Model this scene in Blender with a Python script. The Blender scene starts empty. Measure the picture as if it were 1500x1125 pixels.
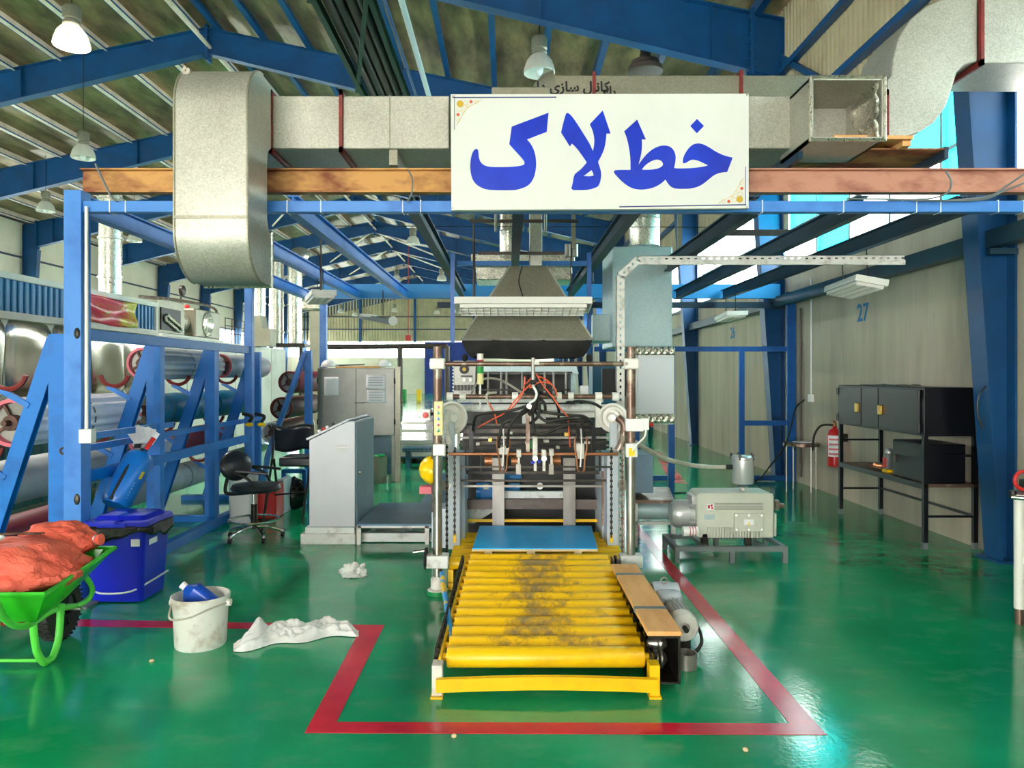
import bpy, math, random
from mathutils import Vector, Matrix, noise
from mathutils.geometry import tessellate_polygon
random.seed(7)
SC = bpy.context.scene
COL = SC.collection
# ------------------------------------------------------------------ camera (1500 x 1125 frame, level, eye at 1.6 m)
F, CX, CY, EYE = 1080.0, 745.0, 550.0, 1.6
cd = bpy.data.cameras.new('camera'); cam = bpy.data.objects.new('camera', cd); COL.objects.link(cam)
cd.sensor_fit = 'HORIZONTAL'; cd.sensor_width = 36.0; cd.lens = 36.0 * F / 1500.0
cd.shift_x = (750 - CX) / 1500.0; cd.shift_y = (CY - 562.5) / 1500.0
cd.clip_start = 0.05; cd.clip_end = 300
cam.location = (0, 0, EYE); cam.rotation_euler = (math.pi / 2, 0, 0)
SC.camera = cam
# ------------------------------------------------------------------ daylight
wd = bpy.data.worlds.new('sky'); SC.world = wd; wd.use_nodes = True
bg = wd.node_tree.nodes['Background']
bg.inputs[0].default_value = (1.0, 0.965, 0.91, 1); bg.inputs[1].default_value = 10.0
SC.view_settings.view_transform = 'Standard'; SC.view_settings.look = 'None'
SC.view_settings.gamma = 1.0; SC.view_settings.use_curve_mapping = False
SC.view_settings.exposure = 1.05

# ------------------------------------------------------------------ helpers
def P(px, py, Y): return Vector(((px - CX) * Y / F, Y, EYE - (py - CY) * Y / F))
def X(px, Y): return (px - CX) * Y / F
def H(py, Y): return EYE - (py - CY) * Y / F
def FP(px, py, z=0.0):
    Y = F * (EYE - z) / (py - CY)
    return Vector(((px - CX) * Y / F, Y, z))
V = Vector
def lin(c):
    c = c / 255.0
    return c / 12.92 if c <= 0.04045 else ((c + 0.055) / 1.055) ** 2.4
def rgb(r, g, b): return (lin(r), lin(g), lin(b), 1.0)

MATS = {}
def mat(name, col, rough=0.5, metal=0.0, col2=None, scale=4.0, detail=4.0, lo=0.4, hi=0.65, bump=0.0, bscale=None,
        rvar=0.0, stretch=(1, 1, 1), emit=0.0, coat=0.0, spec=0.5):
    m = bpy.data.materials.new(name); m.use_nodes = True
    nt = m.node_tree; N = nt.nodes; L = nt.links
    b = N['Principled BSDF']
    b.inputs['Base Color'].default_value = rgb(*col); b.inputs['Roughness'].default_value = rough
    b.inputs['Metallic'].default_value = metal; b.inputs['Specular IOR Level'].default_value = spec
    b.inputs['Coat Weight'].default_value = coat; b.inputs['Coat Roughness'].default_value = 0.12
    if emit:
        b.inputs['Emission Color'].default_value = rgb(*col); b.inputs['Emission Strength'].default_value = emit
    if col2 or bump or rvar:
        tc = N.new('ShaderNodeTexCoord'); mp = N.new('ShaderNodeMapping'); mp.inputs['Scale'].default_value = stretch
        L.new(tc.outputs['Object'], mp.inputs['Vector'])
        nz = N.new('ShaderNodeTexNoise'); nz.inputs['Scale'].default_value = scale; nz.inputs['Detail'].default_value = detail
        nz.inputs['Roughness'].default_value = 0.62
        L.new(mp.outputs[0], nz.inputs['Vector'])
        rp = N.new('ShaderNodeValToRGB')
        rp.color_ramp.elements[0].position = lo; rp.color_ramp.elements[1].position = hi
        rp.color_ramp.elements[0].color = rgb(*col); rp.color_ramp.elements[1].color = rgb(*(col2 or col))
        L.new(nz.outputs['Fac'], rp.inputs[0])
        if col2: L.new(rp.outputs[0], b.inputs['Base Color'])
        if rvar:
            mr = N.new('ShaderNodeMapRange'); mr.inputs['From Min'].default_value = 0.3; mr.inputs['From Max'].default_value = 0.7
            mr.inputs['To Min'].default_value = max(0.02, rough - rvar); mr.inputs['To Max'].default_value = rough + rvar
            L.new(nz.outputs['Fac'], mr.inputs['Value']); L.new(mr.outputs[0], b.inputs['Roughness'])
        if bump:
            n2 = nz
            if bscale:
                n2 = N.new('ShaderNodeTexNoise'); n2.inputs['Scale'].default_value = bscale; n2.inputs['Detail'].default_value = 3
                L.new(mp.outputs[0], n2.inputs['Vector'])
            bp = N.new('ShaderNodeBump'); bp.inputs['Strength'].default_value = bump; bp.inputs['Distance'].default_value = 0.02
            L.new(n2.outputs['Fac'], bp.inputs['Height']); L.new(bp.outputs[0], b.inputs['Normal'])
    MATS[name] = m
    return m

def galv(name, c1, c2, scale=60, rough=0.38, metal=0.75, var=0.15):
    # spangled zinc sheet: small crystalline cells
    m = mat(name, c1, rough, metal); N = m.node_tree.nodes; L = m.node_tree.links; b = N['Principled BSDF']
    tc = N.new('ShaderNodeTexCoord'); v = N.new('ShaderNodeTexVoronoi'); v.inputs['Scale'].default_value = scale
    L.new(tc.outputs['Object'], v.inputs['Vector'])
    n = N.new('ShaderNodeTexNoise'); n.inputs['Scale'].default_value = 2.2; n.inputs['Detail'].default_value = 4
    L.new(tc.outputs['Object'], n.inputs['Vector'])
    sx = N.new('ShaderNodeSeparateColor'); L.new(v.outputs['Color'], sx.inputs[0])
    mx = N.new('ShaderNodeMath'); mx.operation = 'MULTIPLY_ADD'; mx.inputs[1].default_value = 0.45; L.new(sx.outputs[0], mx.inputs[0])
    m2 = N.new('ShaderNodeMath'); m2.operation = 'MULTIPLY'; m2.inputs[1].default_value = 0.9; L.new(n.outputs['Fac'], m2.inputs[0])
    L.new(m2.outputs[0], mx.inputs[2])
    rp = N.new('ShaderNodeValToRGB'); rp.color_ramp.elements[0].position = 0.25; rp.color_ramp.elements[1].position = 1.0
    rp.color_ramp.elements[0].color = rgb(*c1); rp.color_ramp.elements[1].color = rgb(*c2)
    L.new(mx.outputs[0], rp.inputs[0]); L.new(rp.outputs[0], b.inputs['Base Color'])
    mr = N.new('ShaderNodeMapRange'); mr.inputs['To Min'].default_value = rough - var*0.5; mr.inputs['To Max'].default_value = rough + var
    L.new(sx.outputs[1], mr.inputs['Value']); L.new(mr.outputs[0], b.inputs['Roughness'])
    bp = N.new('ShaderNodeBump'); bp.inputs['Strength'].default_value = 0.25; bp.inputs['Distance'].default_value = 0.05
    L.new(n.outputs['Fac'], bp.inputs['Height']); L.new(bp.outputs[0], b.inputs['Normal'])
    return m

def pane_mat(name, col, alpha=0.85):
    m = bpy.data.materials.new(name); m.use_nodes = True; N = m.node_tree.nodes; L = m.node_tree.links
    N.remove(N['Principled BSDF']); out = N['Material Output']
    t = N.new('ShaderNodeBsdfTransparent'); t.inputs[0].default_value = rgb(*col)
    g = N.new('ShaderNodeBsdfTranslucent'); g.inputs[0].default_value = rgb(*col)
    x = N.new('ShaderNodeMixShader'); x.inputs[0].default_value = 1 - alpha
    L.new(t.outputs[0], x.inputs[1]); L.new(g.outputs[0], x.inputs[2]); L.new(x.outputs[0], out.inputs['Surface'])
    MATS[name] = m
    return m

ORG = {}
class MB:
    def __init__(s): s.v = []; s.f = []; s.mi = []
    def add(s, vs, fs):
        n = len(s.v); s.v += [V(p) for p in vs]; s.f += [tuple(i + n for i in f) for f in fs]; return s
    def box(s, x0, x1, y0, y1, z0, z1):
        if x0 > x1: x0, x1 = x1, x0
        if y0 > y1: y0, y1 = y1, y0
        if z0 > z1: z0, z1 = z1, z0
        return s.add([(x0,y0,z0),(x1,y0,z0),(x1,y1,z0),(x0,y1,z0),(x0,y0,z1),(x1,y0,z1),(x1,y1,z1),(x0,y1,z1)],
                     [(0,3,2,1),(4,5,6,7),(0,1,5,4),(1,2,6,5),(2,3,7,6),(3,0,4,7)])
    def cbox(s, c, sx, sy, sz, rot=None):
        m = rot or Matrix.Identity(3); c = V(c)
        vs = [c + m @ V((a*sx/2, b*sy/2, d*sz/2)) for a, b, d in ((-1,-1,-1),(1,-1,-1),(1,1,-1),(-1,1,-1),(-1,-1,1),(1,-1,1),(1,1,1),(-1,1,1))]
        return s.add(vs, [(0,3,2,1),(4,5,6,7),(0,1,5,4),(1,2,6,5),(2,3,7,6),(3,0,4,7)])
    def frame(s, p, q, up=(0,0,1)):
        d = (V(q) - V(p)); d.normalize(); u = V(up)
        if abs(d.dot(u)) > 0.98: u = V((0,1,0))
        x = d.cross(u).normalized(); y = x.cross(d).normalized()
        return d, x, y
    def sweep(s, p, q, prof, up=(0,0,1)):
        # straight extrusion of a closed 2D profile (x across, y up) from p to q
        p, q = V(p), V(q); d, x, y = s.frame(p, q, up); n = len(prof)
        vs = [p + x*a + y*b for a, b in prof] + [q + x*a + y*b for a, b in prof]
        fs = [(i, (i+1) % n, n + (i+1) % n, n + i) for i in range(n)]
        base = len(s.v); s.add(vs, fs)
        tri = tessellate_polygon([[V((a, b, 0)) for a, b in prof]])
        for t in tri:
            s.f.append(tuple(base + i for i in t)); s.f.append(tuple(base + n + i for i in reversed(t)))
        return s
    def bar(s, p, q, w, h, up=(0,0,1)): return s.sweep(p, q, [(-w/2,-h/2),(w/2,-h/2),(w/2,h/2),(-w/2,h/2)], up)
    def ibeam(s, p, q, h, b, tw=0.008, tf=0.012, up=(0,0,1)):
        a, c, e, g = b/2, h/2, tw/2, h/2 - tf
        return s.sweep(p, q, [(-a,-c),(a,-c),(a,-g),(e,-g),(e,g),(a,g),(a,c),(-a,c),(-a,g),(-e,g),(-e,-g),(-a,-g)], up)
    def channel(s, p, q, h, b, t=0.01, up=(0,0,1), side=1):
        a, c = b/2, h/2
        pr = [(-a,-c),(a,-c),(a,-c+t),(-a+t,-c+t),(-a+t,c-t),(a,c-t),(a,c),(-a,c)]
        if side < 0: pr = [(-x, y) for x, y in reversed(pr)]
        return s.sweep(p, q, pr, up)
    def angle(s, p, q, w, h, t=0.005, up=(0,0,1)):
        a, c = w/2, h/2
        return s.sweep(p, q, [(-a,-c),(a,-c),(a,-c+t),(-a+t,-c+t),(-a+t,c),(-a,c)], up)
    def cyl(s, p, q, r, r2=None, n=16, caps=True):
        p, q = V(p), V(q); d, x, y = s.frame(p, q); r2 = r if r2 is None else r2
        vs = []
        for c, rr in ((p, r), (q, r2)):
            for i in range(n):
                a = 2*math.pi*i/n; vs.append(c + x*math.cos(a)*rr + y*math.sin(a)*rr)
        fs = [(i, (i+1) % n, n + (i+1) % n, n + i) for i in range(n)]
        if caps: fs += [tuple(reversed(range(n))), tuple(range(n, 2*n))]
        return s.add(vs, fs)
    def lathe(s, c, axis, prof, n=20, caps=True):
        # prof: list of (radius, distance along the axis)
        c = V(c); d, x, y = s.frame(c, c + V(axis)); vs = []
        for r, t in prof:
            for i in range(n):
                a = 2*math.pi*i/n; vs.append(c + d*t + (x*math.cos(a) + y*math.sin(a))*max(r, 1e-4))
        fs = []
        for k in range(len(prof)-1):
            for i in range(n):
                fs.append((k*n+i, k*n+(i+1) % n, (k+1)*n+(i+1) % n, (k+1)*n+i))
        if caps: fs += [tuple(reversed(range(n))), tuple(range((len(prof)-1)*n, len(prof)*n))]
        return s.add(vs, fs)
    def tube(s, pts, r, n=8, caps=True, closed=False):
        pts = [V(p) for p in pts]; m = len(pts); rs = r if isinstance(r, (list, tuple)) else [r]*m
        vs = []; prev = None
        for i, p in enumerate(pts):
            a = pts[i-1] if i > 0 else (pts[-1] if closed else pts[0]); b = pts[(i+1) % m] if (i < m-1 or closed) else pts[-1]
            d = (b - a).normalized()
            if prev is None:
                u = V((0,0,1)) if abs(d.z) < 0.9 else V((1,0,0))
                x = d.cross(u).normalized()
            else:
                x = (prev - d*prev.dot(d)).normalized()
            prev = x; y = d.cross(x)
            for k in range(n):
                t = 2*math.pi*k/n; vs.append(p + (x*math.cos(t) + y*math.sin(t))*rs[i])
        fs = []
        for i in range(m if closed else m-1):
            j = (i+1) % m
            for k in range(n): fs.append((i*n+k, i*n+(k+1) % n, j*n+(k+1) % n, j*n+k))
        if caps and not closed: fs += [tuple(reversed(range(n))), tuple(range((m-1)*n, m*n))]
        return s.add(vs, fs)
    def prism(s, poly, plane, a, b, holes=()):
        # closed 2D outline extruded: 'xz' along y, 'yz' along x, 'xy' along z
        mk = {'xz': lambda u, v, w: (u, w, v), 'yz': lambda u, v, w: (w, u, v), 'xy': lambda u, v, w: (u, v, w)}[plane]
        loops = [list(poly)] + [list(h) for h in holes]; flat = [p for l in loops for p in l]; n = len(flat); base = len(s.v)
        s.v += [V(mk(u, v, a)) for u, v in flat] + [V(mk(u, v, b)) for u, v in flat]
        for t in tessellate_polygon([[V((u, v, 0)) for u, v in l] for l in loops]):
            s.f.append(tuple(base + i for i in t)); s.f.append(tuple(base + n + i for i in reversed(t)))
        o = 0
        for l in loops:
            k = len(l)
            for i in range(k): s.f.append((base+o+i, base+o+(i+1) % k, base+n+o+(i+1) % k, base+n+o+i))
            o += k
        return s
    def grid(s, fn, nu, nv, closed_u=False):
        vs = [fn(i/(nu if closed_u else nu-1), j/(nv-1)) for j in range(nv) for i in range(nu)]
        fs = []
        for j in range(nv-1):
            for i in range(nu if closed_u else nu-1):
                k = (i+1) % nu; fs.append((j*nu+i, j*nu+k, (j+1)*nu+k, (j+1)*nu+i))
        return s.add(vs, fs)
    def ball(s, c, rx, ry=None, rz=None, n=14, m=9, bottom=-1.0, rot=None):
        ry = ry or rx; rz = rz or rx; c = V(c); R = rot or Matrix.Identity(3)
        t0 = math.asin(max(-1, bottom))
        def fn(u, v):
            a = 2*math.pi*u; t = t0 + (math.pi/2 - t0)*v
            return c + R @ V((rx*math.cos(t)*math.cos(a), ry*math.cos(t)*math.sin(a), rz*math.sin(t)))
        return s.grid(fn, n, m, True)
    def link(s, name, m, parent=None, smooth=True, bevel=0.0, origin=None, thick=0.0):
        if parent is not None: o0 = ORG[parent.name]
        elif origin is not None: o0 = V(origin)
        else:
            xs = [p.x for p in s.v]; ys = [p.y for p in s.v]; zs = [p.z for p in s.v]
            o0 = V(((min(xs)+max(xs))/2, (min(ys)+max(ys))/2, min(zs)))
        me = bpy.data.meshes.new(name)
        me.from_pydata([tuple(p - o0) for p in s.v], [], s.f); me.validate(); 
        import bmesh
        bm = bmesh.new(); bm.from_mesh(me); bmesh.ops.recalc_face_normals(bm, faces=bm.faces); bm.to_mesh(me); bm.free()
        if smooth:
            me.shade_smooth(); me.set_sharp_from_angle(angle=math.radians(38))
        me.materials.append(MATS[m] if isinstance(m, str) else m)
        ob = bpy.data.objects.new(name, me); COL.objects.link(ob)
        if parent is not None: ob.parent = parent
        else: ob.location = o0
        ORG[ob.name] = o0
        if thick:
            md = ob.modifiers.new('thickness', 'SOLIDIFY'); md.thickness = thick; md.offset = 0
        if bevel:
            md = ob.modifiers.new('edges', 'BEVEL'); md.width = bevel; md.segments = 2; md.limit_method = 'ANGLE'; md.angle_limit = math.radians(50)
        return ob

def tag(o, label=None, cat=None, group=None, kind=None):
    if label: o['label'] = label
    if cat: o['category'] = cat
    if group: o['group'] = group
    if kind: o['kind'] = kind
    return o
def root(name, loc, label, cat, group=None):
    o = bpy.data.objects.new(name, None); COL.objects.link(o); o.location = loc; o.empty_display_size = 0.1
    ORG[o.name] = V(loc); return tag(o, label, cat, group)
def sroot(name, loc=(0,0,0), label=None):
    o = bpy.data.objects.new(name, None); COL.objects.link(o); o.location = loc; ORG[o.name] = V(loc)
    return tag(o, label, kind='structure')
def one(name, b, m, label, cat, group=None, **k): return tag(b.link(name, m, None, **k), label, cat, group)
def struct(name, b, m, label=None, **k): return tag(b.link(name, m, None, **k), label, kind='structure')
def copy_tree(o, loc, parent=None, label=None, group=None, rotz=None):
    c = o.copy(); COL.objects.link(c); c.parent = parent
    if parent is None:
        c.location = loc
        if rotz is not None: c.rotation_euler = (0, 0, rotz)
        ORG[c.name] = V(loc)
    if label: c['label'] = label
    if group: c['group'] = group
    for ch in list(o.children): copy_tree(ch, None, c)
    return c
def piece(src, parent, loc, name=None):
    c = src.copy(); COL.objects.link(c); c.parent = parent; c.location = loc; return c
def text(name, body, size, m, mtx, parent=None, extrude=0.0015, bold=0.0, align='CENTER'):
    c = bpy.data.curves.new(name, 'FONT'); c.body = body; c.size = size; c.extrude = extrude; c.offset = bold
    c.align_x = align; c.align_y = 'CENTER'; c.materials.append(MATS[m])
    tmp = bpy.data.objects.new(name, c); COL.objects.link(tmp)
    me = bpy.data.meshes.new_from_object(tmp.evaluated_get(bpy.context.evaluated_depsgraph_get())); bpy.data.objects.remove(tmp); bpy.data.curves.remove(c)
    me.name = name; o = bpy.data.objects.new(name, me); COL.objects.link(o)
    if parent is not None: o.parent = parent; mtx = Matrix.Translation(-ORG[parent.name]) @ mtx
    o.matrix_local = mtx; return o
FACE = Matrix.Rotation(math.pi/2, 4, 'X')                       # lettering that faces the camera
FACE_L = Matrix.Rotation(-math.pi/2, 4, 'Z') @ FACE             # lettering on a wall that faces -x
def arc(c, r, a0, a1, n): return [(c[0] + r*math.cos(a0+(a1-a0)*i/n), c[1] + r*math.sin(a0+(a1-a0)*i/n)) for i in range(n+1)]
def spline(pts, n=8):
    pts = [V(p) for p in pts]; out = []
    for i in range(len(pts)-1):
        p0 = pts[max(i-1, 0)]; p1 = pts[i]; p2 = pts[i+1]; p3 = pts[min(i+2, len(pts)-1)]
        for k in range(n):
            t = k/n
            out.append(0.5*((2*p1) + (p2-p0)*t + (2*p0-5*p1+4*p2-p3)*t*t + (3*p1-p0-3*p2+p3)*t**3))
    return out + [pts[-1]]

# ------------------------------------------------------------------ materials
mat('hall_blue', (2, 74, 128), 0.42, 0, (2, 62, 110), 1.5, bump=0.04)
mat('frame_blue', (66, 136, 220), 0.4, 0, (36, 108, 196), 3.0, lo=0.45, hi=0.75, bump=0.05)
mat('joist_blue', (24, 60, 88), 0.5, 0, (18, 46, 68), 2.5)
mat('ledger', (38, 72, 92), 0.45, 0, (30, 58, 78), 2.5)
mat('partition_blue', (8, 92, 172), 0.42, 0, (6, 78, 150), 3)
mat('rack_blue', (0, 118, 208), 0.42, 0, (4, 94, 176), 3.5, lo=0.5, hi=0.72, bump=0.06)
mat('machine_blue', (34, 140, 208), 0.4)
mat('rust_beam', (214, 158, 92), 0.7, 0, (130, 66, 40), 4.0, lo=0.42, hi=0.62, bump=0.2, stretch=(0.5, 1, 1))
mat('rust_pink', (204, 146, 122), 0.7, 0, (160, 98, 80), 7.0, lo=0.45, hi=0.7, bump=0.2, stretch=(0.5, 1, 1))
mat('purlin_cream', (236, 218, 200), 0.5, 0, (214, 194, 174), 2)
mat('insulation', (178, 150, 108), 0.36, 0.3, (100, 82, 57), 1.1, lo=0.35, hi=0.68, bump=0.55, bscale=3.2, stretch=(2.5, 0.8, 1))
mat('concrete', (206, 194, 174), 0.8, 0, (164, 154, 138), 1.6, lo=0.3, hi=0.75, bump=0.12, bscale=18, stretch=(1.6, 1.6, 0.22))
mat('siding', (196, 182, 148), 0.5, 0.0, (176, 162, 130), 1.2)
mat('panel_cream', (244, 230, 210), 0.6, 0, (234, 218, 196), 0.8)
mat('girt_dark', (52, 62, 84), 0.5)
mat('window_frame', (206, 214, 214), 0.4, 0.1)
pane_mat('glass_clear', (240, 250, 250)); pane_mat('glass_dimmed', (176, 186, 188), 0.5); pane_mat('glass_turquoise', (96, 220, 230), 0.5)
mat('door_blue', (34, 62, 150), 0.45, 0, (26, 50, 130), 1.2)
mat('line_red', (224, 34, 60), 0.2, 0, (200, 28, 54), 3)
galv('zinc', (158, 155, 143), (200, 198, 186), 120, 0.46, 0.5, 0.1)
galv('zinc_dull', (136, 132, 114), (164, 160, 142), 90, 0.4, 0.45, 0.03)
galv('zinc_cool', (160, 186, 190), (186, 206, 208), 90, 0.4, 0.3, 0.02)
galv('zinc_pipe', (182, 178, 164), (216, 212, 198), 90, 0.3, 0.85)
mat('mirror_steel', (176, 170, 156), 0.16, 1.0, bump=0.5, bscale=1.5)
mat('flange_red', (142, 44, 38), 0.55, 0, (110, 34, 32), 8)
mat('white_paint', (232, 230, 222), 0.45)
mat('white_plastic', (238, 238, 236), 0.4)
mat('sign_white', (228, 227, 222), 0.28, 0, (222, 221, 217), 2)
mat('sign_blue', (0, 54, 204), 0.3, 0, (0, 38, 178), 2)
mat('sign_line', (46, 62, 118), 0.4); mat('gold', (206, 164, 30), 0.4); mat('gold_pale', (222, 196, 130), 0.5); mat('orange_dot', (220, 92, 40), 0.5)
mat('black', (18, 18, 20), 0.45); mat('black_paint', (8, 11, 19), 0.36, 0, (14, 18, 27), 5, spec=0.35)
mat('black_fabric', (26, 25, 24), 0.85, 0, (38, 36, 34), 6, bump=0.3); mat('black_leather', (22, 26, 34), 0.34, 0, (30, 36, 46), 8, bump=0.15)
mat('rubber', (28, 28, 27), 0.6, 0, (44, 43, 41), 10)
mat('dark_steel', (46, 44, 42), 0.4, 0.7, (78, 72, 66), 7, bump=0.08)
mat('grease', (36, 33, 32), 0.42, 0.5, (66, 58, 52), 9, lo=0.45, hi=0.75, bump=0.15)
mat('steel', (176, 174, 168), 0.28, 0.9, (146, 142, 134), 6)
mat('steel_flat', (170, 166, 160), 0.42, 0.55, (138, 132, 126), 4, stretch=(1, 1, 0.2))
mat('brown_steel', (116, 92, 80), 0.38, 0.6, (164, 150, 136), 9, lo=0.5, hi=0.62)
mat('beam_brown', (88, 78, 74), 0.45, 0.4, (116, 104, 98), 5, stretch=(0.3, 1, 1)); mat('chrome', (220, 220, 218), 0.12, 1.0)
mat('copper', (176, 118, 84), 0.35, 0.7); mat('brass', (196, 160, 84), 0.35, 0.8)
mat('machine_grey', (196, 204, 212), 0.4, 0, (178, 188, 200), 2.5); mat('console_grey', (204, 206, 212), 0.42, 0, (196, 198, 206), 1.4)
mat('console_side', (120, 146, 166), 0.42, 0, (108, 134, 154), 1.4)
mat('machine_white', (224, 226, 224), 0.42, 0, (150, 146, 138), 7, lo=0.55, hi=0.75)
mat('aged_white', (222, 220, 214), 0.55, 0, (150, 138, 124), 9, lo=0.5, hi=0.78, bump=0.1)
mat('cabinet_grey', (158, 158, 150), 0.4, 0.3, (140, 140, 132), 1.6)
mat('deck_blue', (70, 112, 138), 0.38, 0.2, (54, 88, 108), 2.5)
mat('yellow', (248, 198, 10), 0.36, 0, (232, 178, 16), 3, lo=0.5, hi=0.7)
mat('helmet_yellow', (252, 206, 8), 0.3); mat('red', (206, 34, 34), 0.35); mat('green', (20, 160, 60), 0.4); mat('green_pad', (20, 140, 76), 0.4)
mat('orange_cable', (224, 92, 54), 0.45); mat('bright_blue', (30, 130, 210), 0.35); mat('lever_paint', (40, 152, 222), 0.4, 0, (236, 196, 50), 6, lo=0.5, hi=0.56, stretch=(1, 1, 0.6)); mat('tag_yellow', (246, 210, 40), 0.5)
mat('board_blue', (40, 184, 252), 0.4, 0, (32, 174, 246), 1.8, spec=0.3); mat('wood', (244, 184, 114), 0.6, 0, (228, 160, 94), 3, stretch=(4, 0.6, 4), bump=0.06)
mat('wood_pale', (240, 220, 178), 0.6, 0, (226, 198, 150), 5)
mat('pump_grey', (206, 208, 194), 0.42, 0, (190, 192, 178), 2); mat('alu', (196, 198, 198), 0.35, 0.5)
mat('bin_blue', (10, 32, 206), 0.3, 0, (8, 26, 186), 2); mat('jug_blue', (18, 78, 190), 0.3)
mat('bag_black', (14, 14, 15), 0.2, 0, (30, 30, 30), 6, bump=0.5)
mat('barrow_green', (56, 196, 40), 0.32, 0, (40, 170, 30), 3); mat('barrow_leg', (96, 222, 78), 0.35)
mat('sack', (248, 116, 92), 0.62, 0, (232, 92, 72), 5, bump=0.5, bscale=22, stretch=(1, 3, 1))
mat('bucket', (222, 220, 212), 0.5, 0, (170, 152, 130), 7, lo=0.52, hi=0.72, bump=0.1)
mat('rag', (236, 236, 234), 0.85, 0, (214, 214, 212), 6, bump=0.2)
mat('roll_white', (248, 246, 250), 0.55, 0, (238, 236, 244), 3); mat('roll_grey', (196, 198, 200), 0.5, 0.0, (176, 179, 182), 3)
mat('roll_teal', (14, 108, 144), 0.45); mat('roll_maroon', (134, 26, 52), 0.5); mat('roll_pink', (222, 110, 124), 0.5); mat('roll_rust', (110, 74, 62), 0.55, 0.4, (80, 56, 50), 8)
mat('oven_blue', (6, 118, 172), 0.4, 0.1); mat('oven_teal', (18, 92, 96), 0.45); mat('oven_white', (226, 224, 212), 0.45, 0, (208, 206, 192), 2)
mat('lamp_glass', (222, 218, 206), 0.3, 0.1); mat('lamp_glow', (255, 244, 222), 0.3, emit=1.6); mat('lamp_lit', (255, 250, 236), 0.3, emit=9.0); mat('tube_white', (246, 244, 236), 0.4)
mat('paper', (240, 240, 244), 0.6); mat('print_ink', (130, 134, 150), 0.6); mat('clear_hose', (186, 182, 168), 0.3, 0, (160, 154, 140), 6)
mat('ext_red', (204, 30, 34), 0.28); mat('ext_blue', (10, 108, 196), 0.3); mat('yellow_panel', (232, 222, 160), 0.5)
mat('sheet_pale', (238, 232, 220), 0.14, 0.35, (226, 218, 202), 1.5); mat('pallet_wood', (172, 140, 100), 0.7, 0, (140, 110, 76), 4)
mat('tray_green', (28, 62, 44), 0.5); mat('pipe_brown', (74, 60, 54), 0.5); mat('strap_grey', (110, 118, 120), 0.5)
mat('wall_ink', (20, 112, 178), 0.6); mat('ink_black', (26, 26, 26), 0.6); mat('cement_edge', (176, 160, 134), 0.85, 0, (140, 120, 96), 8, bump=0.3)

def banner_mat():
    m = mat('banner', (206, 40, 70), 0.3); N = m.node_tree.nodes; L = m.node_tree.links; b = N['Principled BSDF']
    tc = N.new('ShaderNodeTexCoord'); n = N.new('ShaderNodeTexNoise'); n.inputs['Scale'].default_value = 2.2; n.inputs['Distortion'].default_value = 1.2
    L.new(tc.outputs['Generated'], n.inputs['Vector']); sp = N.new('ShaderNodeSeparateXYZ'); L.new(tc.outputs['Generated'], sp.inputs[0])
    a = N.new('ShaderNodeMath'); a.operation = 'MULTIPLY_ADD'; a.inputs[1].default_value = 0.5; L.new(sp.outputs['Y'], a.inputs[0]); L.new(n.outputs['Fac'], a.inputs[2])
    r = N.new('ShaderNodeValToRGB'); e = r.color_ramp.elements; e[0].position = 0.45; e[0].color = rgb(232, 222, 70); e[1].position = 0.95; e[1].color = rgb(226, 214, 70)
    for p, c in ((0.55, (232, 70, 96)), (0.7, (226, 34, 76)), (0.82, (220, 90, 70))): x = e.new(p); x.color = rgb(*c)
    L.new(a.outputs[0], r.inputs[0]); L.new(r.outputs[0], b.inputs['Base Color'])
banner_mat()

def floor_mat():
    m = mat('floor_green', (12, 132, 76), 0.16); N = m.node_tree.nodes; L = m.node_tree.links; b = N['Principled BSDF']
    tc = N.new('ShaderNodeTexCoord')
    def nz(s, d=4, st=None):
        n = N.new('ShaderNodeTexNoise'); n.inputs['Scale'].default_value = s; n.inputs['Detail'].default_value = d; n.inputs['Roughness'].default_value = 0.6
        if st:
            mp = N.new('ShaderNodeMapping'); mp.inputs['Scale'].default_value = st; L.new(tc.outputs['Object'], mp.inputs[0]); L.new(mp.outputs[0], n.inputs['Vector'])
        else: L.new(tc.outputs['Object'], n.inputs['Vector'])
        return n
    a = nz(0.9, 5); r = N.new('ShaderNodeValToRGB'); e = r.color_ramp.elements
    e[0].position = 0.32; e[0].color = rgb(10, 142, 92); e[1].position = 0.7; e[1].color = rgb(24, 172, 116); L.new(a.outputs['Fac'], r.inputs[0])
    s = nz(3.2, 6, (1.0, 1.7, 1)); r2 = N.new('ShaderNodeValToRGB'); e = r2.color_ramp.elements       # dusty scuffs
    e[0].position = 0.52; e[0].color = (0, 0, 0, 1); e[1].position = 0.85; e[1].color = (0.4, 0.4, 0.4, 1); L.new(s.outputs['Fac'], r2.inputs[0])
    mx = N.new('ShaderNodeMixRGB'); mx.inputs[2].default_value = rgb(120, 186, 150); L.new(r2.outputs[0], mx.inputs[0]); L.new(r.outputs[0], mx.inputs[1])
    L.new(mx.outputs[0], b.inputs['Base Color'])
    mr = N.new('ShaderNodeMapRange'); mr.inputs['From Min'].default_value = 0.3; mr.inputs['From Max'].default_value = 0.75
    mr.inputs['To Min'].default_value = 0.09; mr.inputs['To Max'].default_value = 0.16; L.new(s.outputs['Fac'], mr.inputs['Value']); L.new(mr.outputs[0], b.inputs['Roughness'])
    bn = nz(2.0, 2); bp = N.new('ShaderNodeBump'); bp.inputs['Strength'].default_value = 0.025; bp.inputs['Distance'].default_value = 0.05
    L.new(bn.outputs['Fac'], bp.inputs['Height'])
    b2 = nz(38, 2); bq = N.new('ShaderNodeBump'); bq.inputs['Strength'].default_value = 0.1; bq.inputs['Distance'].default_value = 0.006
    L.new(b2.outputs['Fac'], bq.inputs['Height']); L.new(bp.outputs[0], bq.inputs['Normal']); L.new(bq.outputs[0], b.inputs['Normal'])
    b.inputs['Coat Weight'].default_value = 0.0
floor_mat()

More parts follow.
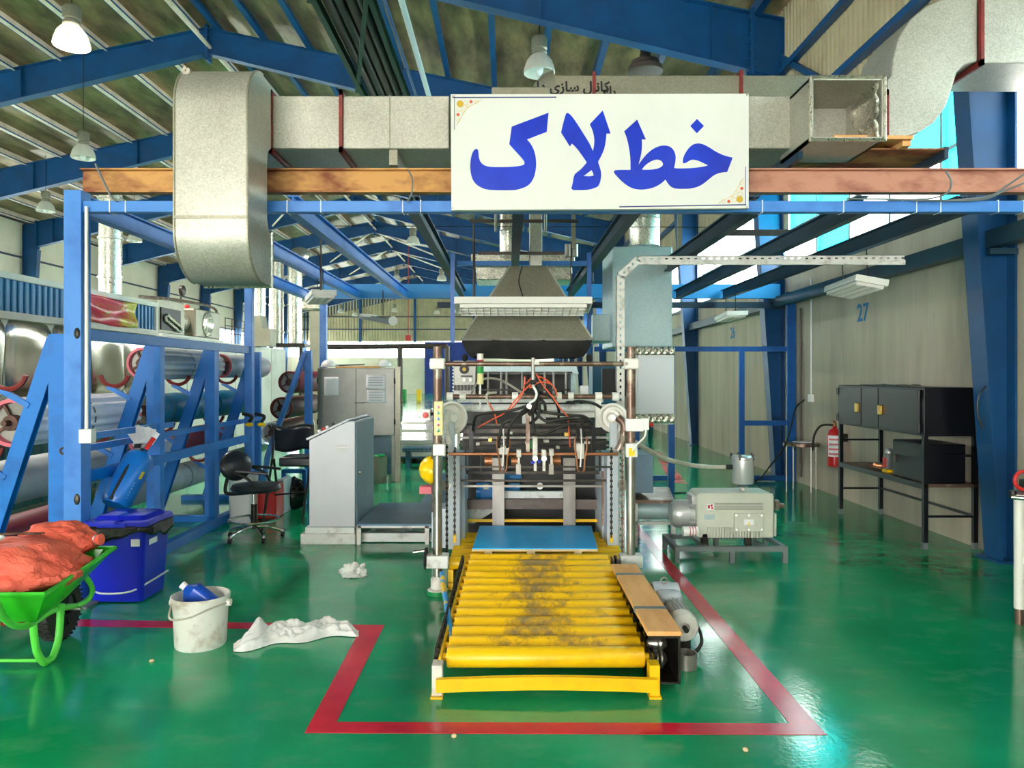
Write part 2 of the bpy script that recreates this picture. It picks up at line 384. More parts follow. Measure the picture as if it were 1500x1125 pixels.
def roller_mat():
    # yellow paint worn through to grey steel along the middle of the rollers
    m = mat('roller_yellow', (246, 192, 12), 0.4); N = m.node_tree.nodes; L = m.node_tree.links; b = N['Principled BSDF']
    tc = N.new('ShaderNodeTexCoord'); n = N.new('ShaderNodeTexNoise'); n.inputs['Scale'].default_value = 5; n.inputs['Detail'].default_value = 10; n.inputs['Roughness'].default_value = 0.78
    oi = N.new('ShaderNodeObjectInfo'); va = N.new('ShaderNodeVectorMath'); va.operation = 'MULTIPLY_ADD'; va.inputs[1].default_value = (1, 1, 1)
    sc_ = N.new('ShaderNodeVectorMath'); sc_.operation = 'SCALE'; sc_.inputs[3].default_value = 40; L.new(oi.outputs['Random'], sc_.inputs[0])
    L.new(tc.outputs['Object'], va.inputs[0]); L.new(sc_.outputs[0], va.inputs[2])
    L.new(va.outputs[0], n.inputs['Vector']); sp = N.new('ShaderNodeSeparateXYZ'); L.new(tc.outputs['Object'], sp.inputs[0])
    ab = N.new('ShaderNodeMath'); ab.operation = 'ABSOLUTE'; L.new(sp.outputs['X'], ab.inputs[0])
    mr = N.new('ShaderNodeMapRange'); mr.inputs['From Min'].default_value = 0.1; mr.inputs['From Max'].default_value = 0.5; mr.inputs['To Min'].default_value = 0.1; mr.inputs['To Max'].default_value = -0.09
    L.new(ab.outputs[0], mr.inputs['Value']); ad = N.new('ShaderNodeMath'); L.new(n.outputs['Fac'], ad.inputs[0]); L.new(mr.outputs[0], ad.inputs[1])
    r = N.new('ShaderNodeValToRGB'); e = r.color_ramp.elements; e[0].position = 0.54; e[0].color = rgb(248, 196, 10); e[1].position = 0.7; e[1].color = rgb(142, 122, 84)
    x = e.new(0.61); x.color = rgb(206, 160, 40)
    L.new(ad.outputs[0], r.inputs[0]); L.new(r.outputs[0], b.inputs['Base Color'])
roller_mat()
# ------------------------------------------------------------------ the hall
XL, XR, XM, Y0, Y1 = -18.2, 4.35, -6.93, -11.0, 64.7
EAVE, RIDGE, SILL, HEAD = 7.4, 9.78, 3.17, 4.6
BAYS = [6.4 + 5.3*k for k in range(-3, 12)]
struct('floor', MB().box(XL-0.3, XR+0.3, Y0, Y1+0.3, -0.15, 0.0), 'floor_green', 'glossy green epoxy factory floor', smooth=False, origin=(0, 0, 0))
def marking(pts, label):
    b = MB(); b.prism([(FP(x, y).x, FP(x, y).y) for x, y in pts], 'xy', 0.0004, 0.0022)
    struct('floor_line', b, 'line_red', label, smooth=False)
b = MB()
b.prism([(FP(x, y).x, FP(x, y).y) for x, y in ((0, 907), (562, 916), (447, 1074), (1210, 1077), (938, 774), (926, 774), (1157, 1060), (491, 1058), (580, 924), (0, 918))][:0] or
        [(FP(x, y).x, FP(x, y).y) for x, y in ((-300, 900), (563, 916), (493, 1058), (1156, 1060), (916, 762), (929, 762), (1211, 1077), (446, 1074), (527, 923.5), (-300, 912))], 'xy', 0.0004, 0.0022)
struct('floor_line', b, 'line_red', 'red painted floor line boxing in the yellow roller conveyor', smooth=False)
marking(((225, 812), (244, 809), (300, 779), (288, 777)), 'short red floor line under the blue roll rack')
marking(((981, 706), (1007, 709), (968, 662), (958, 660)), 'red floor line behind the vacuum pump')
# right wall: concrete below, window strip, ribbed siding above
wr = struct('wall_right', MB().box(XR, XR+0.22, Y0, Y1, 0, SILL), 'concrete', 'grey concrete wall along the hall', smooth=False)
MB().box(XR-0.03, XR+0.25, Y0, Y1, SILL, SILL+0.06).link('wall_cap', 'ledger', wr, smooth=False)
def ribs(axis, a0, a1, z0f, z1f, at, pitch, depth, sgn):
    b = MB(); n = int((a1-a0)/pitch); prof = []
    for i in range(n):
        u = a0 + i*pitch
        prof += [(u, 0), (u+pitch*0.4, 0), (u+pitch*0.5, depth), (u+pitch*0.9, depth)]
    prof.append((a0+n*pitch, 0))
    vs = []
    for u, d in prof:
        for z in (z0f(u), z1f(u)):
            vs.append((at+sgn*d, u, z) if axis == 'y' else (u, at+sgn*d, z))
    return b.add(vs, [(2*i, 2*i+2, 2*i+3, 2*i+1) for i in range(len(prof)-1)])
ribs('y', 1.0, 30.0, lambda u: HEAD, lambda u: EAVE, XR+0.02, 0.13, 0.03, -1).link('ribbed_siding', 'siding', wr, smooth=False)
MB().box(XR+0.04, XR+0.1, Y0, Y1, HEAD, EAVE).link('siding_backing', 'siding', wr, smooth=False)
for z in (5.45, 6.3): MB().box(XR-0.13, XR-0.02, 1.0, 40, z, z+0.09).link('girt', 'hall_blue', wr, smooth=False)
MB().bar((XR-0.06, 8.6, 4.7), (XR-0.06, 11.6, 6.6), 0.05, 0.09).link('diagonal_brace', 'hall_blue', wr, smooth=False)
for s, y in (('27', 9.05), ('26', 14.3)):
    text('wall_number', s, 0.3, 'wall_ink', Matrix.Translation((XR-0.003, y, H(459, 9.05) if s == '27' else 2.42)) @ FACE_L, wr, 0.001, 0.006)
# fibre-concrete joint and conduit on the wall
one('wall_conduit', MB().tube([(XR-0.02, 10.55, 3.0), (XR-0.02, 10.55, 1.32)], 0.012, 8).box(XR-0.05, XR, 10.5, 10.6, 1.22, 1.33), 'white_plastic', 'white wall conduit ending in a socket above the small table', 'conduit')
one('wall_pipe', MB().tube([(XR-0.03, 10.9, 2.6), (XR-0.03, 10.9, 0.1)], 0.018, 8), 'pipe_brown', 'thin brown pipe running down the concrete wall', 'pipe')
def window(n, axis, a0, a1, at, rows, label, tint=()):
    w = sroot('window_%d' % n, (at if axis == 'y' else (a0+a1)/2, (a0+a1)/2 if axis == 'y' else at, SILL), label)
    k = max(2, round((a1-a0)/1.06)); st = (a1-a0)/k
    def bx(u0, u1, t, z0, z1): return MB().box(at-t, at+t, u0, u1, z0, z1) if axis == 'y' else MB().box(u0, u1, at-t, at+t, z0, z1)
    f = bx(a0, a1, 0.04, SILL+0.06, SILL+0.11)
    for u0, u1, t, z0, z1 in [(a0, a1, 0.04, HEAD-0.05, HEAD)] + ([(a0, a1, 0.03, (SILL+HEAD)/2-0.02, (SILL+HEAD)/2+0.02)] if rows == 2 else []):
        g = bx(u0, u1, t, z0, z1); f.add(g.v, g.f)
    for i in range(k+1):
        u = a0 + i*st; g = bx(max(a0, u-0.025), min(a1, u+0.025), 0.045, SILL+0.06, HEAD); f.add(g.v, g.f)
    f.link('window_frame', 'window_frame', w, smooth=False)
    zs = [(SILL+0.1, HEAD-0.05)] if rows == 1 else [(SILL+0.1, (SILL+HEAD)/2-0.02), ((SILL+HEAD)/2+0.02, HEAD-0.05)]
    for i in range(k):
        for j, (z0, z1) in enumerate(zs):
            g = bx(a0+i*st+0.02, a0+(i+1)*st-0.02, 0.004, z0, z1)
            g.link('pane', 'glass_dimmed' if tint == 'dimmed' else 'glass_turquoise' if (i, j) in tint else 'glass_clear', w, smooth=False)
nw = 1
for i in range(len(BAYS)-1):
    y = BAYS[i]
    tint = {3: [(0, 0), (0, 1), (1, 1), (3, 0), (3, 1), (4, 1)]}.get(i, [(0, 1)] if i == 4 else [])
    if i < 3: tint = 'dimmed'  # unseen near bays: denser panes added to dim the side light
    window(nw, 'y', y+0.12, y+5.18, XR+0.11, 2 if i < 6 else 1, 'strip window above the concrete wall, bay %d' % (i+1), tint); nw += 1
# left wall
wl = struct('wall_left', MB().box(XL-0.2, XL, Y0, Y1, 0, SILL), 'concrete', 'far side wall of the hall behind the drying oven', smooth=False)
MB().box(XL-0.16, XL-0.08, Y0, Y1, HEAD, EAVE).link('wall_backing', 'panel_cream', wl, smooth=False)
for i in range(len(BAYS)-1):
    if BAYS[i] < 0: continue
    for j in range(2):
        MB().box(XL-0.08, XL-0.02, BAYS[i]+0.1, BAYS[i]+5.2, HEAD+0.03+j*1.4, HEAD+1.38+j*1.4).link('wall_panel', 'panel_cream', wl, smooth=False)
for z in (HEAD+0.0, HEAD+1.38, 7.3): MB().box(XL-0.02, XL+0.05, Y0, Y1, z, z+0.06).link('girt', 'girt_dark', wl, smooth=False)
for i in range(len(BAYS)-1):
    window(nw, 'y', BAYS[i]+0.12, BAYS[i]+5.18, XL-0.1, 1, 'strip window in the far side wall, bay %d' % (i+1)); nw += 1
# back wall
roof_z = lambda x: EAVE + (RIDGE-EAVE)*((XR-x)/(XR-XM) if x > XM else (x-XL)/(XM-XL))
wb = struct('wall_back', MB().box(XL, XR, Y1, Y1+0.2, 0, SILL), 'panel_cream', 'distant end wall of the hall', smooth=False)
ribs('x', XL, XR, lambda u: HEAD, roof_z, Y1, 0.26, 0.05, -1).link('ribbed_siding', 'siding', wb, smooth=False)
for z in (5.6, 6.7): MB().box(XL, XR, Y1-0.12, Y1-0.06, z, z+0.09).link('girt', 'girt_dark', wb, smooth=False)
for x in (-13.0, -8.2, -3.0): MB().box(x-0.1, x+0.1, Y1-0.2, Y1-0.06, HEAD-0.1, roof_z(x)).link('wind_post', 'hall_blue', wb, smooth=False)
d = struct('door_1', MB().box(-7.35, -2.6, Y1-0.16, Y1-0.06, 0.0, 4.55), 'door_blue', 'tall blue sliding door in the distant end wall', smooth=False)
for i in range(4): MB().box(-7.3+i*1.17, -7.22+i*1.17, Y1-0.2, Y1-0.16, 0.05, 4.5).link('door_rib', 'door_blue', d, smooth=False)
for a0, a1 in ((-17.9, -12.8), (-12.6, -7.5), (-2.4, 4.2)):
    window(nw, 'x', a0, a1, Y1+0.05, 1, 'strip window in the distant end wall from %.0f m' % a0); nw += 1
# unseen end wall; its door opening is added and sized for frontal light
wf = struct('wall_front', MB().prism([(XL, 0), (-9, 0), (-9, 4.4), (-1, 4.4), (-1, 0), (XR, 0), (XR, EAVE), (XM, RIDGE), (XL, EAVE)], 'xz', Y0-0.2, Y0), 'panel_cream', 'unseen end wall behind the viewer, opening added to let in frontal light', smooth=False)
# ceiling: foil insulation with purlins
ce = sroot('ceiling', (XM, 0, EAVE), 'pitched roof lined with crinkled foil insulation')
for x0, x1 in ((XL-0.2, XM), (XM, XR+0.2)):
    z0, z1 = roof_z(max(XL, x0)) , roof_z(min(XR, x1))
    MB().add([(x0, Y0, z0), (x1, Y0, z1), (x1, Y1+.2, z1), (x0, Y1+.2, z0), (x0, Y0, z0+.06), (x1, Y0, z1+.06), (x1, Y1+.2, z1+.06), (x0, Y1+.2, z0+.06)],
             [(0,3,2,1),(4,5,6,7),(0,1,5,4),(1,2,6,5),(2,3,7,6),(3,0,4,7)]).link('roof_lining', 'insulation', ce, smooth=False)
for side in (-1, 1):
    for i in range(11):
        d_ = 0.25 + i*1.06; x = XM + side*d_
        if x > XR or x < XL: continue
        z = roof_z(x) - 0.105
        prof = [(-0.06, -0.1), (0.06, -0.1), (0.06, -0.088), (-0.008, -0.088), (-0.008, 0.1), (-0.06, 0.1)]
        pu = MB().sweep((x, Y0, z), (x, Y1, z), prof).link('purlin', 'purlin_cream' if side < 0 else 'hall_blue', ce, smooth=False)  # same purlins on both slopes; lit cream and shaded blue put into the colour
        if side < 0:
            for u in (-0.072, 0.072): MB().box(x+u-0.012, x+u+0.012, Y0, Y1, z-0.1, z-0.075).link('purlin_shade_edge', 'hall_blue', pu, smooth=False)  # blue strips paint the shadow along both flange edges
# portal frames
def make_frame(y):
    fr = sroot('portal_frame', (0, y, 0), 'blue welded steel portal frame of the hall')
    w = lambda h: 0.13 + 0.068*h
    for s in (1, -1):
        xw = XR-0.01 if s > 0 else XL+0.06; zt = 7.22
        inner = lambda h: xw - s*w(h)
        b = MB().prism([(xw, 0), (xw, zt), (inner(zt), zt), (inner(0), 0)], 'xz', y-0.008, y+0.008)
        b.bar((inner(0), y, 0), (inner(6.3), y, 6.3), 0.02, 0.22, up=(0, 1, 0)); b.bar((xw-s*0.01, y, 0), (xw-s*0.01, y, zt), 0.02, 0.22, up=(0, 1, 0))
        b.box(inner(0)-s*0.06, xw, y-0.15, y+0.15, 0, 0.02)
        b.link('column', 'hall_blue', fr, smooth=False)
        x0, x1 = xw, XM; z0, z1 = zt, RIDGE-0.2; dk, dr = 0.9, 0.58
        r = MB().prism([(x0, z0-dk), (x0, z0), (x1, z1), (x1, z1-dr)], 'xz', y-0.007, y+0.007)
        r.bar((x0, y, z0), (x1, y, z1), 0.22, 0.018); r.bar((x0-s*0.25, y, z0-dk+0.03), (x1, y, z1-dr), 0.22, 0.018)
        L = abs(x0-x1)
        for t in (0.1, 0.34, 0.62):
            xa = x0+(x1-x0)*t; za = z0+(z1-z0)*t; dd = dk+(dr-dk)*t
            r.box(xa-0.008, xa+0.008, y-0.1, y+0.1, za-dd, za)
        r.link('rafter', 'hall_blue', fr, smooth=False)
        xa = x0 - s*0.5; za = z0+(z1-z0)*0.5/L
        p = MB().box(xa-0.03, xa+0.03, y-0.11, y+0.11, za-dk-0.08, za+0.06)
        for k in range(7):
            for q in (-0.07, 0.07): p.cyl((xa-0.06, y+q, za-dk+0.05+k*0.13), (xa+0.06, y+q, za-dk+0.05+k*0.13), 0.02, n=6)
        p.link('splice_plate', 'hall_blue', fr, smooth=False)
    p = MB().box(XM-0.03, XM+0.03, y-0.12, y+0.12, RIDGE-0.95, RIDGE-0.12)
    for k in range(6):
        for q in (-0.08, 0.08): p.cyl((XM-0.06, y+q, RIDGE-0.88+k*0.13), (XM+0.06, y+q, RIDGE-0.88+k*0.13), 0.02, n=6)
    p.link('ridge_plate', 'hall_blue', fr, smooth=False)
    return fr
f0 = make_frame(BAYS[3])
for y in BAYS[4:]: copy_tree(f0, (0, y, 0))
# pale roof bracing between the frames
for i in range(4, len(BAYS)-1):
    for s in (-1, 1):
        a = V((XM+s*0.3, BAYS[i], RIDGE-0.85)); c = V((XM+s*3.6, BAYS[i+1], RIDGE-1.5))
        if i in (6, 7, 9, 10): struct('roof_brace', MB().tube([a, c], 0.04, 6), 'purlin_cream', 'pale diagonal roof brace')
struct('ridge_strut', MB().tube([(XM+0.05, 1.2, RIDGE-0.62), (XM+0.05, 59, RIDGE-0.62)], 0.045, 8), 'purlin_cream', 'pale tube strut along the roof ridge')

# high-bay lamps
def make_lamp(lit, loc, label):
    L = root('high_bay_lamp', loc, label, 'lamp', 'bell lamps hanging from the roof'); c = V(loc)
    MB().lathe(c, (0, 0, 1), [(0.25, 0), (0.256, 0.012), (0.25, 0.03), (0.235, 0.1), (0.2, 0.2), (0.14, 0.28), (0.1, 0.31)], 28, caps=False).link('reflector', 'lamp_glow' if lit else 'lamp_glass', L, thick=0.004)
    g = MB()
    for i in range(28):
        a = 2*math.pi*i/28; u = V((math.cos(a), math.sin(a), 0))
        g.tube([c+u*0.253+V((0,0,.03)), c+u*0.238+V((0,0,.1)), c+u*0.203+V((0,0,.2)), c+u*0.142+V((0,0,.28))], 0.006, 4)
    g.link('reflector_rib', 'lamp_glass', L)['kind'] = 'stuff'
    MB().lathe(c+V((0,0,.305)), (0, 0, 1), [(0.1, 0), (0.125, 0.02), (0.125, 0.06), (0.1, 0.08), (0.13, 0.1), (0.13, 0.26), (0.1, 0.3), (0.03, 0.32)], 18).link('ballast_housing', 'zinc_dull', L)
    MB().ball(c+V((0, 0, 0.1)), 0.07, 0.07, 0.13).link('bulb', 'lamp_lit' if lit else 'white_plastic', L)
    MB().tube([c+V((0,0,.62)), c+V((0,0,.75)), (c.x, c.y, roof_z(c.x)-0.02)], 0.008, 6).link('hanger_rod', 'dark_steel', L)
    return L
def high_bay_light(parent, power):
    ld = bpy.data.lights.new('lamp_light', 'SPOT'); ld.energy = power; ld.spot_size = math.radians(150); ld.spot_blend = 0.6; ld.shadow_soft_size = 0.12; ld.color = (1, 0.95, 0.86)
    o = bpy.data.objects.new('lamp_light', ld); COL.objects.link(o); o.parent = parent; o.location = (0, 0, -0.01)
LB = 6.55
def lamp_at(px, py, label, h=LB, lit=False):
    Y = (h-EYE)*F/(CY-py); return make_lamp(lit, (X(px, Y), Y, h), label)
l0 = lamp_at(105, 68, 'glowing bell lamp hanging in front of the near rafter', lit=True); high_bay_light(l0, 900)
lamp_at(790, 108, 'unlit ribbed bell lamp hanging above the white sign')
lamp_at(122, 232, 'bell lamp above the end of the rusted beam')
lamp_at(67, 310, 'bell lamp hanging over the blue corrugated oven hood')
lamp_at(197, 354, 'small bell lamp beside the tall vent pipe')
for k, (px, py) in enumerate(((605, 358), (647, 411), (581, 412), (560, 435), (499, 458), (520, 463), (578, 457), (640, 460), (665, 458))):
    lamp_at(px, py, ['bell lamp below the distant roof ridge', 'bell lamp above the blue cross beam, beside the slender blue post', 'small bell lamp just above the blue cross beam',
        'small bell lamp just under the blue cross beam', 'bell lamp beside the tilted lamp fixture', 'bell lamp nearest the round spotlight, hanging lower', 'bell lamp above the round spotlight',
        'bell lamp hanging before the distant ribbed end wall', 'bell lamp half hidden behind the white louvred fixture'][k])
# ------------------------------------------------------------------ overhead equipment frame around the line
EF = root('equipment_frame', (0.6, 5.3, 0), 'blue steel frame with rusted beam spanning over the machine line', 'steel frame')
YF, XP, HT = 5.3, -3.1, 2.92
def post(x, y, z0, z1, w, m='frame_blue', par=None, **k):
    MB().box(x-w/2, x+w/2, y-w/2, y+w/2, z0, z1).link('post', m, par or EF, smooth=False, bevel=0.004)
post(XP, YF, 0, HT, 0.125)
MB().box(XP-0.1, XP+0.1, YF-0.1, YF+0.1, 0, 0.012).link('base_plate', 'frame_blue', EF, smooth=False)
for z in (1.9, 0.72): MB().ball((XP+0.035, YF-0.064, z), 0.022, 0.012, 0.04).link('weld_patch', 'dark_steel', EF)
post(XP+0.02, 8.76, 0, 2.8, 0.09); post(X(474, 11.4), 11.4, 0, 2.86, 0.1)
MB().bar((XP, YF, H(304, YF)), (4.2, YF, H(304, YF)), 0.08, 0.08).link('front_rail', 'frame_blue', EF, smooth=False, bevel=0.004)
yb = 5.42
rb = MB().ibeam((X(122, yb), yb, H(266, yb)), (X(662, yb), yb, H(266, yb)), 0.175, 0.09).link('rusted_beam', 'rust_beam', EF, smooth=False); tag(rb, 'orange rusted steel beam')
rb = MB().ibeam((X(662, yb), yb, H(266, yb)), (4.25, yb, H(266, yb)), 0.175, 0.09).link('rusted_beam', 'rust_pink', EF, smooth=False); tag(rb, 'pinkish rusted steel beam')
hz = 2.84
for x in (-2.32, -1.57, -0.69, 0.07, 0.92, 1.79, 2.58, 3.3):
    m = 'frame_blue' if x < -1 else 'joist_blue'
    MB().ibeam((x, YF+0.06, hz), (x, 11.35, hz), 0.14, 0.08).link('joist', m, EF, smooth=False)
MB().ibeam((XP, YF+0.07, hz), (XP, 11.35, hz), 0.14, 0.08).link('edge_beam', 'frame_blue', EF, smooth=False)
yr = 11.45
MB().channel((X(472, yr), yr, H(427, yr)), (4.2, yr, H(427, yr)), 0.22, 0.1, side=-1).link('rear_beam', 'machine_blue', EF, smooth=False)
MB().bar((X(640, yr), yr+0.1, H(446, yr)), (4.2, yr+0.1, H(446, yr)), 0.08, 0.09).link('rear_rail', 'joist_blue', EF, smooth=False)
MB().bar((X(670, 8.2), 8.2, H(386, 8.2)), (X(870, 8.2), 8.2, H(386, 8.2)), 0.06, 0.05).link('cross_tie', 'frame_blue', EF, smooth=False)
for px, y, z1, z0 in ((663, 7.1, 375, 502), (863, 7.1, 383, 500)):
    MB().box(X(px, y)-0.02, X(px, y)+0.02, y-0.02, y+0.02, H(z0, y), 2.78).link('drop_post', 'partition_blue', EF, smooth=False)
# guard rails on the rack side
for z, y1, in ((1.9, 8.72), (0.86, 8.72)):
    MB().bar((XP, YF+0.06, z), (XP+0.02, y1, z), 0.05, 0.085).link('side_rail', 'rack_blue', EF, smooth=False, bevel=0.003)
MB().bar((XP, YF+0.06, 0.045), (XP, 8.7, 0.045), 0.09, 0.09).link('side_rail', 'rack_blue', EF, smooth=False, bevel=0.003)
MB().bar((XP, YF+0.06, 1.15), (XP, 6.8, 1.15), 0.03, 0.05).link('side_rail', 'rack_blue', EF, smooth=False)
MB().box(XP-0.03, XP+0.03, 6.5, 6.58, 0.1, 1.9).link('side_post', 'rack_blue', EF, smooth=False)
MB().box(XP-0.03, XP+0.03, 7.7, 7.78, 0.1, 1.9).link('side_post', 'rack_blue', EF, smooth=False)
# conduit with a switch box on the near post
xc = XP+0.1
c_ = root('post_conduit', (xc, 5.25, 1.1), 'white plastic conduit and switch box on the corner post', 'conduit')
MB().tube([(xc, 5.24, 2.8), (xc, 5.24, 1.22)], 0.012, 8).link('conduit_tube', 'white_plastic', c_)
MB().box(xc-0.035, xc+0.055, 5.2, 5.27, 1.12, 1.22).link('switch_box', 'white_plastic', c_, bevel=0.006)
# cables lying along the beam
for k, pts in enumerate(([(1500, 268), (1470, 280), (1440, 292), (1380, 294), (1300, 292), (1240, 291)], [(1500, 255), (1475, 272), (1450, 287), (1400, 293), (1340, 294)], [(1385, 250), (1393, 265), (1388, 282), (1360, 291), (1300, 293)])):
    one('power_cable', MB().tube(spline([P(x, y, 5.24) for x, y in pts], 6), 0.007, 6), 'strap_grey', ['long grey cable sagging over the right part of the blue rail', 'upper grey cable curving down at the frame edge', 'grey cable looping over the pinkish beam'][k], 'cable', 'cables along the blue front rail')
one('power_cable', MB().tube(spline([P(140, 240, 5.3), P(150, 262, 5.26), P(163, 288, 5.24), P(172, 295, 5.24)], 6), 0.008, 6), 'strap_grey', 'short grey cable draped over the orange rusted beam end', 'cable')
one('power_cable', MB().tube(spline([P(597, 248, 5.3), P(604, 262, 5.24), P(603, 283, 5.23), P(596, 297, 5.23)], 6), 0.006, 6), 'strap_grey', 'thin cable hanging beside the white sign', 'cable')
tie = MB().tube([(0, 0.043, -0.043), (0, 0.043, 0.043), (0, -0.043, 0.043), (0, -0.043, -0.043)], 0.004, 4, closed=True)
t0 = None
for px in (165, 188, 423, 472, 591, 617, 1114, 1232, 1338, 1373, 1457, 1494):
    x = X(px, YF)
    if t0 is None: tt = MB(); tt.v = [v + V((x, YF, H(304, YF))) for v in tie.v]; tt.f = tie.f; t0 = tt.link('cable_tie', 'white_plastic', EF, smooth=False); x0 = x
    else: piece(t0, EF, (x-x0, 0, 0))
# cable ledger along the concrete wall
lg = root('wall_cable_tray', (4.2, 11, 2.7), 'long dark green tray fixed along the concrete wall', 'cable tray')
MB().channel((4.2, 4.6, 2.79), (4.2, 19.5, 2.69), 0.15, 0.14, up=(0, 0, 1)).link('tray', 'ledger', lg, smooth=False)
for y in (6.3, 11.6, 16.9): MB().bar((4.34, y, 2.66), (4.1, y, 2.66), 0.05, 0.05).link('bracket', 'ledger', lg, smooth=False)
# blue partition at the back right
PF = root('partition_frame', (3.4, 11.2, 0), 'blue open steel partition frame standing beside the wall', 'partition')
yp = 11.15
for px, z1, w in ((1158.5, 2.86, 0.13), (1086, 2.0, 0.08), (984, 2.0, 0.08)):
    MB().box(X(px, yp)-w/2, X(px, yp)+w/2, yp-0.03, yp+0.03, 0, z1).link('post', 'partition_blue', PF, smooth=False)
for a, c, z in ((870, 1152, 2.0), (1090, 1152, 0.88), (1090, 1152, 0.05), (948, 980, 0.05)):
    MB().bar((X(a, yp), yp, z), (X(c, yp), yp, z), 0.05, 0.075).link('rail', 'partition_blue', PF, smooth=False)

# ------------------------------------------------------------------ ducts
DU = root('ventilation_duct', (0.3, 5.9, 3.3), 'spangled zinc ventilation duct with down-drop and red flanges over the frame', 'duct')
za, zb, ya, yb2 = 3.235, 3.615, 5.31, 5.86
segs = [397, 500, 660, 1187]
xs = [X(p, ya) for p in segs]
for i in range(3): MB().box(xs[i]+0.01, xs[i+1]-0.01, ya, yb2, za, zb).link('duct_section', 'zinc', DU, smooth=False, bevel=0.008)
MB().box(X(571, ya)-0.004, X(571, ya)+0.004, ya-0.004, yb2, za, zb+0.003).link('seam', 'zinc_dull', DU, smooth=False)
def flange(x, y0, y1, z0, z1):
    b = MB().box(x-0.012, x+0.012, y0-0.03, y1+0.03, z0-0.035, z0+0.005).box(x-0.012, x+0.012, y0-0.03, y1+0.03, z1-0.005, z1+0.035).box(x-0.012, x+0.012, y0-0.03, y0+0.005, z0-0.035, z1+0.035).box(x-0.012, x+0.012, y1-0.005, y1+0.03, z0-0.035, z1+0.035)
    b.link('flange', 'flange_red', DU, smooth=False)
for px in (397, 500): flange(X(px, ya), ya, yb2, za, zb)
# down-drop: a C-shaped bend that comes forward over the beam, drops and turns back under
x0, x1, yd = X(255, 4.8), X(362, 4.8), 4.8
out = [(5.86, 3.68)] + arc((5.1, 3.38), 0.3, math.pi/2, math.pi, 10) + arc((5.12, 2.56), 0.32, math.pi, math.pi*1.5, 10) + [(5.3, 2.24)]
inn = [(5.3, 2.62), (5.24, 2.62)] + [(5.22, 2.66), (5.2, 2.7), (5.2, 3.12), (5.22, 3.18), (5.27, 3.22), (5.86, 3.22)]
MB().prism([(y, z) for y, z in out + inn], 'yz', x0, x1).link('drop_elbow', 'zinc', DU, bevel=0.006)
for xx in (x0, x1): MB().tube([(xx, y, z) for y, z in out[1:-1]], 0.009, 6).link('edge_seam', 'zinc_dull', DU)
MB().bar((x0, yd-0.004, H(318, 4.8)), (x1, yd-0.004, H(318, 4.8)), 0.012, 0.02).link('seam', 'zinc_dull', DU, smooth=False)
MB().tube([(x0, 5.3, 2.24), (x1, 5.3, 2.24), (x1, 5.3, 2.62), (x0, 5.3, 2.62)], 0.018, 6, closed=True).link('outlet_rim', 'zinc_pipe', DU)
MB().prism([(x0-0.03, 3.55), (x0+0.02, 3.66), (x0+0.06, 3.64), (x0+0.05, 3.45), (x0+0.03, 3.3), (x0-0.02, 3.3)], 'xz', 4.9, 4.93).link('loose_foil', 'zinc_pipe', DU)
# open branch box
bx0, bx1, bz0, bz1, byf = X(1187, 4.95), X(1296, 4.95), H(205, 4.95), H(113, 4.95), 4.95
b = MB(); t = 0.02
b.box(bx0, bx0+t, byf, 5.5, bz0, bz1).box(bx1-t, bx1, byf, 5.5, bz0, bz1).box(bx0, bx1, byf, 5.5, bz0, bz0+t).box(bx0, bx1, byf, 5.5, bz1-t, bz1).box(bx0, bx1, 5.48, 5.5, bz0, bz1)
b.link('branch_box', 'zinc', DU, smooth=False)
MB().tube([(bx0, byf, bz0), (bx1, byf, bz0), (bx1, byf, bz1), (bx0, byf, bz1)], 0.016, 6, closed=True).link('branch_rim', 'zinc_pipe', DU)
rn = lambda u, v: V((bx1-0.035+0.008*math.sin(v*14)+0.006*math.sin(v*31), byf+0.02+0.4*u, bz0+(bz1-bz0)*v))
MB().grid(rn, 6, 24).link('loose_foil', 'zinc_pipe', DU, thick=0.004)
flange(X(1297, ya), ya, yb2, za, zb)
# offset S bend up to the higher run
k = lambda px, py: (X(px, ya), H(py, ya))
up = [k(1299, 118), k(1306, 110), k(1308, 85), k(1316, 55), k(1333, 28), k(1358, 8), k(1390, -5), k(1432, -8)]
lo = [k(1432, 90), k(1412, 94), k(1402, 105), k(1396, 125), k(1386, 155), k(1368, 180), k(1345, 195), k(1320, 203), k(1299, 206)]
MB().prism(up + lo, 'xz', ya, yb2).link('offset_bend', 'zinc', DU, bevel=0.008)
flange(X(1436, ya), ya, yb2, k(0, 90)[1], k(0, -8)[1])
MB().box(X(1438, ya), 4.25, ya, yb2, k(0, 92)[1], k(0, -8)[1]).link('duct_section', 'zinc', DU, smooth=False, bevel=0.008)
for px in (578, 1000): MB().bar((X(px, 5.4), 5.34, 3.18), (X(px, 5.4), 5.8, 3.18), 0.06, 0.11).link('support_block', 'zinc_dull', DU, smooth=False)
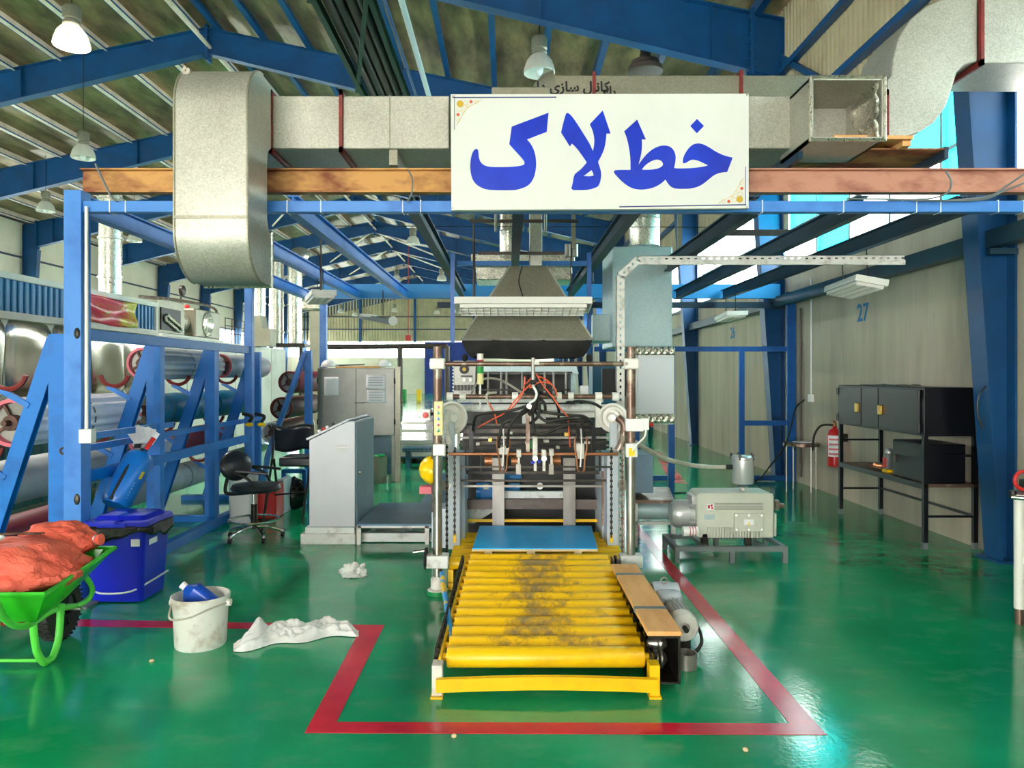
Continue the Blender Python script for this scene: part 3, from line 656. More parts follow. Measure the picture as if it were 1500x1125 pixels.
# timber and channel under the branch
one('wood_pallet_board', MB().bar(P(1206, 212, 5.3), P(1318, 213, 5.3), 0.36, 0.025).cbox(P(1236, 218, 5.25), 0.06, 0.26, 0.035).cbox(P(1314, 218.5, 5.25), 0.06, 0.26, 0.035), 'wood', 'pale timber board under the open duct branch', 'board', smooth=False)
one('wood_block', MB().cbox(P(1165, 217, 5.35), 0.08, 0.3, 0.05), 'wood', 'small timber block left of the board under the duct', 'block', smooth=False)
ch = root('channel_skid', P(1240, 250, 5.4), 'short blue channel skid lying on the rusted beam', 'steel channel')
MB().box(X(1156, 5.4), X(1362, 5.4), 5.2, 5.9, H(223, 5.3)-0.012, H(223, 5.3)).link('top_plate', 'rust_beam', ch, smooth=False)
for px in (1156, 1362): MB().prism([(X(px, 5.4)-0.01, 3.13), (X(px, 5.4)-0.01, H(221, 5.3)), (X(px, 5.4)+0.02, H(221, 5.3)), (X(px, 5.4)+0.02, 3.13)], 'xz', 5.2, 5.95).link('side_plate', 'joist_blue', ch, smooth=False)
# second duct behind with painted words
D2 = root('back_duct', (1.6, 7.6, 4.3), 'dull zinc duct with black painted words behind the white sign', 'duct')
y2 = 7.4
b2 = MB().box(X(812, y2), X(1190, y2), y2, y2+0.6, H(150, y2), H(110, y2)); b2.link('duct_section', 'zinc_dull', D2, smooth=False, bevel=0.01)
MB().box(X(870, y2)-0.015, X(870, y2)+0.015, y2-0.03, y2+0.63, H(152, y2), H(106, y2)).link('flange', 'flange_red', D2, smooth=False)
MB().box(X(1085, y2)-0.015, X(1085, y2)+0.015, y2-0.03, y2+0.63, H(152, y2), H(104, y2)).link('flange', 'flange_red', D2, smooth=False)
for px in (840, 1000, 1160): MB().box(X(px, y2), X(px, y2)+0.04, y2+0.2, y2+0.24, 2.91, H(149, y2)).link('support_leg', 'zinc_dull', D2, smooth=False)
MB().lathe((X(812, y2), y2+0.3, H(125, y2)), (-1, 0, 0), [(0.26, 0), (0.22, 0.1), (0.12, 0.2)], 16).link('duct_end', 'zinc_dull', D2)
pf = '\ufe8d\ufea9 \ufbfc\ufeaf\ufe8e\ufeb3 \ufedd\ufe8e\ufee7\ufe8e\ufb90'
text('lettering', pf, 0.135, 'ink_black', Matrix.Translation((X(839, y2), y2-0.004, H(128, y2))) @ FACE, D2, 0.001, 0.004)
text('lettering', '\ufeea\ufe8d\ufead', 0.12, 'ink_black', Matrix.Translation((X(893, y2), y2-0.004, H(134, y2))) @ FACE, D2, 0.001, 0.004)
one('roof_vent_fan', MB().lathe(P(945, 108, 12.5), (0, 0, 1), [(0.2, 0), (0.3, 0.02), (0.3, 0.1), (0.24, 0.14), (0.24, 0.2), (0.1, 0.26), (0.03, 0.9)], 22), 'pipe_brown', 'dark round vent fan hanging above the sign corner', 'vent fan')
one('air_inlet_box', MB().box(X(720, 6.6), X(806, 6.6), 6.6, 7.1, H(142, 6.6), H(127, 6.6)).box(X(724, 6.6), X(728, 6.6), 6.7, 6.75, 2.91, H(141, 6.6)).box(X(798, 6.6), X(802, 6.6), 6.7, 6.75, 2.91, H(141, 6.6)), 'zinc_dull', 'low zinc box just above the white sign', 'duct box', bevel=0.01)
# cable pipes running back under the roof
CT = root('pipe_tray', (-1.5, 9, 5.4), 'dark green overhead tray carrying brown pipes', 'pipe tray')
hh = 5.5
for px0 in (462, 545):
    yy = (hh-EYE)*F/550.0; xx = X(px0, yy); MB().channel((xx, 5.5, hh), (xx, 11.9, hh), 0.12, 0.06).link('tray_rail', 'tray_green', CT, smooth=False)
for i in range(2): MB().bar((X(455, 7.66), 7.6+i*2.4, hh-0.05), (X(550, 7.66), 6.2+i*1.05, hh-0.05), 0.05, 0.03).link('rung', 'tray_green', CT, smooth=False)
for i, px0 in enumerate((478, 495, 512, 528)):
    xx = X(px0, 7.66); MB().tube([(xx, 5.5, hh+0.04), (xx, 11.9, hh+0.04)], 0.058, 12).link('pipe', 'pipe_brown' if i % 2 == 0 else 'black', CT)
for px0, r in ((568, 0.02), (592, 0.035)):
    xx = X(px0, 7.66); one('roof_pipe', MB().tube([(xx, 5.5, hh-0.1), (xx, 11.8, hh-0.1)], r, 8), 'window_frame' if r > .03 else 'hall_blue', 'pale overhead pipe beside the green tray' if r > .03 else 'thin blue overhead pipe beside the green tray', 'pipe')

# ------------------------------------------------------------------ the white sign
ys = 5.18
SG = root('hanging_sign', P(878, 307, ys), 'white rectangular sign with large blue Persian lettering on the frame', 'sign')
MB().prism([tuple((P(x, y, ys).x, P(x, y, ys).z)) for x, y in ((660, 138), (1097, 137), (1097, 305), (661, 308))], 'xz', ys, ys+0.05).link('sign_board', 'sign_white', SG, smooth=False, bevel=0.003)
A = lambda x, y: (650 + x/6.252, 130 + y/6.25)
Bq = lambda x, y: (870 + x/6.252, 130 + y/6.25)
def rnd(pts, sharp=40):
    # round the gentle corners of a traced outline, keep the hard ones
    out = []; n = len(pts)
    for i in range(n):
        p0, p1, p2 = V(pts[i-1]), V(pts[i]), V(pts[(i+1) % n])
        a = (p1-p0).angle(p2-p1, 0) if (p1-p0).length > 1e-6 and (p2-p1).length > 1e-6 else 0
        if math.degrees(a) < sharp: out += [tuple(p1*0.75+p0*0.25), tuple(p1*0.75+p2*0.25)]
        else: out.append(tuple(p1))
    return out
def glyph(outer, holes=()):
    q = lambda l: [(P(x, y, ys).x, P(x, y, ys).z) for x, y in rnd(l)]
    MB().prism(q(outer), 'xz', ys-0.003, ys+0.001, [q(h) for h in holes]).link('letter', 'sign_blue', SG, smooth=False)
glyph([A(*p) for p in ((960,220),(943,395),(763,465),(800,510),(825,560),(842,620),(847,690),(842,750),(828,810),(800,860),(760,895),(700,918),(640,930),(430,928),(360,915),(300,880),(265,835),(248,780),(242,715),(246,650),(258,600),(275,565),(297,550),(312,558),(318,580),(320,625),(330,660),(352,690),(390,710),(440,718),(560,718),(650,714),(710,705),(735,695),(740,685),(738,665),(710,630),(660,575),(600,508),(622,348))])
glyph([A(*p) for p in ((1120,228),(1135,222),(1150,230),(1180,260),(1230,335),(1290,430),(1340,510),(1365,572),(1375,530),(1380,480),(1375,430),(1362,380),(1338,325))] +
      [Bq(*p) for p in ((80,200),(150,405),(147,412),(115,410),(108,480),(95,550),(70,610),(37,670),(50,710),(65,760),(67,800),(58,850),(42,890),(20,905))] +
      [A(*p) for p in ((1330,925),(1260,928),(1185,928),(1168,912),(1180,870),(1193,790),(1220,765),(1260,735),(1310,675),(1280,630),(1230,560),(1190,515),(1172,503),(1155,530),(1115,465),(1074,402),(1085,350),(1105,275))],
      [[A(*p) for p in ((1280,800),(1320,770),(1352,745),(1368,770),(1372,795),(1340,803))]])
glyph([Bq(*p) for p in ((395,283),(475,465),(445,465),(438,462),(440,540),(430,610),(408,695),(440,650),(490,590),(550,545),(610,522),(660,520),(700,532),(730,562),(747,605),(748,650),(740,700),(733,725),(750,730),(850,730),(950,722),(1010,712),(1047,702),(1010,685),(960,660),(910,648),(880,655),(850,675),(825,685),(813,672),(815,640),(835,590),(870,540),(910,508),(955,500),(1000,508),(1060,540),(1120,580),(1190,612),(1270,632),(1220,762),(1160,768),(1110,785),(1070,815),(1010,865),(960,895),(900,912),(850,917),(760,917),(715,905),(685,880),(655,832),(620,865),(560,900),(490,920),(420,925),(360,915),(300,885),(240,835),(195,785),(180,762),(190,748),(220,744),(335,744),(335,650),(325,560),(305,460),(277,390))],
      [[Bq(*p) for p in ((437,742),(470,700),(520,665),(565,648),(600,650),(625,668),(634,690),(625,710),(590,730),(540,740),(490,743))]])
glyph([Bq(*p) for p in ((943,277),(1007,342),(943,408),(882,342))])
def sline(x0, y0, x1, y1, w=1.6):
    a, c = P(x0, y0, ys), P(x1, y1, ys); a.y = c.y = ys-0.001; MB().bar(a, c, 0.003, w*ys/F, up=(0, 1, 0) if abs(x0-x1) < 2 else (0, 0, 1)).link('border_line', 'sign_line', SG, smooth=False)
sline(663, 143, 815, 142.5); sline(665.7, 140, 665.7, 190, 2); sline(907, 303, 1093, 300); sline(1092, 244, 1092, 301, 1.8)
def ornament(cx, cy, s):
    c = lambda dx, dy: V((P(cx+s*dx, cy+s*dy, ys).x, ys-0.0015, P(cx+s*dx, cy+s*dy, ys).z)); r = ys/F
    MB().cyl(c(5, 5), c(5, 5)+V((0, 0.002, 0)), 5*r, n=12).link('ornament', 'gold', SG, smooth=False)
    for dx, dy in ((21, 2), (2, 21)): MB().cyl(c(dx, dy), c(dx, dy)+V((0, 0.002, 0)), 2.4*r, n=10).link('ornament', 'orange_dot', SG, smooth=False)
    for dx, dy, rr in ((13, 4, 3), (4, 13, 3), (29, 2.5, 2.5), (2.5, 29, 2.5), (11, 10, 2.6), (16, 8, 2), (8, 16, 2)):
        MB().tube([c(dx+rr*math.cos(a*math.pi/5), dy+rr*math.sin(a*math.pi/5)) for a in range(10)], 0.35*r, 4, closed=True).link('ornament_scroll', 'gold_pale', SG)
    MB().tube([c(36, 0), c(26, 5), c(16, 11), c(11, 17), c(6, 25), c(0, 36)], 0.4*r, 4).link('ornament_scroll', 'gold_pale', SG)
ornament(669, 147, 1); ornament(1088.5, 297, -1)
for px, py in ((663.5, 305), (1094, 139), (1094, 303), (663.5, 141)): MB().cyl(P(px, py, ys)-V((0, 0.004, 0)), P(px, py, ys), 0.006, n=8).link('screw', 'steel', SG)

# ------------------------------------------------------------------ louvred fluorescent fixtures
def fixture(c, w, d, yaw, label, ztop, tilt=0.0, n=22):
    L = root('fluorescent_fixture', c, label, 'light fixture', 'hanging louvred light fixtures'); L.rotation_euler.z = 0
    R = Matrix.Rotation(yaw, 3, 'Z') @ Matrix.Rotation(tilt, 3, 'X'); c = V(c); pt = lambda x, y, z: c + R @ V((x, y, z))
    def bx(bm, x, y, z, sx, sy, sz): bm.cbox(pt(x, y, z), sx, sy, sz, R); return bm
    b = MB(); bx(b, 0, 0, 0.055, w, d, 0.01); bx(b, 0, -d/2, 0.03, w, 0.012, 0.06); bx(b, 0, d/2, 0.03, w, 0.012, 0.06); bx(b, -w/2, 0, 0.03, 0.012, d, 0.06); bx(b, w/2, 0, 0.03, 0.012, d, 0.06)
    b.link('housing', 'white_paint', L, smooth=False)
    for i in range(n): bx(MB(), -w*0.46+w*0.92*i/(n-1), 0, -0.005, 0.004, d*0.86, 0.045).link('louvre_blade', 'white_paint', L, smooth=False)
    for y in (-d*0.43, -d*0.14, d*0.14, d*0.43): bx(MB(), 0, y, -0.005, w*0.93, 0.005, 0.05).link('louvre_rail', 'white_paint', L, smooth=False)
    for y in (-d*0.25, d*0.25): MB().cyl(pt(-w*0.45, y, 0.035), pt(w*0.45, y, 0.035), 0.013, n=8).link('fluorescent_tube', 'tube_white', L)
    for s in (-1, 1): MB().tube([pt(s*w*0.36, 0, 0.06), (pt(s*w*0.36, 0, 0).x, pt(s*w*0.36, 0, 0).y, ztop)], 0.006, 6).link('hanger_chain', 'dark_steel', L)
    return L
fixture(P(766, 452, 6.5), 1.18, 0.3, 0, 'white louvred light hanging in front of the zinc hood', 2.78, -0.2, 18)
fixture((3.37, 7.2, H(424, 7.2)), 0.95, 0.28, math.pi/2-0.12, 'white louvred light hanging beside wall number 27', 2.78, 0.2)
fixture((3.28, 10.9, H(466, 10.9)), 1.1, 0.28, math.pi/2-0.12, 'smaller white louvred light hanging far along the wall', 2.78)
fixture((-2.2, 8.6, H(438, 8.6)), 0.9, 0.26, math.pi/2+0.35, 'white louvred light hanging above the grey cabinet', 2.8)
FS = root('spot_fixture', P(556, 467, 10.5), 'grey hanging lamp arm with a round white spotlight', 'light fixture')
MB().bar(P(530, 463, 10.6), P(575, 472, 10.3), 0.16, 0.07).link('housing', 'strap_grey', FS, smooth=False)
MB().bar(P(530, 462, 10.5), P(552, 464, 10.5), 0.2, 0.04).link('reflector', 'white_paint', FS, smooth=False)
MB().lathe(P(576, 470, 10.15), (0.25, -1, 0), [(0.05, -0.12), (0.065, 0), (0.06, 0.012)], 18).link('spot_head', 'white_plastic', FS)
MB().tube([P(561, 462, 10.4), (P(561, 462, 10.4).x, 10.4, 2.8)], 0.008, 6).link('hanger_rod', 'dark_steel', FS)
for px, y, py0, py1, lab in ((470, 8.0, 330, 425, 'dark rod hanging from the pale blue joist'), (694, 7.4, 325, 440, 'thin rod hanging behind the louvred light, beside the round duct')):
    one('hanger_rod', MB().tube([P(px, py0, y), P(px, py1, y)], 0.012, 6), 'pipe_brown', lab, 'rod')
for px0, px1, py, y, lab in ((688, 847, 324, 7.0, 'upper brown cross pipe under the sign'), (700, 826, 371, 7.2, 'lower brown cross pipe under the sign'), (1045, 1168, 341, 7.5, 'short rusted beam piece hung between the dark joists')):
    one('cross_pipe', MB().bar(P(px0, py, y), P(px1, py, y), 0.03, 0.028 if px0 < 1000 else 0.06), 'pipe_brown', lab, 'pipe', smooth=False)
one('strung_wire', MB().tube([P(480, 331, 7.6), P(1060, 333, 7.6)], 0.004, 5), 'dark_steel', 'thin wire strung across below the sign', 'wire')
# ------------------------------------------------------------------ yellow roller conveyor
def pr(b, px0, px1, py0, py1, Y, d): return b.box(X(px0, Y), X(px1, Y), Y, Y+d, H(py1, Y), H(py0, Y))
CV = root('roller_conveyor', (0.2, 4.6, 0), 'yellow powered roller conveyor in front of the feeder', 'conveyor')
cl = lambda t: V((0.19+0.034*t, 3.8+1.64*t, 0.15+0.08*t)); hw = 0.507
src = None
for i in range(13):
    c = cl(i/12)
    if src is None:
        src = MB().lathe(c-V((hw, 0, 0)), (1, 0, 0), [(0.02, -0.03), (0.02, 0), (0.049, 0.001), (0.0525, 0.006), (0.0525, 2*hw-0.006), (0.049, 2*hw-0.001), (0.02, 2*hw), (0.02, 2*hw+0.05)], 22).link('roller', 'roller_yellow', CV)
        # the paint wear follows the roller: centre its own origin
        for v in src.data.vertices: v.co -= (c - ORG[CV.name])
        src.location = c - ORG[CV.name]
    elif i == 1:
        r_ = src.copy(); r_.data = src.data.copy(); COL.objects.link(r_); r_.parent = CV; r_.location = c - ORG[CV.name]
        src.data.materials[0] = MATS['yellow']; src = r_
    else: r_ = piece(src, CV, c - ORG[CV.name]); r_.rotation_euler.x = random.uniform(-3, 3)
a, e = cl(-0.04), cl(1.02)
for s in (-1, 1):
    MB().bar(a+V((s*(hw+0.03), 0, -0.02)), e+V((s*(hw+0.03), 0, -0.02)), 0.012, 0.09).link('side_plate', 'yellow' if s < 0 else 'dark_steel', CV, smooth=False)
    sp = None
    for i in range(13):
        c = cl(i/12)+V((s*(hw+0.055), 0, 0))
        if sp is None:
            b = MB(); pts = []
            for k in range(24):
                r = 0.042 if k % 2 else 0.034; pts.append((r*math.cos(k*math.pi/12), r*math.sin(k*math.pi/12)))
            b.prism([(c.y+u, c.z+v) for u, v in pts], 'yz', c.x-0.008, c.x+0.008); sp = b.link('sprocket' if s > 0 else 'bearing', 'grease', CV, smooth=False); c0 = c
        else: piece(sp, CV, c-c0)
    lo = MB()
    for k in range(78):
        p = cl(k/78.0)+V((s*(hw+0.055), 0, 0.042)); lo.cbox(p, 0.014 if k % 2 else 0.008, 0.02, 0.012)
    lo.link('drive_chain', 'grease', CV, smooth=False)['kind'] = 'stuff'
for x in (X(641, 3.7), X(957, 3.7)):
    MB().box(x-0.025, x+0.025, 3.66, 3.74, 0.0, 0.16).link('leg', 'aged_white' if x < 0 else 'yellow', CV, smooth=False)
    MB().box(x-0.03, x+0.03, 3.64, 3.76, 0.0, 0.01).link('foot_plate', 'yellow', CV, smooth=False)
for x in (-0.33, 0.74): MB().box(x-0.025, x+0.025, 5.3, 5.38, 0.0, 0.2).link('leg', 'yellow', CV, smooth=False)
def bow(u, v):
    x = X(640, 3.69)+(X(960, 3.69)-X(640, 3.69))*u; z = 0.075+0.012*math.sin(math.pi*u); a_ = 2*math.pi*v
    return V((x, 3.7+(0.006 if math.cos(a_) > 0 else -0.006), z+(0.03 if math.sin(a_) > 0 else -0.03)))
b = MB(); n = 16
for i in range(n):
    u0, u1 = i/n, (i+1)/n
    x0, x1 = [X(640, 3.69)+(X(960, 3.69)-X(640, 3.69))*u for u in (u0, u1)]; z0, z1 = [0.07+0.014*math.sin(math.pi*u) for u in (u0, u1)]
    b.add([(x0, 3.625, z0-.032), (x1, 3.625, z1-.032), (x1, 3.625, z1+.032), (x0, 3.625, z0+.032), (x0, 3.655, z0-.032), (x1, 3.655, z1-.032), (x1, 3.655, z1+.032), (x0, 3.655, z0+.032)],
          [(0,1,2,3),(7,6,5,4),(0,4,5,1),(3,2,6,7)] + ([(0,3,7,4)] if i == 0 else []) + ([(1,5,6,2)] if i == n-1 else []))
b.link('front_bar', 'yellow', CV, smooth=False)
MB().tube([P(647, 840, 4.95), P(663, 945, 3.95)], 0.017, 10).link('lever_pipe', 'lever_paint', CV)
# chain guard with wooden plank
gx0, gx1 = 0.715, 0.875
MB().prism([(gx1-0.012, 0.03), (gx1, 0.03), (gx1, 0.275), (gx0, 0.275), (gx0, 0.263), (gx1-0.012, 0.263)], 'xz', 3.75, 5.05).link('chain_guard', 'dark_steel', CV, smooth=False)
MB().box(gx0, gx1, 3.75, 5.05, 0.03, 0.04).link('guard_floor', 'dark_steel', CV, smooth=False)
for k, z in enumerate((0.12, 0.2)):
    MB().lathe((gx0+0.06, 3.86, z), (1, 0, 0), [(0.018, -0.05), (0.05 - 0.012*k, -0.01), (0.05-0.012*k, 0.0), (0.03, 0.002), (0.05-0.012*k, 0.014), (0.05-0.012*k, 0.024), (0.018, 0.05)], 18).link('drive_sprocket', 'steel', CV)
plk = one('wooden_plank', MB().box(gx0-0.01, gx1+0.005, 3.74, 5.08, 0.277, 0.302), 'wood', 'orange wooden plank lying on the conveyor chain guard', 'plank', bevel=0.003)
for y in (4.12, 4.82): MB().box(gx0-0.013, gx1+0.008, y-0.02, y+0.02, 0.275, 0.304).link('strap', 'strap_grey', plk, smooth=False)
MB().box(gx1+0.005, gx1+0.1, 4.5, 5.3, 0.06, 0.075).link('motor_plate', 'strap_grey', CV, smooth=False)
# gear motor
GM = root('gear_motor', (1.0, 4.4, 0.0), 'grey finned gear motor beside the conveyor', 'motor')
MB().box(0.9, 1.06, 4.46, 4.76, 0.1, 0.28).link('gearbox', 'machine_grey', GM, bevel=0.03)
MB().cyl((0.9, 4.62, 0.2), (1.06, 4.62, 0.2), 0.1, n=20).link('gear_cover', 'machine_grey', GM)
MB().tube([V((0.97, 4.6, 0.3+0.0))+V((0.02*math.cos(t*math.pi/6), 0, 0.02+0.02*math.sin(t*math.pi/6))) for t in range(12)], 0.005, 6, closed=True).link('lifting_eye', 'steel', GM)
MB().cyl((0.99, 4.22, 0.18), (0.99, 4.47, 0.18), 0.065, n=20).link('motor_body', 'alu', GM)
for i in range(20):
    t = 2*math.pi*i/20; u = V((math.cos(t), 0, math.sin(t))); c = V((0.99, 4.34, 0.18)) + u*0.072
    MB().cbox(c, 0.004, 0.22, 0.022, Matrix.Rotation(-t+math.pi/2, 3, 'Y')).link('fin', 'alu', GM, smooth=False)
MB().lathe((0.99, 4.22, 0.18), (0, -1, 0), [(0.085, 0), (0.085, 0.05), (0.075, 0.07), (0.03, 0.075), (0.028, 0.05)], 22).link('fan_cover', 'aged_white', GM)
MB().cyl((0.99, 4.15, 0.18), (0.99, 4.1, 0.18), 0.014, n=10).link('shaft', 'black', GM)
MB().box(0.93, 1.05, 4.25, 4.7, 0.0, 0.1).link('mount_foot', 'dark_steel', GM, smooth=False)
MB().tube(spline([(1.06, 4.4, 0.16), (1.1, 4.3, 0.14), (1.1, 4.2, 0.08), (1.04, 4.16, 0.03), (1.0, 4.2, 0.015)], 5), 0.01, 6).link('cable', 'rubber', GM)
b = MB().lathe(FP(1005, 978), (0, 0, 1), [(0.056, 0), (0.058, 0.002), (0.058, 0.085), (0.054, 0.085), (0.054, 0.006), (0.0, 0.005)], 24, caps=False)
one('metal_cup', b, 'steel_flat', 'round open metal cup on the floor under the motor', 'cup')
# wider slat rollers under the feeder lift
LT = root('lift_table', (0.21, 5.9, 0), 'yellow slatted lift table under the feeder', 'lift table')
sr = None
for i in range(8):
    y, z = 5.56+0.125*i, 0.185
    if sr is None: sr = MB().cyl((X(659, 5.56), y, z), (X(917, 5.56), y, z), 0.045, n=14).link('slat_roller', 'yellow', LT); y00 = y
    else: piece(sr, LT, (0, y-y00, 0))
for x in (X(659, 5.56)+0.01, X(917, 5.56)-0.01): MB().box(x-0.02, x+0.02, 5.5, 6.5, 0.05, 0.15).link('side_beam', 'yellow', LT, smooth=False)
for x in (X(659, 5.56)+0.01, X(917, 5.56)-0.01):
    for y in (5.52, 6.45): MB().box(x-0.02, x+0.02, y-0.02, y+0.02, 0, 0.06).link('leg', 'yellow', LT, smooth=False)
MB().bar((X(680, 6.6), 6.56, 0.31), (X(895, 6.6), 6.56, 0.31), 0.02, 0.025).link('stop_bar', 'yellow', LT, smooth=False)
# blue topped board
BD = root('sheet_pallet', (0.225, 6.0, 0.232), 'blue topped pallet board on short timber feet', 'pallet')
MB().prism([(X(692, 5.6), 5.6), (X(875, 5.6), 5.6), (X(866, 6.45), 6.45), (X(703, 6.45), 6.45)], 'xy', 0.281, 0.287).link('blue_top', 'board_blue', BD, smooth=False)
MB().prism([(X(692, 5.6)-.003, 5.598), (X(875, 5.6)+.003, 5.598), (X(866, 6.45)+.003, 6.452), (X(703, 6.45)-.003, 6.452)], 'xy', 0.264, 0.281).link('board', 'wood_pale', BD, smooth=False)
for px in (715, 778, 847):
    for y in (5.61, 5.98, 6.36): MB().box(X(px, 5.6)-0.03, X(px, 5.6)+0.03, y, y+0.08, 0.232, 0.264).link('timber_foot', 'wood_pale', BD, smooth=False)

# ------------------------------------------------------------------ sheet feeder machine
FM = root('sheet_feeder', (0.2, 6.5, 0), 'grey and black sheet feeder machine with hoses and suction arms', 'machine')
ym = 5.4
def part(name, b, m, parent=FM, **k): return b.link(name, m, parent, **k)
for px, lo in ((641, 868), (924, 868)):
    x = X(px, ym)
    part('steel_column', MB().cyl((x, ym, 0.05), (x, ym, H(668, ym)), 0.033, n=18), 'steel')
    part('column_sleeve', MB().cyl((x, ym, H(668, ym)), (x, ym, H(508, ym)), 0.033, n=18), 'brown_steel')
    part('column_foot', MB().lathe((x, ym, 0), (0, 0, 1), [(0.075, 0), (0.075, 0.035), (0.05, 0.045), (0.05, 0.11), (0.036, 0.13)], 18), 'aged_white')
    part('foot_pad', MB().cyl((x, ym, 0), (x, ym, 0.03), 0.08, n=12), 'green_pad')
    part('clamp_block', MB().box(x-0.08, x+0.08, ym-0.06, ym+0.06, H(830, ym), H(812, ym)), 'machine_white', bevel=0.006)
    part('top_clamp', MB().box(x-0.055, x+0.055, ym-0.05, ym+0.05, H(541, ym), H(525, ym)), 'white_paint', bevel=0.012)
    part('clamp_bolt', MB().cyl((x-0.04, ym-0.056, H(533, ym)), (x-0.04, ym-0.04, H(533, ym)), 0.014, n=10), 'steel')
x = X(624, ym)
part('handwheel', MB().lathe((x, ym, H(818, ym)), (1, 0, 0), [(0.005, -0.012), (0.075, -0.01), (0.082, 0), (0.075, 0.01), (0.005, 0.012)], 24), 'black')
part('wheel_handle', MB().cyl((x-0.01, ym-0.02, H(806, ym)), (x-0.09, ym-0.02, H(808, ym)), 0.014, n=10), 'chrome')
part('cross_pipe', MB().cyl((X(650, ym), ym, H(533, ym)), (X(915, ym), ym, H(533, ym)), 0.018, n=14), 'brown_steel')
part('drop_rod', MB().cyl(P(781, 524, 5.36), P(781, 566, 5.36), 0.014, n=10), 'steel_flat')
part('rod_clamp', MB().cbox(P(786, 532, 5.36), 0.04, 0.06, 0.03), 'aged_white', bevel=0.004)
part('rod_knob', MB().ball(P(781, 560, 5.36), 0.022), 'black')
# second pipe with clamps
y5 = 5.85
part('clamp_pipe', MB().cyl((X(656, y5), y5, H(581, y5)), (X(906, y5), y5, H(581, y5)), 0.02, n=14), 'brown_steel')
for px, w in ((659, 9), (678, 9), (755, 8), (819, 7), (836, 8), (877, 9), (901, 9)):
    part('pipe_clamp', MB().cyl((X(px-w/2, y5), y5, H(581, y5)), (X(px+w/2, y5), y5, H(581, y5)), 0.036, n=14), 'white_paint')
part('clamp_strut', MB().box(X(872, y5), X(880, y5), y5-0.02, y5+0.02, H(626, y5), H(575, y5)), 'white_paint', smooth=False)
part('clamp_strut', MB().box(X(750, y5), X(754, y5), y5-0.02, y5+0.02, H(596, y5), H(575, y5)), 'white_paint', smooth=False)
# big roller, pulley wheels
y6 = 6.05
part('feed_roller', MB().cyl((X(668, y6), y6, H(598, y6)), (X(895, y6), y6, H(598, y6)), 0.032, n=16), 'machine_white')
part('roller_cover', MB().box(X(672, y6), X(885, y6), y6+0.06, y6+0.2, H(590, y6), H(583, y6)), 'machine_white', smooth=False)
part('roller_cover', MB().box(X(800, y6), X(885, y6), y6+0.06, y6+0.2, H(612, y6), H(602, y6)), 'aged_white', smooth=False)
for px, r in ((661, 0.13), (898, 0.115)):
    c = P(px, 612, 5.75)
    part('pulley_wheel', MB().lathe(c, (0.5 if px < 700 else -0.35, -1, 0), [(0.03, -0.04), (r-0.02, -0.03), (r, -0.02), (r, 0.02), (r-0.015, 0.03), (r-0.025, 0.02), (r-0.03, -0.02), (0.06, -0.025), (0.06, 0.03), (0.045, 0.035), (0.03, 0.06), (0.0, 0.062)], 28), 'white_paint')
    part('pulley_bracket', MB().cbox(c+V((0, -0.02, -0.14)), 0.06, 0.05, 0.28), 'machine_grey', bevel=0.008)
part('pulley_arm', MB().tube(spline([P(905, 612, 5.7), P(914, 622, 5.68), P(912, 645, 5.68), P(905, 660, 5.68)], 5), 0.03, 10), 'brown_steel')
part('wheel_shaft', MB().cyl(P(898, 612, 5.6), P(898, 612, 5.76), 0.018, n=10), 'steel')
# control boxes on the columns
pb = part('button_panel', pr(MB(), 635.5, 648.5, 588, 638, 5.3, 0.05), 'yellow_panel', bevel=0.004)
for k, m in enumerate(('red', 'green', 'bright_blue', 'red', 'green')):
    c = P(642, 596+k*8.6, 5.3); MB().lathe(c, (0, -1, 0), [(0.013, 0), (0.013, 0.008), (0.009, 0.009)], 12).link('bezel', 'chrome', pb); MB().cyl(c-V((0, 0.016, 0)), c, 0.009, n=10).link('push_button', m, pb)
eb = part('emergency_stop_box', pr(MB(), 617, 630, 600, 616, 5.32, 0.06), 'white_plastic', bevel=0.004); MB().lathe(P(623.5, 608, 5.32), (0, -1, 0), [(0.012, 0), (0.012, 0.015), (0.022, 0.02), (0.02, 0.032), (0.002, 0.034)], 14).link('stop_button', 'red', eb)
part('box_bracket', MB().bar(P(628, 606, 5.35), P(640, 606, 5.38), 0.02, 0.02), 'dark_steel', smooth=False)
jb = part('junction_box', pr(MB(), 634, 652, 651, 668, 5.3, 0.06), 'white_plastic', bevel=0.008)
jb = part('junction_box', pr(MB(), 917, 943, 614, 632, 5.3, 0.06), 'white_plastic', bevel=0.006); pr(MB(), 941, 951, 613, 630, 5.31, 0.05).link('switch_body', 'white_plastic', jb, bevel=0.004)
MB().lathe(P(951, 622, 5.33), (1, 0, 0), [(0.01, 0), (0.01, 0.01), (0.018, 0.012), (0.016, 0.024)], 12).link('stop_button', 'red', jb)
MB().tube(spline([P(946, 630, 5.3), P(944, 640, 5.28), P(934, 650, 5.28), P(926, 660, 5.28)], 5), 0.007, 6).link('cable', 'white_plastic', jb)
sb = part('sensor_box', pr(MB(), 917, 934, 650, 670, 5.32, 0.05), 'white_plastic', bevel=0.005); pr(MB(), 921, 930, 656, 668, 5.314, 0.006).link('sticker', 'tag_yellow', sb, smooth=False)
# signal tower
st = part('signal_tower', MB().cyl(P(703.5, 600, 5.95), P(703.5, 563, 5.95), 0.008, n=8), 'white_plastic')
for y0, y1, m, r in ((563, 547, 'yellow_panel', 0.026), (547, 537, 'green', 0.027), (533, 527, 'red', 0.027), (537, 533, 'white_plastic', 0.027), (527, 518, 'lamp_glass', 0.026)):
    MB().cyl(P(703.5, y0, 5.95), P(703.5, y1, 5.95), r, n=16).link('lamp_segment', m, st)
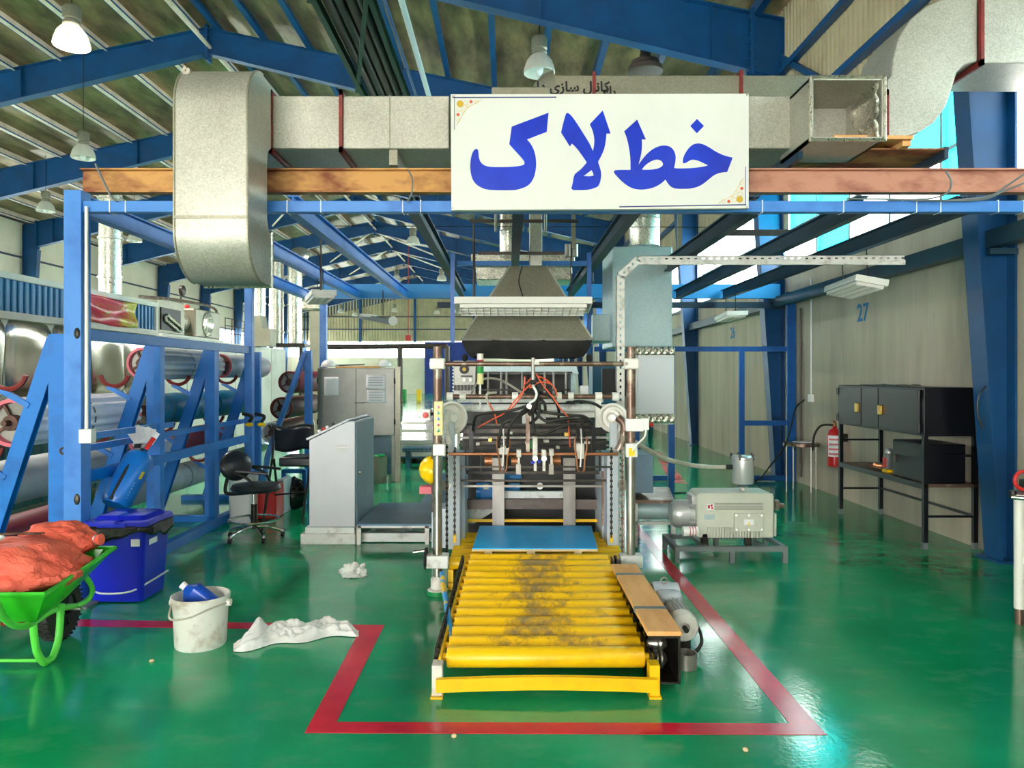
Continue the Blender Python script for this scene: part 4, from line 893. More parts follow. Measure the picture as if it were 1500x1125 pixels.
# instrument panel behind
ip = part('instrument_panel', pr(MB(), 664, 697, 528, 580, 7.0, 0.25), 'cabinet_grey', bevel=0.006)
MB().cyl(P(680, 541, 6.98), P(680, 541, 7.01), 0.045, n=20).link('dial', 'black', ip); MB().cyl(P(680, 541, 6.97), P(680, 541, 6.98), 0.018, n=12).link('dial_centre', 'gold', ip)
pr(MB(), 675, 692, 550, 552, 6.98, 0.03).link('slot', 'black', ip, smooth=False)
for px in (680, 689): pr(MB(), px-2, px+2, 554, 559, 6.98, 0.03).link('switch', 'white_plastic', ip, smooth=False)
for k in range(6): pr(MB(), 665+k*5, 668+k*5, 564, 572, 6.97, 0.04).link('knob', 'black', ip, smooth=False)
for k in range(9): pr(MB(), 662.5, 664.5, 531+k*5, 533+k*5, 6.96, 0.05).link('terminal', 'white_plastic', ip, smooth=False)
# oven mouth: dark opening with a zinc lip and hanging rods
part('oven_mouth', pr(MB(), 692, 842, 540, 660, 7.6, 0.9), 'black', smooth=False)
part('oven_lip', MB().prism([(X(690, 7.2), H(548, 7.2)), (X(848, 7.2), H(548, 7.2)), (X(843, 7.2), H(534, 7.2)), (X(694, 7.2), H(534, 7.2))], 'xz', 7.2, 7.6), 'zinc_cool', smooth=False)
part('oven_cheek', pr(MB(), 836, 843, 545, 585, 7.3, 0.3), 'zinc_cool', smooth=False)
for px in (701, 715, 734, 742, 765, 798, 811, 829): part('guide_rod', MB().cyl(P(px, 545, 7.1), P(px, 580, 7.1), 0.012, n=8), 'steel_flat')
part('guide_rail', MB().bar(P(700, 571, 7.08), P(835, 571, 7.08), 0.02, 0.012), 'dark_steel', smooth=False)
part('guide_rail', MB().bar(P(694, 546, 7.12), P(838, 546, 7.12), 0.02, 0.02), 'dark_steel', smooth=False)
# dark inner bars and body
part('inner_body', pr(MB(), 678, 888, 600, 792, 7.0, 1.4), 'black', smooth=False)
for py, h_, y_, m in ((622, 3, 6.1, 'dark_steel'), (631, 6, 6.0, 'dark_steel'), (641, 3, 6.15, 'steel_flat'), (648, 5, 6.2, 'dark_steel'), (655, 3, 6.3, 'grease'), (684, 2.5, 6.0, 'dark_steel'), (704, 3, 6.05, 'dark_steel'), (712, 3, 6.2, 'steel_flat'), (692, 4, 6.4, 'dark_steel')):
    part('cross_bar', MB().bar(P(674, py, y_), P(896, py, y_), h_*y_/F*1.2, h_*y_/F), m, smooth=False)
for px in (690, 870): part('upright_plate', pr(MB(), px-3, px+3, 624, 664, 5.9, 0.02), 'black_paint', smooth=False)
for px in (700, 718, 735, 748, 772, 800, 817, 830, 846, 860):
    part('inner_fitting', MB().cbox(P(px, 634+(px*7 % 22), 5.98), 0.02+0.012*(px % 3), 0.05, 0.022+0.006*(px % 4)), ['aged_white', 'steel', 'brass', 'dark_steel'][px % 4], bevel=0.003)
for px in (682, 706, 727, 758, 790, 823, 855, 878): part('inner_link', MB().bar(P(px, 616, 6.3), P(px+(px % 13)-6, 690, 6.3), 0.015, 0.02), 'grease', smooth=False)
part('heater_plate', pr(MB(), 765, 800, 606, 622, 6.12, 0.06), 'aged_white', bevel=0.01)
part('green_valve', pr(MB(), 776, 782, 646, 658, 5.75, 0.05), 'green_pad', bevel=0.004)
# lower suction rail
y7 = 5.6
part('suction_rail', MB().cyl(P(657, 665, y7), P(905, 665, y7), 0.012, n=12), 'copper')
for px in (713, 718, 752, 757, 812, 818): part('copper_collar', MB().cyl(P(px-3, 675, 5.95), P(px+3, 675, 5.95), 0.045, n=14), 'copper')
def suction(px, h0, h1, m='aged_white', w=5):
    s_ = part('suction_arm', pr(MB(), px-w, px+w, h0, h1, y7-0.05, 0.08), m, bevel=0.005); return s_
s1 = suction(737, 654, 666, w=8); s2 = suction(850, 650, 672, w=6)
for s_, px in ((s1, 737), (s2, 851)):
    for dx in (-6, 6): MB().tube(spline([P(px+dx*1.4, 640, y7-0.07), P(px+dx*1.5, 655, y7-0.07), P(px+dx, 672, y7-0.07), P(px+dx*0.8, 688, y7-0.07), P(px+dx*0.3, 690, y7-0.07)], 4), 0.007, 6).link('copper_tube', 'copper', s_)
    MB().tube(spline([P(px, 628, y7-0.06), P(px+1, 650, y7-0.08), P(px, 670, y7-0.08), P(px-1, 684, y7-0.08)], 4), 0.006, 6).link('white_hose', 'white_plastic', s_)
for px, h0, h1, g in ((760, 659, 670, 1), (784, 640, 673, 0), (797, 659, 672, 0), (808, 658, 668, 1)):
    s_ = suction(px, h0, h1, w=3.5)
    if g: pr(MB(), px-4, px+3, 680, 695, y7-0.04, 0.05).link('gripper_pad', 'steel_flat', s_, smooth=False); pr(MB(), px-1.5, px+1.5, 668, 682, y7-0.03, 0.04).link('gripper_stem', 'aged_white', s_, smooth=False)
    else: MB().cyl(P(px, 672, y7-0.06), P(px, 672, y7-0.02), 0.02, n=12).link('end_ring', 'steel', s_); pr(MB(), px-2, px+2, 674, 690, y7-0.03, 0.03).link('gripper_stem', 'aged_white', s_, smooth=False)
part('blue_fitting', MB().cbox(P(780, 677, y7-0.04), 0.03, 0.03, 0.02).cbox(P(790, 676, y7-0.04), 0.02, 0.03, 0.02), 'sign_blue', bevel=0.003)
part('centre_bar', pr(MB(), 770.5, 776, 598, 664, 5.7, 0.04), 'brown_steel', smooth=False)
part('centre_hub', MB().cyl(P(775, 595, 5.45), P(775, 595, 5.6), 0.02, n=14), 'steel')
# hoses
def hose(pts, r, m, nm='hose'): part(nm, MB().tube(spline([P(x_, y_, z_) for x_, y_, z_ in pts], 7), r, 8), m)
for h_ in ([(781, 590, 5.5), (765, 597, 5.45), (740, 603, 5.45), (715, 605, 5.5), (697, 610, 5.6), (693, 630, 5.8)], [(779, 595, 5.5), (762, 605, 5.42), (748, 622, 5.42), (744, 640, 5.45), (743, 655, 5.5)],
           [(775, 600, 5.5), (757, 612, 5.45), (738, 620, 5.45), (732, 640, 5.45), (731, 655, 5.5)], [(785, 598, 5.5), (800, 604, 5.45), (830, 608, 5.45), (855, 610, 5.5), (868, 620, 5.6)],
           [(784, 603, 5.48), (800, 617, 5.42), (830, 613, 5.42), (850, 617, 5.45), (856, 640, 5.5)], [(780, 605, 5.48), (784, 633, 5.4), (800, 634, 5.4), (825, 624, 5.42), (843, 622, 5.45), (847, 645, 5.5)],
           [(785, 580, 5.5), (797, 590, 5.45), (799, 605, 5.5)], [(790, 575, 5.5), (808, 582, 5.45), (818, 598, 5.5), (818, 615, 5.6)], [(783, 570, 5.48), (790, 590, 5.42), (788, 610, 5.45), (776, 620, 5.5)],
           [(830, 590, 5.9), (850, 588, 5.8), (872, 592, 5.8), (890, 605, 5.85)]): hose(h_, 0.0115, 'rubber', 'black_hose')
for h_ in ([(690, 578, 6.5), (700, 560, 6.4), (718, 554, 6.4), (740, 560, 6.4), (768, 578, 6.2)], [(727, 575, 5.8), (714, 577, 5.75), (714, 588, 5.75), (720, 600, 5.75)]): hose(h_, 0.01, 'clear_hose', 'grey_hose')
for h_ in ([(783, 548, 5.42), (770, 562, 5.4), (769, 552, 5.4), (766, 575, 5.4), (755, 592, 5.42), (747, 600, 5.45)], [(785, 547, 5.42), (796, 565, 5.4), (812, 585, 5.4), (822, 600, 5.4), (837, 615, 5.45)],
           [(786, 550, 5.42), (800, 556, 5.4), (812, 568, 5.4), (816, 580, 5.4)], [(700, 626, 5.6), (722, 614, 5.5), (740, 604, 5.45), (760, 580, 5.42), (780, 560, 5.42)], [(716, 590, 5.55), (724, 605, 5.5), (728, 622, 5.5)],
           [(784, 552, 5.42), (776, 568, 5.4), (790, 560, 5.38), (806, 562, 5.4), (815, 572, 5.42)], [(832, 610, 5.5), (834, 640, 5.6), (835, 655, 5.6)]): hose(h_, 0.0052, 'orange_cable', 'orange_cable')
hose([(781, 566, 5.4), (786, 576, 5.38), (783, 586, 5.38), (776, 590, 5.4)], 0.009, 'white_plastic', 'white_pipe')
part('cable_bundle', MB().tube(spline([P(782, 562, 5.42), P(787, 580, 5.42), P(783, 598, 5.45), P(776, 606, 5.5)], 5), [0.02]*16, 8), 'black_fabric')
# lower frame
for px0, px1, y_ in ((656, 674, 6.0), (674, 681, 6.2), (889, 906, 6.0), (882, 889, 6.2)):
    part('side_frame', pr(MB(), px0, px1, 668, 805, y_, 0.5), 'machine_grey', bevel=0.006)
part('side_frame', pr(MB(), 632, 656, 745, 803, 6.5, 0.3), 'machine_grey', bevel=0.006)
def chain(px, y0, y1, Y, m='grease'):
    b = MB(); n = int((y0-y1)*Y/F/-0.022); z0, z1 = H(y0, Y), H(y1, Y); x_ = X(px, Y)
    for k in range(abs(n)):
        z = z0+(z1-z0)*(k+0.5)/abs(n); b.cbox((x_, Y, z), 0.02 if k % 2 else 0.01, 0.012, 0.02)
    part('chain', b, m, smooth=False)['kind'] = 'stuff'
chain(654.5, 640, 815, 5.65); chain(666, 655, 790, 5.7); chain(895.5, 655, 788, 5.65); chain(911.5, 625, 812, 5.65, 'brown_steel')
for px in (666, 896): part('chain_end', pr(MB(), px-2, px+2, 784, 795, 5.66, 0.04), 'yellow', smooth=False)
part('cover_curtain', MB().tube(spline([P(656, 600, 5.6), P(654, 625, 5.6), P(658, 650, 5.6)], 4), 0.02, 8), 'aged_white')
for px, py in ((912, 710), (653, 711)): part('chain_wheel', MB().lathe(P(px, py, 5.72), (0, -1, 0), [(0.01, 0), (0.04, 0.0), (0.042, 0.01), (0.04, 0.02), (0.01, 0.02)], 18), 'steel')
part('pipe_guard', MB().cyl(P(636, 655, 5.5), P(636, 750, 5.5), 0.02, n=12), 'brown_steel')
for px in (730, 834): part('guide_upright', MB().channel(P(px, 772, 6.5), P(px, 671, 6.5), 0.03, 0.105, 0.006, up=(0, 1, 0)), 'steel_flat', smooth=False)
part('front_beam', pr(MB(), 673, 887, 732, 746, 6.55, 0.05), 'beam_brown', smooth=False)
part('white_beam', pr(MB(), 738, 825, 720, 730, 6.6, 0.05), 'machine_white', smooth=False)
part('corner_bracket', MB().prism([(X(684, 6.7), H(745, 6.7)), (X(722, 6.7), H(745, 6.7)), (X(722, 6.7), H(750, 6.7)), (X(694, 6.7), H(767, 6.7)), (X(684, 6.7), H(767, 6.7))], 'xz', 6.7, 6.74), 'machine_white', smooth=False)
mo = part('blue_motor', MB().box(X(704, 6.9), X(722, 6.9), 6.8, 6.98, H(733, 6.9), H(707, 6.9)), 'bright_blue', bevel=0.01)
MB().cyl(P(698, 720, 6.88), P(704, 720, 6.88), 0.08, n=18).link('motor_end', 'bright_blue', mo); MB().cyl(P(722, 719, 6.88), P(762, 719, 6.88), 0.06, n=18).link('motor_body', 'bright_blue', mo)
pr(MB(), 745, 761, 708, 720, 6.8, 0.02).link('name_plate', 'machine_blue', mo, smooth=False); pr(MB(), 708, 716, 709, 717, 6.79, 0.012).link('sticker', 'white_plastic', mo, smooth=False)
part('blue_cowl', pr(MB(), 738, 764, 692, 702, 6.85, 0.06), 'machine_blue', bevel=0.01)
part('shaft_end', MB().cyl(P(791, 712, 6.3), P(791, 712, 6.45), 0.028, n=16), 'white_plastic')
part('lever', MB().bar(P(884, 690, 6.2), P(884, 770, 6.2), 0.03, 0.03), 'brown_steel', smooth=False)

# ------------------------------------------------------------------ extraction hood over the feeder
HD = root('extraction_hood', (0.15, 7.2, 1.85), 'dull zinc pyramid extraction hood with black fabric skirt', 'hood')
yh0, yh1 = 6.8, 7.9
def hood_ring(px0, px1, py, ya_, yb_):
    z = H(py, ya_); return [V((X(px0, ya_), ya_, z)), V((X(px1, ya_), ya_, z)), V((X(px1, ya_), yb_, z)), V((X(px0, ya_), yb_, z))]
r0 = hood_ring(676, 868, 497, yh0, yh1); r1 = hood_ring(747, 801, 390, 7.25, 7.55)
MB().add(r0+r1, [(0,1,5,4),(1,2,6,5),(2,3,7,6),(3,0,4,7)]).link('hood_shell', 'zinc_dull', HD, smooth=False)
MB().tube(r0, 0.012, 6, closed=True).link('hood_rim', 'steel_flat', HD)
for a_ in (0, 1): MB().tube([r0[a_], r1[a_]], 0.009, 6).link('hood_seam', 'zinc', HD)
def skirt(u, v):
    k = u*4; i = int(k) % 4; t = k-int(k); p = r0[i].lerp(r0[(i+1) % 4], t); c = V((X(772, 6.8), 7.35, p.z))
    sag = 0.03*math.sin(math.pi*t) if i == 0 else 0
    q = p.lerp(c, 0.1*v*v+0.02*v); q.z -= (0.155+sag)*v; q += V((0.006*math.sin(u*90), 0.008*math.sin(u*70+v*5), 0)); return q
MB().grid(skirt, 96, 8, True).link('fabric_skirt', 'black_fabric', HD)
for i in (0, 1): MB().ball(r0[i]+V((0.03 if i == 0 else -0.03, 0.02, -0.17)), 0.03, 0.03, 0.035).link('fabric_knot', 'black_fabric', HD)
MB().box(X(776, 7.3), X(794, 7.3), 7.28, 7.5, H(390, 7.3), H(300, 7.3)).link('neck_duct', 'zinc', HD, smooth=False, bevel=0.006)
MB().tube(spline([P(765, 390, 7.0), P(760, 410, 6.9), P(763, 425, 6.85), P(768, 440, 6.8)], 5), 0.006, 6).link('lamp_cable', 'black', HD)
one('round_duct', MB().lathe(P(745, 376, 9.0), (0, 0, 1), [(0.11, 0), (0.11, 0.3), (0.115, 0.31), (0.11, 0.32), (0.11, 1.5)], 20), 'zinc_pipe', 'vertical round zinc duct behind the sign centre', 'duct')
BX = root('oven_plenum', (0.6, 9.3, 2.75), 'pale zinc plenum box behind the hood under the sign', 'duct box')
pr(MB(), 690, 842, 372, 383, 9.2, 0.6).link('upper_box', 'zinc_pipe', BX, smooth=False, bevel=0.01); pr(MB(), 697, 838, 391, 410, 9.3, 0.6).link('lower_box', 'zinc_pipe', BX, smooth=False, bevel=0.01)
for px in (832, 842): MB().cyl(P(px, 376, 9.1), P(px, 358, 9.1), 0.04, n=12).link('valve', 'steel_flat', BX)
one('round_duct', MB().lathe(P(944, 361, 8.6), (0, 0, 1), [(0.175, 0), (0.175, 0.3), (0.18, 0.31), (0.175, 0.32), (0.175, 1.6)], 24), 'zinc_pipe', 'wide round zinc duct rising from the pale oven cover', 'duct')
OC = root('oven_cover', (1.5, 8.8, 0), 'tall pale blue zinc cabinet with plastic covered side beside the hood', 'cabinet')
yo = 8.3
pr(MB(), 897, 985, 361, 508, yo, 0.9).link('zinc_cover', 'zinc_cool', OC, smooth=False, bevel=0.012)
pr(MB(), 868, 897, 460, 500, yo+0.2, 0.6).link('side_duct', 'zinc_cool', OC, smooth=False, bevel=0.01)
pr(MB(), 931, 988, 510, 622, yo, 0.3).link('plastic_panel', 'white_plastic', OC, smooth=False, bevel=0.01)
pr(MB(), 935, 984, 522, 604, yo-0.015, 0.02).link('panel_sheet', 'paper', OC, smooth=False)
wv = lambda a_, b_: (lambda u, v: V((X(930+58*u, yo), yo-0.02+0.01*math.sin(u*40+v*6), H(a_+(b_-a_)*v, yo))))
MB().grid(wv(508, 520), 40, 4).link('foil_strip', 'zinc_pipe', OC, thick=0.004); MB().grid(wv(606, 620), 40, 4).link('foil_strip', 'zinc_pipe', OC, thick=0.004)
for px in (934, 985): MB().box(X(px, yo)-0.03, X(px, yo)+0.03, yo+0.05, yo+0.12, 0, H(620, yo)).link('leg', 'partition_blue', OC, smooth=False)
pr(MB(), 868, 912, 530, 600, 8.9, 0.4).link('inner_cylinder', 'roll_teal', OC, smooth=False)
pr(MB(), 882, 920, 540, 580, 8.4, 0.03).link('dark_back', 'black_paint', OC, smooth=False)
pr(MB(), 850, 862, 565, 578, 7.2, 0.1).link('white_bracket', 'white_plastic', OC, smooth=False)
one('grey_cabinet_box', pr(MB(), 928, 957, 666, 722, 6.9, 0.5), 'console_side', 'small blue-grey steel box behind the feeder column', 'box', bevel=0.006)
DB = root('side_bench', (1.45, 7.2, 0), 'low brown topped bench behind the vacuum pump', 'bench')
MB().prism([(X(922, 6.8), 6.8), (X(988, 6.8), 6.8), (X(980, 7.6), 7.6), (X(925, 7.6), 7.6)], 'xy', 0.42, 0.45).link('bench_top', 'brown_steel', DB, smooth=False)
MB().cyl(P(925, 747, 6.95), P(992, 747, 6.95), 0.09, n=20).link('storage_tube', 'zinc_cool', DB)
for px in (930, 985): MB().box(X(px, 6.9)-0.02, X(px, 6.9)+0.02, 6.86, 6.9, 0, 0.42).link('leg', 'aged_white', DB, smooth=False)
MB().box(X(928, 6.9), X(985, 6.9), 6.86, 6.9, 0.21, 0.24).link('lower_rail', 'aged_white', DB, smooth=False)
# slotted angle arch beside the feeder
SA = root('slotted_angle_arch', (0.95, 6.4, 0), 'pale slotted steel angle arch rising beside the feeder', 'steel angle')
def slotted(p, q, w, n, name):
    b = MB(); d = (q-p); L_ = d.length; d.normalize(); yv = V((0, 1, 0)); s = d.cross(yv).normalized(); R = Matrix((s, d, -yv)).transposed() if False else None
    def slab(t0, t1, a0, a1):
        vs = []
        for yy in (0, 0.004):
            for t_, a_ in ((t0, a0), (t1, a0), (t1, a1), (t0, a1)): vs.append(p+d*t_+s*a_+yv*yy)
        b.add(vs, [(0,1,2,3),(7,6,5,4),(0,4,5,1),(1,5,6,2),(2,6,7,3),(3,7,4,0)])
    slab(0, L_, -w/2, -w*0.12); slab(0, L_, w*0.12, w/2); st = L_/n
    for i in range(n): slab(i*st, i*st+st*0.6, -w*0.12, w*0.12)
    vs = [];
    for t_ in (0, L_):
        for a_, yy in ((w/2-.004, 0), (w/2, 0), (w/2, .06), (w/2-.004, .06)): vs.append(p+d*t_+s*a_+yv*yy)
    b.add(vs, [(0,1,2,3),(7,6,5,4),(0,4,5,1),(1,5,6,2),(2,6,7,3),(3,7,4,0)])
    b.link(name, 'aged_white', SA, smooth=False)
slotted(V((X(909, 6.4), 6.4, 0)), P(909, 404, 6.4), 0.07, 44, 'upright'); slotted(P(909, 404, 6.4), P(935, 379, 6.4), 0.07, 4, 'bevel_piece'); slotted(P(935, 379, 6.4), P(1325, 378, 6.4), 0.05, 36, 'top_rail')
MB().bar(P(932, 384.5, 6.42), P(1325, 384.5, 6.42), 0.03, 0.04).link('tray_lip', 'aged_white', SA, smooth=False)

# ------------------------------------------------------------------ control console and platform
CO = root('control_console', (-1.7, 7.5, 0), 'pale grey sloped control console on a white plinth', 'console')
yc0, yc1 = 7.05, 8.0; xa, xb = X(453, yc0), X(520, yc0); za_, zb_ = H(645, yc0), H(617, yc0)
MB().prism([(xa, 0.155), (xb, 0.155), (xb, zb_), (X(510, yc0), zb_), (xa, za_)], 'xz', yc0, yc1).link('console_body', 'console_grey', CO, smooth=False, bevel=0.006)
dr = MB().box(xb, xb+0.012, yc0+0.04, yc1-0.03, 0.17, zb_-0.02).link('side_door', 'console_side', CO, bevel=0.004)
MB().cyl((xb+0.01, yc0+0.12, 0.66), (xb+0.035, yc0+0.12, 0.66), 0.018, n=12).link('lock_knob', 'steel', dr)
n_ = V((-(zb_-za_), 0, X(510, yc0)-xa)).normalized(); s0, s1 = V((xa-0.02, 0, za_+0.0)), V((X(511, yc0), 0, zb_+0.005))
MB().prism([(s0.x, s0.z), (s1.x, s1.z), (s1.x+n_.x*0.02, s1.z+n_.z*0.02), (s0.x+n_.x*0.02, s0.z+n_.z*0.02)], 'xz', yc0-0.015, yc1+0.01).link('sloped_panel', 'console_grey', CO, smooth=False, bevel=0.003)
for t, m in ((0.25, 'white_plastic'), (0.36, 'red'), (0.45, 'white_plastic'), (0.6, 'black')):
    c = s0.lerp(s1, t)+n_*0.02; c.y = yc0+0.12; MB().cyl(c, c+n_*0.03, 0.016, n=10).link('push_button', m, CO)
vt = pr(MB(), 491, 512, 647, 667, yc0-0.006, 0.008).link('vent_grille', 'console_grey', CO, smooth=False)
for k in range(7): pr(MB(), 494, 509.5, 650+k*2.1, 651+k*2.1, yc0-0.011, 0.008).link('vent_slat', 'cabinet_grey', vt, smooth=False)
MB().box(X(441, 7.0), X(521, 7.0), 6.98, 8.05, 0.0, 0.1).link('plinth', 'aged_white', CO, smooth=False, bevel=0.004); MB().box(X(447, 7.0), X(519, 7.0), 7.0, 8.02, 0.1, 0.155).link('plinth_step', 'machine_white', CO, smooth=False)
PL = root('walkway_platform', (-1.05, 7.5, 0), 'low blue-grey step platform beside the console', 'platform')
MB().box(xb+0.03, X(632, 6.98), 6.98, 8.15, 0.175, 0.195).link('deck_plate', 'deck_blue', PL, smooth=False, bevel=0.003)
MB().box(-0.98, -0.62, 8.15, 10.6, 0.175, 0.195).link('deck_plate', 'deck_blue', PL, smooth=False)
MB().box(xb+0.04, X(632, 6.98), 6.98, 7.02, 0.155, 0.177).link('edge_angle', 'machine_white', PL, smooth=False)
MB().box(xb+0.06, X(632, 6.98), 7.05, 7.12, 0.01, 0.09).link('base_beam', 'machine_white', PL, smooth=False)
for x in (xb+0.05, X(630, 6.98)-0.03, -0.8):
    for y in (7.0, 8.1) if x != -0.8 else (10.5,): MB().box(x-0.02, x+0.02, y-0.02, y+0.02, 0, 0.176).link('leg', 'aged_white', PL, smooth=False)
# yellow hard hat hung on the column
def helmet(c, axis, m, label, group=None, r=0.12):
    HR = root('hard_hat', c, label, 'hard hat', group); c = V(c); q = V((0, 0, 1)).rotation_difference(V(axis)).to_matrix()
    MB().ball(c, r, r*1.15, r*0.95, 22, 10, 0.0, q).link('shell', m, HR, thick=0.006)
    MB().add([], []).lathe(c, axis, [(r*1.02, -0.004), (r*1.1, 0.0), (r*1.02, 0.01)], 22, caps=False).link('brim', m, HR, thick=0.004)
    pk = MB(); pk.prism([(a_[0], a_[1]) for a_ in arc((0, 0), r*1.08, -0.9, 0.9, 8)] + [(r*1.35, 0.06), (r*1.42, 0), (r*1.35, -0.06)][0:0] + [(r*1.2, 0.09), (r*1.42, 0.04), (r*1.42, -0.04), (r*1.2, -0.09)], 'xy', -0.004, 0.004)
    pk.v = [c + q @ v for v in pk.v]; pk.link('peak', m, HR, smooth=False)
    for t in (0.0,): rd = MB().tube([c + q @ V((r*math.cos(a_)*0.99, t, r*0.96*math.sin(a_))) for a_ in [0.3+k*0.28 for k in range(10)]], 0.003, 6); rd.link('ridge', m, HR)
    MB().lathe(c, axis, [(r*0.9, 0.0), (r*0.92, 0.02)], 18, caps=False).link('headband', 'black', HR, thick=0.004)
helmet(P(634, 688, 5.55), (-1, -0.2, 0.05), 'helmet_yellow', 'bright yellow hard hat hung on the feeder column', r=0.105)
helmet(P(481, 536.5, 11.3), (0, -0.1, 1), 'white_plastic', 'white hard hat at the console end of the grey cabinet top', 'white hard hats on the cabinet', 0.105)
helmet(P(563, 536.5, 11.3), (0, -0.1, 1), 'white_plastic', 'white hard hat at the passage end of the grey cabinet top', 'white hard hats on the cabinet', 0.105)
one('small_pink_box', pr(MB(), 614, 632, 713, 724, 5.9, 0.12), 'roll_pink', 'small pink box on the machine side under the yellow hat', 'box', bevel=0.005)
# grey cabinet
GC = root('steel_cabinet', (-2.3, 11.4, 0), 'tall grey double door steel cabinet with papers taped on', 'cabinet')
yg = 11.1; zt, zd = H(539, yg), H(638, yg); gx0_, gx1_ = X(465, yg), X(578, yg)
MB().box(gx0_, gx1_, yg, yg+0.5, zd, zt).link('cabinet_body', 'cabinet_grey', GC, smooth=False, bevel=0.006)
for a_, c_2, hn in ((466, 521.2, 0), (522.2, 577, 1)):
    dd = pr(MB(), a_, c_2, 541, 637, yg-0.02, 0.018).link('door', 'cabinet_grey', GC, smooth=False, bevel=0.003)
    if hn: MB().bar(P(519, 590, yg-0.04), P(535, 590, yg-0.04), 0.012, 0.012).link('bolt_latch', 'dark_steel', dd, smooth=False)
    for py in (558, 618): MB().cyl(P(578 if hn else 465, py-4, yg-0.02), P(578 if hn else 465, py+4, yg-0.02), 0.012, n=8).link('hinge', 'dark_steel', dd)
for px in (467, 576): MB().box(X(px, yg)-0.025, X(px, yg)+0.025, yg, yg+0.05, 0, zd).link('leg', 'cabinet_grey', GC, smooth=False)
MB().box(X(579, yg), X(586, yg), yg, yg+0.06, 0, zt+0.02).link('side_upright', 'zinc_dull', GC, smooth=False)
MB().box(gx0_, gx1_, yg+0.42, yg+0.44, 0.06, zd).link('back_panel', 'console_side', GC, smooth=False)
for px0, px1, py0, py1, lab in ((475, 497, 552, 580, 'creased white paper taped on the plain cabinet door'), (536, 565, 549, 570, 'printed notice taped high on the latched cabinet door'), (537, 565, 571, 590, 'framed notice taped beside the cabinet latch')):
    w_ = lambda u, v: V((X(px0+(px1-px0)*u, yg-0.026), yg-0.026+0.004*math.sin(u*9+v*7), H(py0+(py1-py0)*v, yg-0.026)))
    o = one('taped_paper', MB().grid(w_, 8, 8), 'paper', lab, 'paper', 'papers on the grey cabinet', thick=0.002)
    if px0 > 500:
        for k in range(4): pr(MB(), px0+4, px1-4, py0+4+k*3.6, py0+4.7+k*3.6, yg-0.036, 0.004).link('print_line', 'print_ink', o, smooth=False)
one('wood_lath', MB().bar(P(492, 538, 11.2), P(556, 537.5, 11.2), 0.06, 0.03), 'wood', 'wooden lath lying between the white hard hats', 'lath', smooth=False)
one('dark_tray', MB().bar(P(490, 535.5, 11.45), P(534, 534, 11.45), 0.1, 0.02), 'dark_steel', 'thin dark strip lying behind the wooden lath', 'strip', smooth=False)
TB = root('tin_bin', FP(557, 707), 'grey tin bin with green rags beside the grey cabinet', 'bin')
MB().lathe(FP(556, 707), (0, 0, 1), [(0.11, 0), (0.115, 0.38), (0.118, 0.39)], 4, caps=True).link('bin_body', 'zinc_dull', TB, smooth=False)
MB().ball(FP(556, 707)+V((0, 0, 0.4)), 0.09, 0.09, 0.03).link('green_rag', 'green_pad', TB)
one('steel_tin', MB().cyl(FP(568, 708), FP(568, 708)+V((0, 0, 0.11)), 0.035, n=14), 'steel', 'small steel tin on the floor beside the tin bin', 'tin')
# stacks of metal sheet in the far hall
labs = ['nearest stack of pale metal sheet behind the wire fence', 'second stack of pale metal sheet behind the wire fence', 'third stack of pale metal sheet behind the wire fence', 'fourth stack of pale metal sheet down the hall', 'fifth stack of pale metal sheet down the hall', 'sixth stack of pale metal sheet down the hall', 'farthest stack of pale metal sheet down the hall']
for i in range(7):
    y = 14.3+i*2.6; S = root('sheet_stack', (-1.95, y, 0), labs[i], 'sheet stack', 'stacks of metal sheet')
    for k in range(3): MB().box(-2.75+k*0.75, -2.65+k*0.75, y-0.9, y+0.9, 0, 0.1).link('pallet_runner', 'pallet_wood', S, smooth=False)
    MB().box(-2.8, -1.0, y-0.95, y+0.95, 0.1, 0.13).link('pallet_deck', 'deck_blue', S, smooth=False)
    for k in range(4): MB().box(-2.76, -1.04, y-0.92, y+0.92, 0.131+k*0.075, 0.2+k*0.075).link('sheet_bundle', 'sheet_pale', S, smooth=False)
WF = root('wire_fence', (-1.5, 12.4, 0), 'thin wire mesh fence panel before the sheet stacks', 'fence')
b = MB()
for i in range(17): b.bar((-1.98+i*0.07, 12.4, 0.25), (-1.98+i*0.07, 12.4, 1.2), 0.004, 0.004)
for i in range(14): b.bar((-2.0, 12.4, 0.27+i*0.07), (-0.85, 12.4, 0.27+i*0.07), 0.004, 0.004)
b.link('mesh_wires', 'steel_flat', WF, smooth=False)['kind'] = 'stuff'
for x in (-2.0, -0.85): MB().box(x-0.015, x+0.015, 12.385, 12.415, 0, 1.22).link('fence_post', 'zinc_dull', WF, smooth=False)
one('mobile_bench', MB().box(X(590, 12.6), X(652, 12.6), 12.55, 13.0, 0.3, 0.36).box(X(594, 12.6), X(600, 12.6), 12.6, 12.9, 0, 0.3).box(X(640, 12.6), X(646, 12.6), 12.6, 12.9, 0, 0.3), 'deck_blue', 'low blue bench behind the wire fence', 'bench', smooth=False)
one('exit_sign', MB().box(X(594, 40), X(602, 40), 40, 40.1, H(499, 40), H(491, 40)).bar((X(598, 40), 40.05, H(491, 40)), (X(598, 40), 40.05, 9.2), 0.03, 0.03), 'red', 'small red square sign hanging far down the hall', 'sign', smooth=False)
one('overhead_pipe', MB().tube([P(480, 508, 33), P(655, 507, 33)], 0.12, 10).tube([P(586, 508, 33), FP(586, 550+1728/33.0)], 0.12, 10).tube([P(655, 507, 33), FP(655, 550+1728/33.0)], 0.12, 10), 'pipe_brown', 'brown overhead pipe on posts far down the hall', 'pipe')
